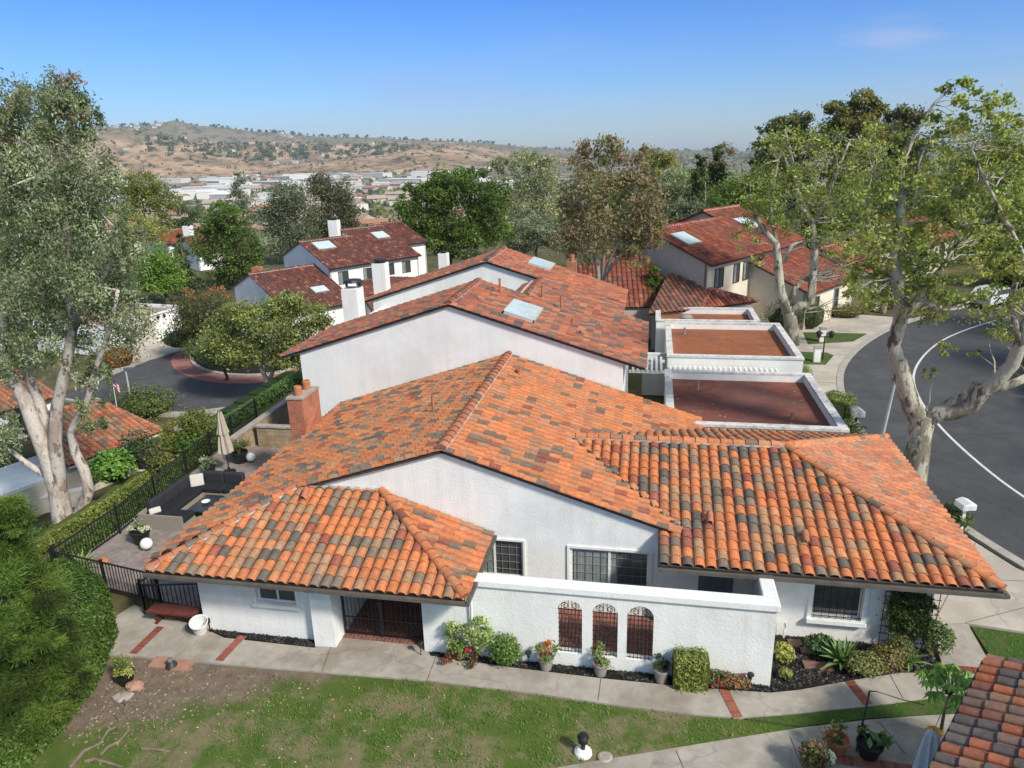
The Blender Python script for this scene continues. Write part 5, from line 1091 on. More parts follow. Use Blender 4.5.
lw = thing('garden_wall', 'cream garden wall below the neighbour house behind the eucalyptus trunk', 'wall', (-30, 24, -5)); q0, q1 = at(-10, 520, -4), at(85, 500, -4); m = MB(); d = (q1-q0).normalized(); n = Vector((-d.y, d.x, 0))*.12; m.prism([tuple((q0+n).xy), tuple((q0-n).xy), tuple((q1-n).xy), tuple((q1+n).xy)], -6, -3.4); m.build('wall', M['cream'], lw); m = MB(); n = n*1.4; m.prism([tuple((q0+n).xy), tuple((q0-n).xy), tuple((q1-n).xy), tuple((q1+n).xy)], -3.4, -3.3); m.build('cap', M['stucco'], lw)
t = thing('white_house', 'white house with an orange roof edge at the far left behind the tree', 'house', (-42, 36, -4.5)); a_ = at(22, 428, -2.4); unit(t, Vector((a_.x-3, a_.y+2, 0)), -12, 3, 3.6, -1.9, .3, -5, 'stucco', PAL_H, [(-5, -3.9, 1.6, 1.3), (0, -3.9, 1.6, 1.3)], 8, e1=ed, e2=en, far=False)
# two-storey house on the right
t = thing('two_storey_house', 'two storey house on the right with a grey shaded gable, cream facade and red roof', 'house', (2, 52, 0))
oE = at(713, 264, 5.1); oE.z = 0; oE += D2*.4
P, zz = unit(t, oE, 0, 5.2, 4.6, 5.2, .41, 0, 'tan', PAL_E, [], 6.4); sky(t, P, zz, .7, 2.6, 1.9, 3.5)
P2, zz2 = unit(t, oE, 5.2, 9.5, 4.6, 5.2, .41, 0, 'tan', PAL_E, [], 6.4)
P3, zz3 = unit(t, oE, 9.5, 15, 5.9, 5.2, .41, 0, 'tan', PAL_E, [], 11); sky(t, P3, zz3, 10.6, 12.6, 2.4, 4.0)
m = MB(); wall(m, oE-D2*.02, D1, -D2, 15, 5.1, [(1.0, 2.2, 3.2, 4.6), (3.6, 4.5, 3.3, 4.6), (5.0, 5.9, 3.3, 4.6), (9, 10.2, 3.2, 4.6)], .015); m.build('facade', M['cream'], t)
for a, wd in ((1.0, 1.2), (3.6, .9), (5.0, .9), (9, 1.2)): window(t, oE-D2*.03+D1*a+Vector((0, 0, 3.25)), D1, -D2, wd, 1.35, 1, (0, 0), .07, (.1, .45), -.02, 'fascia')
t = thing('single_storey_house', 'one storey house with weathered red roofs in front of the grey gable', 'house', (1, 48, 0))
gp = (oE-D1*.25, oE-D1*.25+D2, oE-D1*.25+Vector((0, 0, 1))); e0, e1_ = at(592, 308, 2.3), at(694, 306, 2.3); A_ = onplane(640, 253, *gp); r0 = onplane(577, 265, e0, e1_, A_); A2 = onplane(703, 293, e0, e1_, A_)
quadroof(t, [e0, e1_, A_, r0], PAL_E); quadroof(t, [e1_, A2, A_], PAL_E) if False else None
q0 = at(668, 286, 3.4); q1 = at(709, 288, 3.4); f0, f1, f2 = at(648, 314, 2.45), at(701, 309, 2.45), at(759, 301, 2.45)
quadroof(t, [f0, f1, q1, q0], [((.22, .10, .07), 50), ((.30, .12, .08), 30), ((.15, .08, .06), 20)]); quadroof(t, [f1, f2, q1], PAL_E); quadroof(t, [f2, f2+Vector((-4, 6, 0)), q1], PAL_E)
r = MB(); caps(r, f1, q1, PAL_E, .14, .4, seg=5); caps(r, f2, q1, PAL_H, .14, .4, seg=5); caps(r, q0, q1, PAL_E, .14, .4, seg=5); r.build('hip_cap', TILEF, t); box_under(t, [f0, f1, f2, f2+Vector((-4, 6, 0))], 0, 'tan', .4); box_under(t, [e0, e1_, A_, r0], 0, 'tan', .3)
t = thing('single_storey_house', 'cream walled one storey house with bright red roof behind the right sycamore', 'house', (9, 54, 0)); oI = Vector((10.6, 52.2, 0))
P, zz = unit(t, oI, 0, 9, 4.4, 2.8, .40, 0, 'cream', PAL_E, [(1.2, .9, 1.3, 1.2), (5.0, .05, 1.1, 2.1)], 9); unit(t, oI+D1*9-D2*1.5, 0, 7, 4.4, 2.8, .40, 0, 'cream', PAL_E, [(1, .05, 2.6, 2.1)], 9)
t = thing('far_house', 'tan house with a red roof far along the street behind the trees', 'house', (30, 80, 0)); P, zz = unit(t, Vector((25, 74, 0)), 0, 12, 5, 3.2, .4, 0, 'tan', PAL_E, [(2, 1, 1.6, 1.3), (6, 1, 1.6, 1.3)], 10)
# corner roof in the right foreground
t = thing('corner_house', 'house corner at the bottom right with dark mixed clay barrel tiles', 'house', (8, 11, 0))
eA, eB = Vector((7.0, 13.75, 2.4)), Vector((3.6, 8.55, 2.4)); ed2 = (eB-eA).normalized(); up2 = Vector((-ed2.y, ed2.x, 0)); 
r = MB(); tiles(r, [eA, eB, eB+up2*6+Vector((0, 0, 1.9)), eA+up2*6+Vector((0, 0, 1.9))], PAL_J, .29, .36, 7); caps(r, eA+Vector((0, 0, .03)), eA+up2*6+Vector((0, 0, 1.93)), PAL_J, .11, .36, mortar=False); r.build('roof', TILEM, t)
m = MB(); q = [eA+up2*1.5+ed2*.9, eB+up2*1.5, eB+up2*6, eA+up2*6+ed2*.9]; m.prism([tuple(p.xy) for p in q], 0, 2.3); m.build('wall', M['stucco'], t)
g = MB(); gutter(g, eA, eB, -up2); g.build('gutter', M['fascia'], t)
# ---------------------------------------------------------------- trees
OLV = [(.085, .108, .058), (.12, .142, .085), (.045, .062, .03), (.15, .17, .115), (.105, .105, .06)]
PINE = [(.042, .07, .012), (.03, .052, .01), (.066, .095, .018), (.018, .03, .007), (.05, .082, .016)]
SYC = [(.095, .12, .03), (.125, .15, .045), (.065, .085, .024), (.155, .17, .06), (.16, .155, .055)]
# big eucalyptus on the left
Y = 23; W_ = .92
s = pxsize(atY(60, 450, Y))
st = lambda Y, pts, r0, r1: (PY(Y, *pts), [.8*(r0+(r1-r0)*i/(len(pts)-1))*pxsize(atY(60, 450, Y)) for i in range(len(pts))])
eu = [st(Y, [(66, 560), (64, 525), (58, 490), (47, 455), (34, 425), (24, 398), (10, 375), (2, 350), (4, 310)], 14, 4), st(Y, [(63, 520), (58, 470), (55, 442), (56, 412), (63, 380), (70, 345), (74, 318), (66, 290), (68, 240), (58, 180), (52, 120), (50, 85)], 9, 2), st(Y-.2, [(70, 540), (80, 512), (89, 490), (84, 470), (75, 452), (71, 432), (80, 414), (88, 400), (95, 370), (110, 330), (118, 290)], 8, 2), st(Y+.5, [(50, 452), (46, 425), (38, 400), (28, 375), (26, 345), (20, 290), (15, 220), (10, 150), (12, 110)], 8, 2), st(Y, [(52, 478), (40, 472), (25, 462), (8, 448), (-15, 430)], 5, 2), st(Y, [(72, 330), (90, 300), (112, 262), (118, 230)], 5, 2)]
tree('eucalyptus_tree', 'huge grey green eucalyptus with pale peeling multiple trunks at the left edge', atY(64, 540, Y), [blob(55, 108, Y, 34, 38, 3600), blob(10, 120, Y, 36, 50, 3600), blob(78, 110, Y, 16, 38, 1500), blob(78, 178, Y, 40, 50, 4800), blob(25, 195, Y, 50, 50, 5000), blob(88, 250, Y, 46, 50, 5200), blob(30, 270, Y, 50, 50, 5000), blob(112, 300, Y, 34, 50, 3600), blob(122, 235, Y, 18, 40, 1100), blob(55, 330, Y, 42, 34, 2600), blob(5, 345, Y, 40, 40, 3200), blob(94, 372, Y, 15, 30, 1100), blob(92, 410, Y, 16, 26, 800), blob(10, 425, Y, 26, 36, 1800), blob(-30, 220, Y, 40, 140, 4000)], .15, OLV, eu, bark=(.50, .44, .38), bmat='eucbark', limbs=46, limb_r=.07, asp=.36, droop=.6, clump=.2, var=.6, nmul=1.6, dens=110)
P, U, W2, C, CC = blob_leaves([blob(68, 82, Y, 16, 16, 150), blob(35, 95, Y, 22, 14, 170), blob(75, 130, Y, 26, 34, 260), blob(115, 320, Y, 20, 50, 240), blob(4, 120, Y, 10, 26, 90)], .15, [(.13, .075, .055), (.13, .095, .06), (.11, .09, .055)], droop=.4, clump=.4)
quads_mesh('young_leaves', P, U, W2, C, [o for o in COL.objects if o.name.startswith('eucalyptus_tree')][0], M['leaf'])
# foreground pine bottom left
Y = 11.5
tree('pine_tree', 'bushy dark green pine filling the bottom left corner with bare white twigs', atY(20, 860, Y), [blob(6, 515, Y, 21, 23, 5460), blob(-14, 545, Y, 25, 33, 6500), blob(12, 560, Y, 23, 25, 6500), blob(33, 598, Y, 28, 25, 7280), blob(-1, 615, Y, 30, 33, 7800), blob(53, 635, Y, 28, 25, 7280), blob(15, 655, Y, 33, 28, 7800), blob(65, 672, Y, 25, 23, 6760), blob(43, 700, Y, 33, 25, 7800), blob(1, 705, Y, 33, 30, 7800), blob(31, 748, Y, 33, 23, 7280), blob(-5, 760, Y, 33, 28, 6760), blob(55, 742, Y, 21, 18, 4680), blob(23, 610, Y-.7, 31, 55, 9000), blob(28, 700, Y-.8, 36, 46, 9000)], .12, PINE, [(PY(Y+.5, (10, 900), (12, 760), (8, 640), (14, 560), (14, 525)), [.2, .16, .12, .06, .02])], bark=(.40, .36, .31), limbs=60, limb_r=.022, asp=.13, needle=True, clump=.24, nc=30, var=.6, nmul=2.3)
# shrub tree beside the slope
Y = 27.5; b_ = atY(190, 470, Y)
tree('shrub_tree', 'rounded shrub tree with yellow green tips between the patio and the cul-de-sac', b_, [blob(198, 424, Y, 20, 15, 1700), blob(172, 434, Y, 12, 14, 800), blob(190, 440, Y, 24, 12, 1500), blob(210, 436, Y, 12, 14, 700)], .12, [(.10, .12, .03), (.06, .085, .025), (.14, .13, .03), (.045, .06, .02)], trunk_r=.1, limbs=12, limb_r=.03, nmul=2)
# cul-de-sac island
Y = 44; g0 = at(272, 407, ZL)
tree('island_tree', 'spreading olive green tree with forked pale trunk on the cul-de-sac island', g0, [blob(222, 335, Y, 20, 20, 1500), blob(255, 318, Y, 26, 18, 1900), blob(285, 303, Y, 20, 12, 1000), blob(235, 312, Y, 14, 12, 600), blob(290, 325, Y, 28, 24, 2000), blob(316, 318, Y, 16, 18, 900), blob(245, 350, Y, 30, 16, 1500), blob(285, 352, Y, 30, 18, 1500), blob(308, 358, Y, 18, 18, 900)], .22, [(.13, .145, .05), (.09, .105, .035), (.16, .175, .06), (.05, .06, .025)], [(PY(Y, (273, 412), (271, 392), (266, 378), (258, 362), (250, 345), (246, 325)), [.26, .22, .17, .14, .1, .05]), (PY(Y, (269, 382), (275, 365), (280, 350), (286, 335)), [.15, .13, .1, .05])], bark=(.42, .37, .31), limbs=20, limb_r=.08, nmul=2.2)
Y = 47; tree('shrub_tree', 'dense low olive shrub overhanging the red paving of the island', at(225, 380, ZL), [blob(213, 350, Y, 16, 15, 1200), blob(236, 362, Y, 20, 9, 700), blob(222, 360, Y, 14, 9, 500)], .2, [(.12, .13, .05), (.07, .08, .035), (.15, .155, .06)], trunk_r=.12, limbs=8, nmul=2.4)
Y = 54; tree('reddish_shrub_tree', 'dark green dome shaped tree with rust coloured new tips behind the island tree', at(208, 347, -4.2), [blob(205, 312, Y, 32, 24, 2200), blob(190, 325, Y, 18, 18, 800), blob(222, 322, Y, 20, 20, 900)], .22, [(.045, .05, .022), (.065, .065, .028), (.035, .04, .018)], trunk_r=.15, limbs=5, nmul=2.6)
tp = [o for o in COL.objects if o.name.startswith('reddish_shrub_tree')][0]; P, U, W2, C, CC = blob_leaves([blob(208, 292, Y-.5, 30, 7, 420)], .2, [(.20, .09, .05), (.15, .09, .045)]); quads_mesh('young_leaves', P, U, W2, C, tp, M['leaf'])
# background trees: (label, base px, Y, blobs px, leaf, colours, trunk r, limbs, extras)
DK = [(.035, .05, .018), (.05, .068, .024), (.028, .038, .015)]; MID = [(.055, .08, .024), (.075, .105, .032), (.042, .06, .02)]; GRY = [(.07, .08, .05), (.09, .10, .065), (.055, .062, .04)]; YEL = [(.11, .115, .028), (.085, .095, .025), (.06, .072, .022)]; BRT = [(.075, .125, .022), (.10, .15, .03), (.055, .088, .018)]
BRN = [(.105, .085, .05), (.13, .10, .06), (.08, .075, .04), (.15, .10, .07)]; PAL = [(.14, .145, .085), (.17, .17, .11), (.10, .115, .06)]
def bt(name, label, Y, blobs, leaf, cols, tr=.25, limbs=8, bark=(.18, .15, .12), bx=None, **kw):
    leaf *= 1.12; B_ = [blob(x, y, Y, rx, ry, n*2.1) for x, y, rx, ry, n in blobs]; c = Vector(B_[0][0]) if bx is None else atY(bx, 300, Y)
    return tree(name, label, (c.x, Y, gz(c.x, Y)), B_, leaf, cols, trunk_r=tr, limbs=limbs, bark=bark, **kw)
bt('conical_tree', 'bright green egg shaped tree behind the white garage', 78, [(160, 262, 20, 16, 1300), (158, 276, 27, 18, 1700), (165, 285, 26, 10, 700)], .32, BRT)
bt('conifer', 'dark narrow conifer with drooping tiers left of the big green pine', 84, [(180, 240, 4, 8, 160), (182, 254, 7, 9, 300), (186, 268, 10, 8, 420), (190, 282, 13, 9, 520)], .35, DK, .2, 6)
bt('pine_tree', 'dense rounded dark green pine left of the low red roofs', 88, [(228, 222, 22, 18, 1700), (222, 212, 14, 10, 700), (216, 245, 25, 24, 1900), (242, 250, 22, 26, 1700), (232, 272, 32, 18, 1500), (250, 268, 16, 18, 800)], .34, [(.046, .072, .016), (.032, .05, .013), (.062, .09, .022)], clump=.26, var=.4)
bt('umbrella_tree', 'tall domed yellow green tree just right of the eucalyptus crown', 118, [(135, 185, 24, 14, 1200), (150, 198, 24, 18, 1500), (166, 208, 12, 20, 700), (128, 205, 16, 18, 800)], .42, YEL)
bt('light_tree', 'loose yellow green tree lit by the sun below the domed tree', 108, [(128, 225, 18, 18, 700), (150, 232, 20, 16, 700), (118, 245, 14, 16, 500)], .4, [(.15, .15, .045), (.11, .12, .035)], limbs=10)
bt('small_tree', 'small dark tree above the distant red roofs on the left', 135, [(187, 215, 11, 12, 500), (183, 228, 12, 10, 400)], .42, DK)
bt('tall_thin_tree', 'tall thin eucalyptus with small top tufts above the rounded pine', 140, [(236, 185, 9, 12, 420), (240, 203, 12, 12, 480), (248, 215, 10, 14, 400)], .42, GRY, limbs=8, bark=(.3, .27, .24))
bt('grey_tree', 'broad grey green tree left of the white row house chimney', 112, [(288, 200, 20, 18, 1900), (275, 218, 18, 22, 1200), (300, 225, 24, 26, 1700), (280, 245, 24, 18, 1000)], .4, GRY, limbs=12)
bt('dark_tree', 'tall dark brownish tree next to the grey green tree', 118, [(320, 188, 14, 14, 800), (338, 195, 18, 18, 1200), (350, 212, 13, 22, 1000), (328, 212, 20, 22, 1300), (345, 232, 18, 14, 700), (318, 232, 16, 14, 600)], .4, [(.05, .055, .03), (.065, .062, .034), (.04, .042, .024)])
bt('pine_tree', 'largest spreading green pine beyond the row houses, left of centre', 88, [(440, 190, 26, 20, 2100), (470, 182, 26, 18, 2000), (420, 210, 24, 22, 1900), (455, 214, 34, 26, 2600), (495, 200, 20, 22, 1500), (488, 228, 28, 22, 1800), (430, 238, 28, 18, 1500), (460, 245, 32, 14, 1300), (402, 228, 10, 14, 500), (412, 192, 14, 10, 500)], .34, [(.042, .07, .014), (.058, .09, .018), (.028, .045, .011), (.078, .105, .024)], .35, 14, clump=.24, var=.45)
bt('pale_eucalyptus', 'pale feathery eucalyptus with many thin stems behind the large pine', 112, [(505, 165, 14, 9, 420), (530, 160, 22, 10, 800), (545, 178, 18, 20, 1000), (522, 188, 22, 22, 1100), (540, 208, 18, 14, 700), (510, 205, 14, 14, 500)], .38, PAL, .2, 26, (.34, .30, .25))
bt('grey_bush_tree', 'silvery grey low tree at the foot of the feathery eucalyptus', 92, [(535, 230, 26, 16, 1700), (520, 242, 18, 12, 800), (555, 238, 18, 14, 900)], .3, [(.11, .12, .085), (.085, .095, .065)])
Y = 45.5; gb = (atY(602, 300, Y).x, Y, 0)
tree('bare_eucalyptus', 'thin reddish brown eucalyptus with many bare stems right of centre', gb, [blob(580, 160, Y, 14, 22, 520), blob(610, 150, Y, 18, 18, 700), blob(638, 165, Y, 16, 22, 600), blob(600, 185, Y, 34, 26, 1100), blob(640, 195, Y, 26, 26, 900), blob(572, 205, Y, 22, 28, 800), blob(612, 222, Y, 40, 26, 1500), blob(575, 235, Y, 20, 22, 700), blob(645, 215, Y, 22, 26, 700), blob(640, 245, Y, 24, 16, 500), blob(650, 225, Y, 16, 22, 420), blob(592, 245, Y, 26, 20, 480), blob(632, 248, Y, 22, 18, 420)], .24, BRN+[(.09, .10, .04), (.12, .10, .06)], [(PY(Y, (600, 305), (598, 270), (590, 235), (580, 200), (578, 160), (580, 142)), [.22, .17, .12, .08, .05, .02]), (PY(Y, (601, 290), (604, 250), (607, 210), (611, 170), (612, 138)), [.16, .12, .09, .05, .02]), (PY(Y, (601, 285), (612, 255), (628, 220), (638, 185), (640, 150)), [.15, .11, .08, .05, .02]), (PY(Y, (602, 280), (618, 258), (642, 235), (655, 215)), [.12, .09, .06, .02])], bark=(.36, .31, .26), limbs=60, limb_r=.04, fork=.3, droop=.25, nmul=1.5)
bt('round_tree', 'small round rusty green treetop above the bare eucalyptus on the skyline', 120, [(652, 158, 16, 10, 700), (668, 163, 12, 10, 500), (660, 172, 16, 10, 500)], .4, [(.13, .12, .035), (.09, .095, .03)])
bt('pale_shrub_tree', 'pale whitish leafy tree between the bare eucalyptus and dark conifers', 100, [(676, 182, 14, 16, 700), (672, 205, 16, 14, 600), (660, 195, 10, 14, 300)], .36, [(.17, .18, .12), (.12, .135, .08)])
for x, y0, y1, lb, Y in ((700, 160, 235, 'left dark conifer behind the red roofed two storey house', 96), (718, 155, 232, 'right dark conifer behind the red roofed two storey house', 100)):
    bt('conifer', lb, Y, [(x, y0, 5, 10, 300), (x, y0+18, 9, 14, 700), (x-1, y0+38, 13, 16, 900), (x+1, y0+58, 15, 14, 800)], .34, DK, .25, 6)
bt('dead_tree', 'thin leafless pale tree standing against the dark conifers', 92, [(705, 190, 12, 22, 50)], .3, DK, .1, 16, (.45, .42, .38))
bt('pinkish_tree', 'faded pinkish grey tree on the skyline left of the tall conifers', 150, [(722, 152, 12, 8, 420), (716, 165, 14, 8, 380)], .45, [(.16, .12, .10), (.12, .11, .08)])
bt('conifer', 'tallest dark spire conifer rising above the right treeline', 118, [(758, 138, 5, 12, 260), (760, 158, 9, 16, 600), (757, 178, 12, 18, 700)], .4, DK, .25, 6)
bt('green_tree', 'bright green leafy tree above the skylight of the right house', 82, [(735, 195, 22, 20, 1600), (748, 212, 18, 18, 1100), (718, 212, 14, 16, 700), (762, 190, 18, 22, 1200), (772, 218, 14, 16, 700)], .3, BRT+MID, .25, 10)
bt('skyline_eucalyptus', 'dark leafy treetop left of the gap on the right skyline', 96, [(782, 128, 18, 11, 1100), (798, 124, 14, 12, 800), (775, 148, 20, 16, 1100), (800, 148, 20, 18, 1200), (788, 172, 26, 18, 1300)], .38, [(.06, .07, .03), (.08, .085, .035), (.05, .052, .026)])
bt('skyline_eucalyptus', 'tallest domed eucalyptus with golden top on the right skyline', 94, [(838, 108, 14, 9, 700), (862, 101, 13, 9, 700), (876, 108, 10, 10, 500), (852, 122, 24, 14, 1500), (835, 138, 18, 16, 1000), (868, 140, 20, 18, 1200), (848, 165, 26, 20, 1300)], .38, [(.085, .085, .03), (.06, .07, .026), (.11, .10, .04)])
bt('skyline_eucalyptus', 'dark purple green treetop right of the domed eucalyptus', 97, [(900, 115, 14, 9, 700), (915, 120, 12, 10, 600), (895, 135, 22, 16, 1200), (912, 150, 18, 18, 1000), (890, 165, 22, 18, 1000)], .38, [(.055, .055, .035), (.07, .065, .04), (.045, .05, .028)])
k = 0
for x, y, rx, ry, Y, c, lb in ((945, 205, 34, 40, 92, DK, 'broad dark tree behind the sycamore at the far right'), (1005, 215, 34, 40, 88, MID, 'leafy tree at the right edge beyond the street'), (985, 150, 36, 40, 105, DK, 'tall dark tree beyond the street behind the sycamore top'), (930, 245, 34, 22, 84, MID, 'low leafy tree at the bend of the street'), (880, 215, 30, 30, 88, GRY, 'grey green tree behind the middle sycamore'), (830, 215, 26, 30, 86, MID, 'mid green tree behind the cream walled house'), (690, 215, 18, 14, 90, GRY, 'grey shrubby tree at the rear of the right two storey house'), (1040, 255, 40, 40, 70, DK, 'dark tree mass past the right edge of the street')):
    bt('background_tree', lb, Y, [(x, y, rx, ry, 2000), (x-rx*.5, y+ry*.4, rx*.6, ry*.6, 900), (x+rx*.5, y+ry*.3, rx*.6, ry*.6, 900), (x, y+ry*.8, rx, ry*.5, 900)], .34, c)
# big near sycamore on the right
Y = 25.8; bs = at(914, 489, 0)
def sr(pts, r0, r1, Y=25.8, dy=0):
    n = len(pts); P = [atY(x, y, Y+dy*i/n) for i, (x, y) in enumerate(pts)]; return (P, [(r0+(r1-r0)*i/(n-1))*.0365 for i in range(n)])
sy = [sr([(912, 500), (914, 480), (917, 455), (920, 432), (926, 415)], 12, 10), sr([(922, 425), (912, 408), (905, 385), (899, 362), (893, 345), (900, 322), (901, 300), (897, 280), (893, 255), (900, 225), (901, 195)], 9, 3.5), sr([(901, 195), (900, 172), (912, 140), (930, 110), (944, 95)], 1.7, .4),
      sr([(924, 422), (938, 414), (955, 412), (972, 406), (982, 392), (998, 380), (1012, 365), (1020, 345), (1030, 318)], 8, 5, 25.8, -1.5), sr([(938, 414), (950, 404), (965, 395), (975, 386), (990, 389), (1005, 387), (1030, 376)], 5.5, 3.5, 25.8, -1), sr([(898, 325), (910, 310), (925, 300), (940, 312), (930, 318)], 4, 3, 25.8), sr([(905, 318), (915, 300), (930, 280), (945, 262), (954, 248)], 2.5, .8), sr([(903, 300), (918, 285), (932, 305)], 3, 2), sr([(896, 285), (885, 262), (872, 235), (865, 205), (872, 175)], 2.2, .6), sr([(1020, 345), (1010, 300), (1024, 255), (1008, 225), (985, 180), (972, 150)], 2.6, .8, 24.5), sr([(1012, 230), (1000, 215), (985, 222), (960, 226)], 2.2, .8, 24.5), sr([(893, 255), (880, 240), (862, 232), (850, 215)], 2, .5), sr([(900, 225), (915, 200), (918, 165), (928, 140)], 2, .6), sr([(901, 195), (905, 160), (918, 130), (932, 105), (948, 88)], 1.2, .3)]
tree('sycamore_tree', 'large mottled sycamore with a forked pale trunk beside the street at the right', bs, [blob(958, 90, Y, 22, 16, 380), blob(975, 108, Y, 30, 20, 620), blob(1005, 120, 27, 26, 30, 620), blob(945, 128, Y, 24, 22, 520), blob(965, 160, 27.5, 40, 30, 1200), blob(1000, 180, 27, 32, 34, 1100), blob(925, 180, Y, 30, 34, 1000), blob(885, 170, Y, 26, 34, 760), blob(865, 205, Y, 28, 30, 760), blob(895, 230, Y, 34, 30, 1000), blob(945, 225, Y, 36, 32, 1100), blob(985, 245, 27.5, 34, 30, 900), blob(880, 270, Y, 28, 22, 620), blob(925, 268, Y, 32, 22, 800), blob(970, 290, 27.5, 24, 20, 420), blob(862, 285, Y, 22, 20, 420), blob(945, 350, 27, 22, 10, 140), blob(960, 352, 27, 24, 8, 140), blob(925, 372, Y, 14, 10, 80), blob(1000, 335, 26.5, 20, 22, 320), blob(1015, 300, 26.5, 20, 26, 320), blob(905, 300, Y, 34, 22, 620), blob(945, 310, Y, 30, 18, 420), blob(880, 240, Y-1, 30, 30, 700), blob(990, 300, 24.5, 26, 26, 420), blob(860, 240, Y, 20, 26, 420), blob(910, 130, Y+1, 18, 22, 260), blob(870, 130, Y, 16, 18, 200), blob(1008, 150, 24.5, 24, 34, 700), blob(1018, 215, 24.2, 24, 34, 700), blob(995, 262, 24.5, 28, 26, 600), blob(1020, 285, 24, 20, 30, 420), blob(975, 215, 24.8, 24, 26, 500)], .12, SYC, sy, bark=(.46, .42, .33), bmat='sycbark', limbs=170, limb_r=.04, asp=.8, up=.5, clump=.2, dens=30, fork=.55, mat='leaf', var=.42, nmul=.98)
# second sycamore behind the garages
Y = 47; b2 = at(800, 337, 0)
s2 = lambda pts, r0, r1: (PY(Y, *pts), [(r0+(r1-r0)*i/(len(pts)-1))*.066 for i in range(len(pts))])
sy2 = [s2([(792, 345), (791, 325), (789, 312)], 7, 6), s2([(789, 315), (780, 290), (778, 262), (776, 243), (765, 232), (755, 215)], 5, 2), s2([(789, 316), (800, 305), (811, 302), (813, 275), (815, 245), (812, 222), (800, 205), (795, 180), (790, 150), (785, 130)], 5, 1), s2([(812, 222), (806, 210), (793, 175), (780, 150)], 2, .8), s2([(813, 225), (826, 200), (838, 170), (850, 140)], 2.2, .7), s2([(789, 305), (795, 288), (803, 280)], 3, 2), s2([(783, 262), (792, 245), (803, 240)], 2.5, 1), s2([(776, 243), (770, 205), (778, 160), (786, 140)], 2, .6)]
tree('sycamore_tree', 'second sycamore with dark lower trunk and pale limbs behind the flat roofed garages', b2, [blob(785, 150, Y, 30, 26, 900), blob(820, 150, Y, 30, 28, 900), blob(852, 165, Y, 26, 30, 800), blob(765, 185, Y, 28, 28, 1000), blob(800, 190, Y, 34, 28, 1100), blob(838, 200, Y, 30, 30, 1000), blob(760, 215, Y, 24, 22, 700), blob(790, 225, Y, 28, 20, 700), blob(835, 240, Y, 30, 24, 800), blob(860, 262, Y, 28, 22, 700), blob(865, 290, Y, 26, 18, 500), blob(745, 240, Y, 14, 14, 200), blob(755, 258, Y, 10, 10, 120)], .16, SYC, sy2, bark=(.42, .38, .31), bmat='sycbark', limbs=110, limb_r=.05, asp=.8, up=.5, clump=.2, dens=30, fork=.5, var=.42, nmul=1.05)
tree('sycamore_tree', 'third sycamore further along the kerb with leaves over the street bend', (17.5, 58.5, 0), [blob(905, 262, 60, 30, 24, 900), blob(935, 285, 60, 30, 18, 700), blob(880, 300, 58, 20, 12, 300), blob(915, 240, 60, 26, 24, 700)], .28, SYC, None, .22, (.40, .36, .29), 24, asp=.8, up=.4)
# small trees and shrubs in the middle
Y = 50; c = atY(655, 306, Y)
tree('cypress', 'small bright green feathery conifer just behind the third flat roof', (c.x, Y, 0), [blob(654, 275, Y, 7, 10, 420), blob(653, 288, Y, 11, 10, 700), blob(658, 299, Y, 16, 9, 700), blob(668, 303, Y, 12, 6, 300)], .2, [(.055, .10, .018), (.075, .12, .026)], trunk_r=.08, limbs=4, nmul=1.8)
# hedges and slope planting west of the patio
HG = [(.045, .082, .013), (.065, .108, .018), (.032, .06, .01)]
hedge('clipped_hedge', 'rounded clipped green hedge at the west end of the front path', [(-17.8, 16.15), (-16.3, 15.5), (-14.85, 14.0), (-14.1, 12.4), (-13.8, 10.8), (-13.8, 7.5)], 1.0, 1.5, HG, 42000, .085, z=lambda x, y: -.1, top_r=.4)
hz = lambda x, y: gz(x, y)
hedge('slope_hedge', 'long low hedge directly behind the patio railing', [(-18.95, 17.0), (-19.0, 20), (-19.5, 24.5), (-20.0, 29)], .6, 1.0, HG+[(.10, .13, .03)], 16000, .09, z=lambda x, y: -.42)
hedge('slope_hedge', 'second yellow green hedge lower on the slope behind the first', [(-21.4, 18), (-21.8, 23), (-22.4, 26.5)], .75, 1.3, [(.12, .14, .028), (.09, .115, .024), (.07, .09, .02)], 13000, .1, z=lambda x, y: hz(x, y)-.25)
hedge('slope_hedge', 'dark green hedge at the foot of the slope below the block wall', [(-22.0, 30), (-21.5, 34), (-21.0, 39)], .8, 2.4, [(.035, .065, .014), (.05, .085, .018)], 6000, .12, z=lambda x, y: hz(x, y))
for (x, y), Yd, r, cols, n, leaf, lb in (((112, 468), 26.5, (1.0, 1.0, .9), [(.07, .14, .022), (.09, .17, .03)], 1100, .2, 'bright green broad leaved shrub against the neighbour wall'), ((140, 452), 30, (1.2, 1.0, 1.2), [(.03, .05, .016), (.045, .065, .022)], 1100, .14, 'dark green shrub between the neighbour roof and the slope'), ((160, 462), 29, (1.0, 1.0, .8), [(.035, .035, .03), (.05, .045, .04)], 900, .12, 'dark purplish shrub beside the bright green broad leaved shrub'), ((143, 404), 41.5, (2.6, 1.8, 1.5), [(.06, .085, .02), (.08, .10, .025)], 1600, .16, 'round clipped shrub beside the cul-de-sac street lamp'), ((117, 357), 52, (1.8, 1.5, 1.4), [(.18, .085, .03), (.13, .11, .03), (.09, .07, .025)], 1000, .18, 'orange brown shrub near the white garage driveway'), ((183, 338), 56, (2.6, 1.6, 1.2), [(.09, .13, .03), (.06, .09, .022)], 1000, .2, 'low green shrub at the edge of the garage driveway'), ((205, 350), 50, (2.0, 1.5, 1.1), [(.07, .10, .03), (.05, .07, .022)], 800, .2, 'leafy shrub at the west end of the island')):
    p = atY(x, y, Yd); bush('shrub', lb, (p.x, p.y, p.z-r[2]*.85), r, n, leaf, cols)
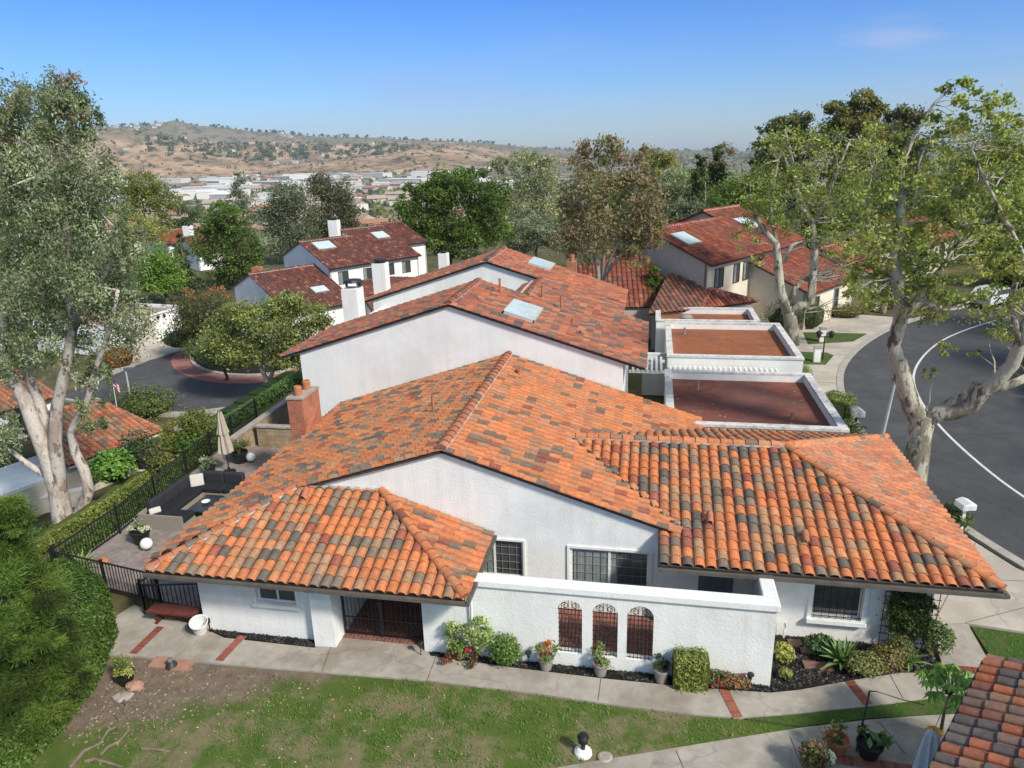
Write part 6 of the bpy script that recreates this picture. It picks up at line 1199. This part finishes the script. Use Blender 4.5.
for i, (x, y, Yd, c) in enumerate(((20, 480, 24, HG), (70, 440, 30, OLV), (35, 505, 22, HG), (170, 478, 26.5, YEL), (198, 470, 27, HG))):
    p = atY(x, y, Yd); r = (.9, .9, .7); bush('slope_shrub', ['green shrub on the slope at the far left below the tree', 'olive shrub behind the eucalyptus fork', 'low green shrub left of the eucalyptus base', 'yellowish low shrub right of the lower hedge', 'green shrub next to the patio fence corner'][i], (p.x, p.y, gz(p.x, p.y)), r, 900, .12, c)
# potted plants on the patio and in front of the house
potted('potted_plant', 'round dark planter with white flowered green plant near the patio corner', (-16.95, 19.15, .035), .33, .48, 'iron', [(.09, .13, .03), (.12, .16, .05), (.4, .4, .3)], .36, .42, 360, .09)
potted('potted_plant', 'dark planter with leafy shrub beside the tan block wall', (-17.2, 25.9, .035), .35, .5, 'iron', [(.04, .07, .02), (.06, .09, .03)], .5, .6, 420, .11)
potted('potted_plant', 'white flowering plant in a pot beside the closed umbrella', (-17.9, 24.75, .035), .25, .35, 'iron', [(.06, .1, .03), (.3, .32, .25), (.1, .13, .05)], .42, .45, 360, .09)
c = at(127, 683); potted('potted_plant', 'yellow variegated plant in a black pot on the soil by the clipped hedge', (c.x, c.y, 0), .22, .3, 'iron', [(.16, .18, .03), (.06, .10, .02), (.22, .23, .06)], .36, .5, 420, .09)
rosette('spiky_plant', 'pale spiky agave at the corner of the patio railing', (-17.75, 17.3, .03), 22, .75, .08, [(.20, .24, .10), (.14, .19, .07)])
m_ = at(95, 563); rock('orange brown rock at the edge of the patio by the railing', (m_.x+.3, m_.y, 0), .22, 'terracotta')
for x, lb, cols, n, fr in ((-2.3, 'grey pot with green and orange plant left of the arches', [(.07, .13, .03), (.1, .16, .04), (.4, .14, .03)], 300, .3), (-.93, 'grey pot with low green succulent under the middle arch', [(.10, .14, .04), (.13, .17, .06)], 260, .26), (.55, 'grey pot with dark leaved plant right of the arches', [(.025, .04, .02), (.04, .06, .03)], 220, .24)):
    potted('potted_plant', lb, (x, 14.98, .04), .2, .36, 'gutter', cols, fr, .45, n, .1, up=.2)
# planting along the courtyard wall
bush('box_shrub', 'dense rounded green shrub left of the arches', (-3.35, 14.95, .03), (.46, .36, .48), 1500, .06, [(.07, .12, .022), (.09, .15, .03), (.05, .09, .018)])
hedge('box_shrub', 'square clipped yellow green shrub right of the arches', [(.92, 14.92), (1.55, 14.95)], .95, .5, [(.12, .15, .03), (.09, .12, .025), (.17, .17, .04)], 1700, .06, cat='bush', top_r=.15)
c = thing('flower_shrub', 'flowering shrub cluster with pale green top and crimson leaves right of the gate', 'bush', (-4.6, 14.85, .03))
leaves('foliage', [((-4.5, 14.95, .7), (.55, .32, .55), 1400), ((-4.0, 14.95, .9), (.4, .3, .5), 950)], .1, [(.15, .21, .06), (.10, .16, .04), (.22, .27, .11)], c, M['leafd'], up=.4)
leaves('crimson_foliage', [((-4.35, 14.78, .28), (.55, .25, .24), 500), ((-4.9, 14.85, .15), (.3, .2, .12), 160)], .1, [(.20, .02, .04), (.12, .03, .03), (.09, .08, .03), (.3, .05, .06)], c, M['leafd'], up=.5)
m = MB()
for i in range(9): m.tube([(-4.4+rnd.uniform(-.3, .4), 14.9, .03), (-4.4+rnd.uniform(-.5, .6), 14.9+rnd.uniform(-.2, .2), .7)], [.014, .006], 4, None, (.15, .12, .07))
m.build('stem', M['bark'], c)
bush('red_groundcover', 'low red and green plant at the right end of the courtyard wall', (2.1, 14.98, .03), (.6, .22, .22), 700, .08, [(.10, .10, .03), (.17, .03, .035), (.06, .08, .03), (.2, .07, .04)])
bush('low_shrub', 'small dark low shrub beside the square clipped shrub', (1.75, 15.0, .03), (.3, .2, .25), 400, .07, [(.05, .07, .02), (.09, .07, .03)])
# right hand bed
rosette('agave', 'large star shaped agave in the mulch bed under the barred window', (5.0, 16.15, .06), 34, .85, .13, [(.09, .15, .06), (.13, .19, .085), (.065, .115, .04)])
rosette('small_agave', 'smaller pale agave rosette at the right end of the mulch bed', (6.62, 16.42, .06), 30, .55, .10, [(.15, .21, .09), (.11, .17, .065)])
t = thing('climbing_plant', 'dark green climber on a black trellis against the wall right of the window', 'climber', (6.6, 17.05, .05))
m = MB()
for i in range(7): m.bar((6.1+i*.21, 17.16, .05), (6.1+i*.21, 17.16, 2.02), .016)
for i in range(9): m.bar((6.05, 17.16, .2+i*.22), (7.4, 17.16, .2+i*.22), .014)
m.build('trellis', M['iron'], t); leaves('foliage', [((6.65, 17.0, 1.5), (.52, .13, .42), 2400), ((6.65, 17.0, .9), (.55, .15, .5), 2200), ((6.3, 17.0, 1.3), (.25, .13, .6), 1200), ((7.0, 17.0, 1.2), (.25, .13, .6), 1200)], .085, [(.032, .055, .013), (.05, .078, .02), (.022, .04, .01)], t, M['leafd'], up=.2, clump=.6, dens=40)
m = MB()
for i in range(5): m.tube(bez((6.6+i*.1, 16.98, .05), (6.3+i*.22, 17.02, 1.5), 0, 5, .1), .012, 4, None, (.14, .11, .07))
m.build('stem', M['bark'], t)
bush('leafy_shrub', 'upright dark green shrub at the wall corner right of the climber', (7.35, 16.85, .05), (.36, .34, .55), 900, .09, [(.05, .08, .022), (.07, .105, .03)], core=False)
bush('jade_shrub', 'rounded olive jade shrub in front of the large agave', (5.45, 15.95, .05), (.48, .34, .32), 1200, .06, [(.14, .15, .05), (.10, .115, .035), (.18, .17, .07)])
bush('bronze_shrub', 'olive bronze succulent shrub between the two agaves', (6.0, 16.2, .05), (.42, .34, .36), 900, .07, [(.13, .12, .04), (.09, .09, .03), (.15, .09, .04)])
bush('olive_shrub', 'dark olive shrub left of the smaller agave', (6.35, 16.5, .05), (.35, .34, .42), 800, .07, [(.06, .075, .02), (.10, .10, .035)])
bush('fern_shrub', 'dark ferny plant behind the large agave under the window sill', (4.55, 16.6, .05), (.4, .28, .27), 800, .1, [(.03, .06, .02), (.05, .085, .03)])
bush('variegated_plant', 'yellow variegated plant beside the courtyard wall end', (3.6, 16.15, .05), (.26, .24, .28), 420, .09, [(.22, .22, .05), (.10, .14, .03), (.28, .27, .08)])
bush('variegated_plant', 'tiny yellow green plant in the mulch below the variegated plant', (3.55, 15.5, .05), (.17, .16, .15), 200, .08, [(.18, .2, .06), (.09, .13, .03)])
# front right corner pots and small tree
c = at(836, 752); potted('potted_plant', 'terracotta pot with a small green and rust plant at the path edge', (c.x, c.y, .03), .24, .34, 'terracotta', [(.06, .09, .02), (.10, .11, .03), (.16, .07, .03)], .27, .45, 340, .09)
c = at(868, 757); potted('potted_plant', 'black pot with a few long green leaves next to the plant hook pole', (c.x, c.y, .03), .26, .36, 'iron', [(.06, .11, .03), (.10, .15, .05)], .35, .35, 26, .34)
c = at(812, 772); bush('rust_shrub', 'rust and green shrub at the bottom edge of the photo beside white flowers', (c.x, c.y, .02), (.3, .3, .42), 520, .09, [(.09, .10, .03), (.17, .08, .05), (.06, .08, .02)])
c = at(826, 766); bush('white_flowers', 'clump of white flowers beside the rust coloured shrub', (c.x, c.y, .1), (.16, .14, .16), 220, .09, [(.62, .62, .58), (.5, .5, .42)], 'flowers')
t = thing('umbrella_plant', 'small umbrella tree with drooping glossy leaves in front of the corner tile roof', 'tree', (6.55, 14.15, 0)); m = MB(); m.tube(bez((6.55, 14.15, 0), (6.5, 13.95, 1.35), 0, 5, .06), [.045, .04, .035, .03, .025, .02], 7, None, (.22, .17, .12)); m.build('trunk', M['bark'], t)
m = MB()
for k in range(34):
    a = k*2.4; r = .12+.36*rnd.random(); c = Vector((6.45+math.cos(a)*r*1.1, 14.0+math.sin(a)*r*1.1, 1.72+.32*rnd.random()-r*.6)); m.tube([(6.5, 13.95, 1.3), c], [.012, .006], 4, 1, (.1, .14, .03))
    for j in range(8):
        b = j*.785+k; d = Vector((math.cos(b), math.sin(b), -.85)).normalized(); x = d.cross(Vector((0, 0, 1))).normalized()*.038; l = rnd.uniform(.17, .26); cc = rnd.choice([(.11, .20, .03), (.15, .26, .045), (.08, .15, .025), (.2, .3, .07)]); q = c+d*l*.5; m.f([c, q+x, c+d*l-Vector((0, 0, .04)), q-x], 0, cc)
m.build('crown', [M['leafd'], M['bark']], t)
m = MB(); 
for j in range(9): b = j*.7; c = Vector((6.25, 13.75, .62)); d = Vector((math.cos(b), math.sin(b), -.8)).normalized(); x = d.cross(Vector((0, 0, 1))).normalized()*.05; m.f([c, c+d*.12+x, c+d*.26, c+d*.12-x], 0, rnd.choice([(.42, .2, .02), (.5, .28, .04)]))
m.tube([(6.25, 13.75, .62), (6.48, 13.95, 1.2)], .008, 4, 0, (.2, .2, .05)); m.build('yellow_leaves', M['leafd'], t)
# shrubs by the street and garages
hedge('box_hedge', 'square clipped hedge block at the corner of the near flat roofed garage', [(8.2, 32.6), (8.9, 33.8)], 1.5, 1.3, [(.08, .11, .022), (.11, .14, .03)], 2600, .09)
for (x, y, z), r, cols, lb in (((9.0, 27.6, 0), (.6, 1.6, .6), MID, 'low dark shrubs between the tile roof and the kerb'), ((10.2, 23.9, 0), (.6, .6, .5), MID, 'small shrub at the base of the white mailbox'), ((8.6, 31.2, 0), (.7, .7, .6), DK, 'dark shrub under the grey mailbox'), ((8.3, 40.3, 0), (.6, .8, .5), BRT, 'bright green low shrub beside the second garage'), ((9.2, 51.3, 0), (1.5, 1.2, 1.3), DK, 'dark leafy shrub in front of the cream facade'), ((11.2, 52.8, 0), (1.2, 1.0, 1.2), MID+[(.14, .06, .03)], 'reddish green shrub in front of the cream facade'), ((8.2, 48.5, 0), (.6, .6, .6), YEL, 'yellowish shrub at the foot of the second sycamore'), ((14.5, 56.5, 0), (1.5, .8, .6), YEL, 'golden low shrub by the driveway bend')):
    bush('street_shrub', lb, (x, y, z), r, int(700*max(1, r[0])), .11, cols)
rosette('palm', 'small fan leaved palm between the two flat roofed garages', (5.2, 34.3, .9), 18, 1.2, .12, [(.10, .16, .04), (.14, .2, .06)], 'palm')
# dark shrubs and grass along the opposite kerb
fk = offs(SE, 10.9); far_pts = [fk[i] for i in range(len(fk)) if 24 < fk[i][1] < 62 and fk[i][0] < 60]
step = max(1, len(far_pts)//12)
for i, p in enumerate(far_pts[::step]):
    bush('verge_shrub', 'dark leafy shrub on the far side of the street', (p[0], p[1], 0), (1.5, 1.5, 1.2), 1200, .15, DK if i % 2 else MID, group='shrubs along the far kerb')
for i, (x, y, h) in enumerate(((26.5, 30, 8), (27.5, 40, 9), (30, 49, 9), (24.5, 23, 8))):
    tree('street_tree', ['leafy tree across the street nearest the right edge of the photo', 'leafy tree across the street at the second position from the right edge', 'leafy tree across the street before the bend', 'leafy tree across the street outside the right edge'][i], (x, y, 0), [((x, y, h*.7), (3.2, 3.2, 2.8), 2600), ((x+1, y+1.5, h*.9), (2.2, 2.2, 1.8), 1200)], .26, SYC, None, .25, (.4, .36, .3), 16, 'trees across the street', asp=.7)
# lawn grass: blades as one mass
n = 84000; gx = nr.uniform(-12, 13.5, n); gy = nr.uniform(9.5, 18.3, n)
pathlow = np.interp(gx, [p[0] for p in PL], [p[1] for p in PL]); p2x, p2y = [-3, -1.57, 1.38, 3.61, 5.2, 6.6, 9], [11.2, 11.99, 13.1, 13.92, 14.42, 14.78, 15.3]
below = np.interp(gx, p2x, p2y, left=0)
nz = np.sin(gx*1.7+gy*.8)*.5+np.sin(gx*.6-gy*2.1+1)*.5+np.sin(gx*3.3+gy*2.7)*.3
vg = (gx > 8.8) & (gy > np.interp(gx, [8.75, 9.2, 14], [16.9, 15.7, 14.2])) & (gy < np.interp(gx, [8.75, 10.1, 14], [18.35, 18.15, 17.3])) & (nr.uniform(0, 1, n) < .85)
ok = vg | (gx < 9.1) & (gy < pathlow-.02+nr.normal(0, .03, n)) & ((gy > below+.04) | (gx < -3)) & (nr.uniform(0, 1, n) < np.clip(.75+nz*.5, .05, 1)) & (nr.uniform(0, 1, n) < np.clip((gx+9.6-1.5*(gy-12.5)+nz*.9)/1.8, .02, 1)) & ~((gx > -3) & (gy < below))
gx, gy = gx[ok], gy[ok]; n = len(gx); h = nr.uniform(.03, .075, n)*(1+.45*np.sin(gx*5.1+gy*3.3)*np.sin(gy*6.2-gx*2.2)); P = np.stack([gx, gy, h*.5], 1); U = np.stack([nr.normal(0, .018, n), nr.normal(0, .018, n), h*.55], 1); ang = nr.uniform(0, 6.28, n); W2 = np.stack([np.cos(ang), np.sin(ang), 0*ang], 1)*nr.uniform(.006, .012, (n, 1))
gc = np.array([(.042, .095, .013), (.06, .125, .018), (.085, .14, .024), (.19, .17, .075), (.26, .21, .10)]); pr = np.array([.36, .34, .24, .05, .01]); C = gc[nr.choice(5, n, p=pr)]*nr.uniform(.8, 1.2, (n, 1))
tag(quads_mesh('grass', P, U, W2, C, None, M['leaf']), kind='stuff')
# fallen leaves and litter on the soil
n = 170; gx = -12.6+9*nr.uniform(0, 1, n)**1.7; gy = nr.uniform(11, 13.8, n); P = np.stack([gx, gy, np.full(n, .012)], 1); a = nr.uniform(0, 6.28, n); U = np.stack([np.cos(a), np.sin(a), nr.normal(0, .1, n)], 1)*.035; W2 = np.stack([-np.sin(a), np.cos(a), nr.normal(0, .1, n)], 1)*.016
tag(quads_mesh('leaf_litter', P, U, W2, np.array([(.28, .21, .12), (.20, .14, .08), (.36, .30, .2)])[nr.integers(0, 3, n)], None, M['leaf']), kind='stuff')

# clods and pebbles on the bare soil
m = MB()
for _ in range(1500):
    x, y = rnd.uniform(-13.2, -6.5), rnd.uniform(10.8, 13.75)
    if x > -9.4+1.5*(y-12.5)+rnd.gauss(0, .5): continue
    u = Vector((rnd.gauss(0, 1), rnd.gauss(0, 1), rnd.gauss(0, .5))).normalized(); v = u.orthogonal().normalized(); g = rnd.uniform(.6, 1.25); r_ = rnd.uniform(.006, .022)
    m.obox((x, y, .0), u, v, u.cross(v), (r_*1.3, r_, r_*.8), None, (.17*g, .135*g, .10*g))
tag(m.build('soil_clods', M['any']), kind='stuff')
# ---------------------------------------------------------------- valley town and hills
def az_of(px): d = ray(px, 160); return math.atan2(d[0], d[1])
def crest(px, py, dist):                          # height of a crest seen at (px,py) from this distance
    d = ray(px, py); return CH+d[2]/math.hypot(d[0], d[1])*dist
RID = [  # (distance, half depth back, pixel profile)
    (5300, 900, [(-200, 131), (60, 128), (140, 127), (165, 123), (182, 120), (200, 125), (240, 127), (262, 131), (300, 134), (350, 137), (420, 140), (480, 143), (540, 147), (600, 151), (700, 150), (760, 152), (1100, 152)]),
    (4000, 600, [(-200, 142), (80, 138), (110, 130), (150, 129), (175, 134), (215, 141), (250, 143), (330, 143), (400, 144), (440, 142), (470, 145), (510, 152), (560, 158), (640, 165), (760, 170), (1100, 170)]),
    (3150, 420, [(-200, 160), (80, 156), (120, 153), (160, 150), (190, 152), (230, 158), (262, 168), (300, 163), (340, 158), (385, 155), (410, 148), (440, 147), (470, 151), (500, 160), (540, 172), (600, 182), (1100, 185)])]
hr = random.Random(5)
def fbm(x, y, o=5):
    from mathutils import noise as mn
    return mn.fractal(Vector((x, y, 3.7)), 1.0, 2.1, o)
azs = [R(-62+.35*i) for i in range(330)]; ds = [2350+55*i for i in range(36)]+[4350+110*i for i in range(18)]
prof = []
for dist, hd_, P_ in RID:
    prof.append((dist, hd_, [az_of(p[0]) for p in P_], [crest(p[0], p[1], dist) for p in P_]))
def hill_z(a, d):
    z = -60
    for dist, hd_, A_, Z_ in prof:
        c = float(np.interp(a, A_, Z_)); f0 = 520 if dist < 3500 else 700; base = -46
        if d < dist: t = (d-(dist-f0))/f0
        else: t = 1-(d-dist)/(hd_*2)
        t = max(0, min(1, t)); t = t*t*(3-2*t); z = max(z, base+(c-base)*t)
    x, y = d*math.sin(a), d*math.cos(a); k = max(0, min(1, (z+44)/60))
    return z+k*(14*fbm(x/260, y/260)+22*abs(fbm(x/600+4, y/600))-8)*min(1, d/2500)*.55
mb = MB()
for d in ds:
    for a in azs: mb.V.append((d*math.sin(a), d*math.cos(a), hill_z(a, d)))
for j in range(len(ds)-1):
    for i in range(len(azs)-1): k = j*len(azs)+i; mb.fi((k, k+1, k+len(azs)+1, k+len(azs)))
tag(mb.build('hills', M['hill'], None, smooth=True), kind='structure')
def land(a, d):
    x, y = d*math.sin(a), d*math.cos(a); return max(gz(x, y), hill_z(a, d) if d > 2350 else -99)
# buildings in the valley: a few shapes, copied one by one
def far_building(name, label, wcol, rcol, w_, d_, h, pitch, group):
    t = thing(name, label, 'building', (0, 0, 0), group); m = MB(); m.col = wcol; m.box((-w_/2, -d_/2, -3), (w_/2, d_/2, h)); m.build('wall', M['any'], t); m = MB(); m.col = rcol
    if pitch: m.f([(-w_/2-1, -d_/2-1, h), (w_/2+1, -d_/2-1, h), (w_/2+1, 0, h+pitch), (-w_/2-1, 0, h+pitch)]); m.f([(w_/2+1, d_/2+1, h), (-w_/2-1, d_/2+1, h), (-w_/2-1, 0, h+pitch), (w_/2+1, 0, h+pitch)]); m.f([(-w_/2, -d_/2, h), (-w_/2, d_/2, h), (-w_/2, 0, h+pitch)]); m.f([(w_/2, d_/2, h), (w_/2, -d_/2, h), (w_/2, 0, h+pitch)])
    else: m.box((-w_/2-.4, -d_/2-.4, h), (w_/2+.4, d_/2+.4, h+.8))
    m.build('roof', M['any'], t)
    return t
protos = [far_building('warehouse', 'long white flat roofed warehouse on the valley floor', (.62, .61, .58), (.72, .71, .69), 70, 34, 9, 0, 'warehouses in the valley'),
          far_building('warehouse', 'pale grey flat roofed warehouse on the valley floor', (.48, .48, .47), (.6, .6, .59), 46, 30, 8, 0, 'grey warehouses in the valley'),
          far_building('valley_house', 'small white house with a pale brown roof in the valley town', (.62, .6, .55), (.42, .33, .26), 16, 11, 5, 3, 'houses in the valley town'),
          far_building('valley_house', 'small cream house with a terracotta roof in the valley town', (.55, .5, .42), (.36, .19, .12), 18, 12, 6, 3, 'terracotta roofed houses in the valley town')]
used = [0]*4
def place(k, a, d, rot, sc):
    o = protos[k] if not used[k] else copy_tree(protos[k]); used[k] += 1
    o.location = (d*math.sin(a), d*math.cos(a), land(a, d)); o.rotation_euler = (0, 0, rot); o.scale = (sc, sc, sc)
for i in range(64): place(hr.choice([0, 0, 1]), az_of(hr.uniform(100, 480)), hr.uniform(950, 2500), hr.uniform(-.5, .7), hr.uniform(.7, 1.4))
for i in range(190): place(hr.choice([2, 2, 3]), az_of(hr.uniform(95, 470)), hr.uniform(420, 2400), hr.uniform(-.6, .6), hr.uniform(.9, 1.5))
for i in range(26): place(hr.choice([2, 2, 3]), az_of(hr.uniform(100, 380)), hr.uniform(3450, 4000), hr.uniform(-.4, .4), hr.uniform(.9, 1.7))
for i in range(26): place(2, az_of(hr.choice([hr.uniform(100, 170), hr.uniform(235, 560)])), hr.uniform(5150, 5320), hr.uniform(-.4, .4), hr.uniform(1.0, 1.9))
# far trees read as one mass: small leafy clumps over valley and hillsides
Ps, Us, Ws, Cs = [], [], [], []
def farclump(a, d, r, n, cols):
    c = np.array([d*math.sin(a), d*math.cos(a), land(a, d)+r*.55]); dd = unitv(nr.normal(size=(n, 3))); Ps.append(c+dd*np.array([r, r, r*.8])*nr.uniform(.5, 1, (n, 1))); nn = unitv(dd+nr.normal(size=(n, 3))*.5); u = unitv(np.cross(nn, nr.normal(size=(n, 3)))); Us.append(u*r*.45); Ws.append(np.cross(nn, u)*r*.4); Cs.append(np.array(cols)[nr.integers(0, len(cols), n)]*nr.uniform(.7, 1.25, (n, 1)))
for i in range(2700):
    d = math.exp(hr.uniform(math.log(170), math.log(2500))); farclump(az_of(hr.uniform(-60, 780)), d, hr.uniform(2.2, 5.0)*(1 if d < 500 else 1.4), 26 if d < 500 else 14, hr.choice([DK, MID, GRY, YEL, MID, PAL]))
tag(quads_mesh('valley_trees', np.vstack(Ps), np.vstack(Us), np.vstack(Ws), np.vstack(Cs), None, M['leaf']), kind='stuff'); Ps, Us, Ws, Cs = [], [], [], []
for i in range(1500):
    d = hr.uniform(2550, 5300); farclump(az_of(hr.uniform(60, 780)), d, hr.uniform(4, 10), 10, hr.choice([DK, GRY, DK, [(.09, .085, .05)]]))
for i in range(260): farclump(az_of(hr.uniform(150, 420)), hr.uniform(3600, 3850), hr.uniform(9, 16), 12, DK)
for i in range(160): farclump(az_of(hr.uniform(80, 760)), 5290+hr.uniform(-60, 30), hr.uniform(8, 17), 12, DK)
tag(quads_mesh('hillside_scrub', np.vstack(Ps), np.vstack(Us), np.vstack(Ws), np.vstack(Cs), None, M['leaf']), kind='stuff')
# treeline at the right horizon
Ps, Us, Ws, Cs = [], [], [], []
for i in range(420): farclump(az_of(hr.uniform(560, 1120)), hr.uniform(150, 420), hr.uniform(3.5, 7), 40, hr.choice([DK, MID, GRY]))
tag(quads_mesh('distant_wood', np.vstack(Ps), np.vstack(Us), np.vstack(Ws), np.vstack(Cs), None, M['leaf']), kind='stuff')
# the air: an even thin haze round everything
mb = MB(); mb.box((-6500, -4500, -75), (6500, 8000, 330)); hzo = tag(mb.build('haze', []), kind='stuff')
hm = bpy.data.materials.new('haze_air'); hm.use_nodes = True; nt = hm.node_tree; nt.nodes.remove(nt.nodes['Principled BSDF']); pv = nt.nodes.new('ShaderNodeVolumePrincipled'); pv.inputs['Color'].default_value = (.80, .88, 1, 1); pv.inputs['Density'].default_value = .000075; pv.inputs['Anisotropy'].default_value = .2
nt.links.new(pv.outputs[0], nt.nodes['Material Output'].inputs['Volume']); hzo.data.materials.append(hm)
# ---------------------------------------------------------------- light, sky, air, camera
SUN_AZ, SUN_EL = R(-34), R(40)      # sun direction: to the right, slightly towards the viewer
sd = Vector((math.cos(SUN_AZ)*math.cos(SUN_EL), math.sin(SUN_AZ)*math.cos(SUN_EL), math.sin(SUN_EL)))
L = bpy.data.lights.new('sun', 'SUN'); L.energy = 3.7; L.angle = R(7); L.color = (1.0, .935, .83)
lo = bpy.data.objects.new('sun', L); COL.objects.link(lo); lo.rotation_euler = (-sd).to_track_quat('-Z', 'Y').to_euler(); lo.location = sd*50
W = bpy.data.worlds.new('World'); SC.world = W; W.use_nodes = True; nt = W.node_tree
bg = nt.nodes['Background']; sky = nt.nodes.new('ShaderNodeTexSky'); sky.sky_type = 'NISHITA'; sky.sun_disc = False
sky.sun_elevation = SUN_EL; sky.sun_rotation = math.pi/2-SUN_AZ; sky.altitude = 80; sky.air_density = 1.0; sky.dust_density = .6; sky.ozone_density = 1.6
tc = nt.nodes.new('ShaderNodeTexCoord'); mp = nt.nodes.new('ShaderNodeMapping'); mp.inputs['Scale'].default_value = (1.2, 1.2, 7); nt.links.new(tc.outputs['Generated'], mp.inputs[0])
cn = noise(nt, 1.6, 7, .62, mp.outputs[0]); cf = ramp(nt, cn, [(.52, (0, 0, 0)), (.74, (.55, .55, .55))])
cc = mixc(nt, cf, sky.outputs[0], (6.2, 5.6, 5.9))
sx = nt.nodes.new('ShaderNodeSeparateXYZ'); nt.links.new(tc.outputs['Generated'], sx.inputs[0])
tint = ramp(nt, sx.outputs[2], [(0.0, (.60, .74, 1.0)), (.08, (.37, .60, .99)), (.22, (.15, .45, 1.0)), (.40, (1.2, 1.14, .93)), (1.0, (1.65, 1.52, 1.18))])  # unseen upper sky is made warmer and brighter to neutralise the blue fill
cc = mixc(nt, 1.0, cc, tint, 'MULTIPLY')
# a faint pinkish wisp of cloud over the street side
wd = Vector(ray(890, 36)).normalized(); sb = nt.nodes.new('ShaderNodeVectorMath'); sb.operation = 'SUBTRACT'; nt.links.new(tc.outputs['Generated'], sb.inputs[0]); sb.inputs[1].default_value = wd
ml = nt.nodes.new('ShaderNodeVectorMath'); ml.operation = 'MULTIPLY'; nt.links.new(sb.outputs[0], ml.inputs[0]); ml.inputs[1].default_value = (7.5, 7.5, 26)
ln = nt.nodes.new('ShaderNodeVectorMath'); ln.operation = 'LENGTH'; nt.links.new(ml.outputs[0], ln.inputs[0])
wn = noise(nt, 9, 6, .6, mp.outputs[0]); wm = N(nt, 'ShaderNodeMath', operation='ADD'); nt.links.new(ln.outputs['Value'], wm.inputs[0]); nt.links.new(wn, wm.inputs[1])
cc = mixc(nt, ramp(nt, wm.outputs[0], [(.45, (.42, .42, .42)), (1.35, (0, 0, 0))]), cc, (4.2, 4.0, 5.2))
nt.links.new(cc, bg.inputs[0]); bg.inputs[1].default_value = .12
cam = bpy.data.cameras.new('camera'); co = bpy.data.objects.new('camera', cam); COL.objects.link(co); SC.camera = co
cam.sensor_fit = 'HORIZONTAL'; cam.sensor_width = 36; cam.lens = FPX/1024*36; cam.clip_end = 20000; cam.clip_start = .1
hd3 = Vector((_hd[0]*_cp, _hd[1]*_cp, -_sp)); rt3 = Vector((_rt[0], _rt[1], 0)); up3 = rt3.cross(hd3)
# roll
x3 = rt3*_c+up3*(-_s)*-1 if False else None
def cam_axes():
    f = Vector([c for c in hd3]); 
    # image right/up axes expressed in unrolled axes: (a,b)->( c a + s b, -s a + c b )
    xr = rt3*_c+up3*(-_s); yr = rt3*_s+up3*_c
    return xr, yr, f
xr, yr, f3 = cam_axes()
co.matrix_world = Matrix(((xr.x, yr.x, -f3.x, 0), (xr.y, yr.y, -f3.y, 0), (xr.z, yr.z, -f3.z, CH), (0, 0, 0, 1)))
SC.view_settings.view_transform = 'Standard'; SC.view_settings.look = 'None'; SC.view_settings.exposure = 0.46; SC.view_settings.gamma = 1
SC.cycles.use_denoising = True; SC.cycles.max_bounces = 6; SC.cycles.diffuse_bounces = 3; SC.cycles.transparent_max_bounces = 8
SC.cycles.volume_bounces = 0
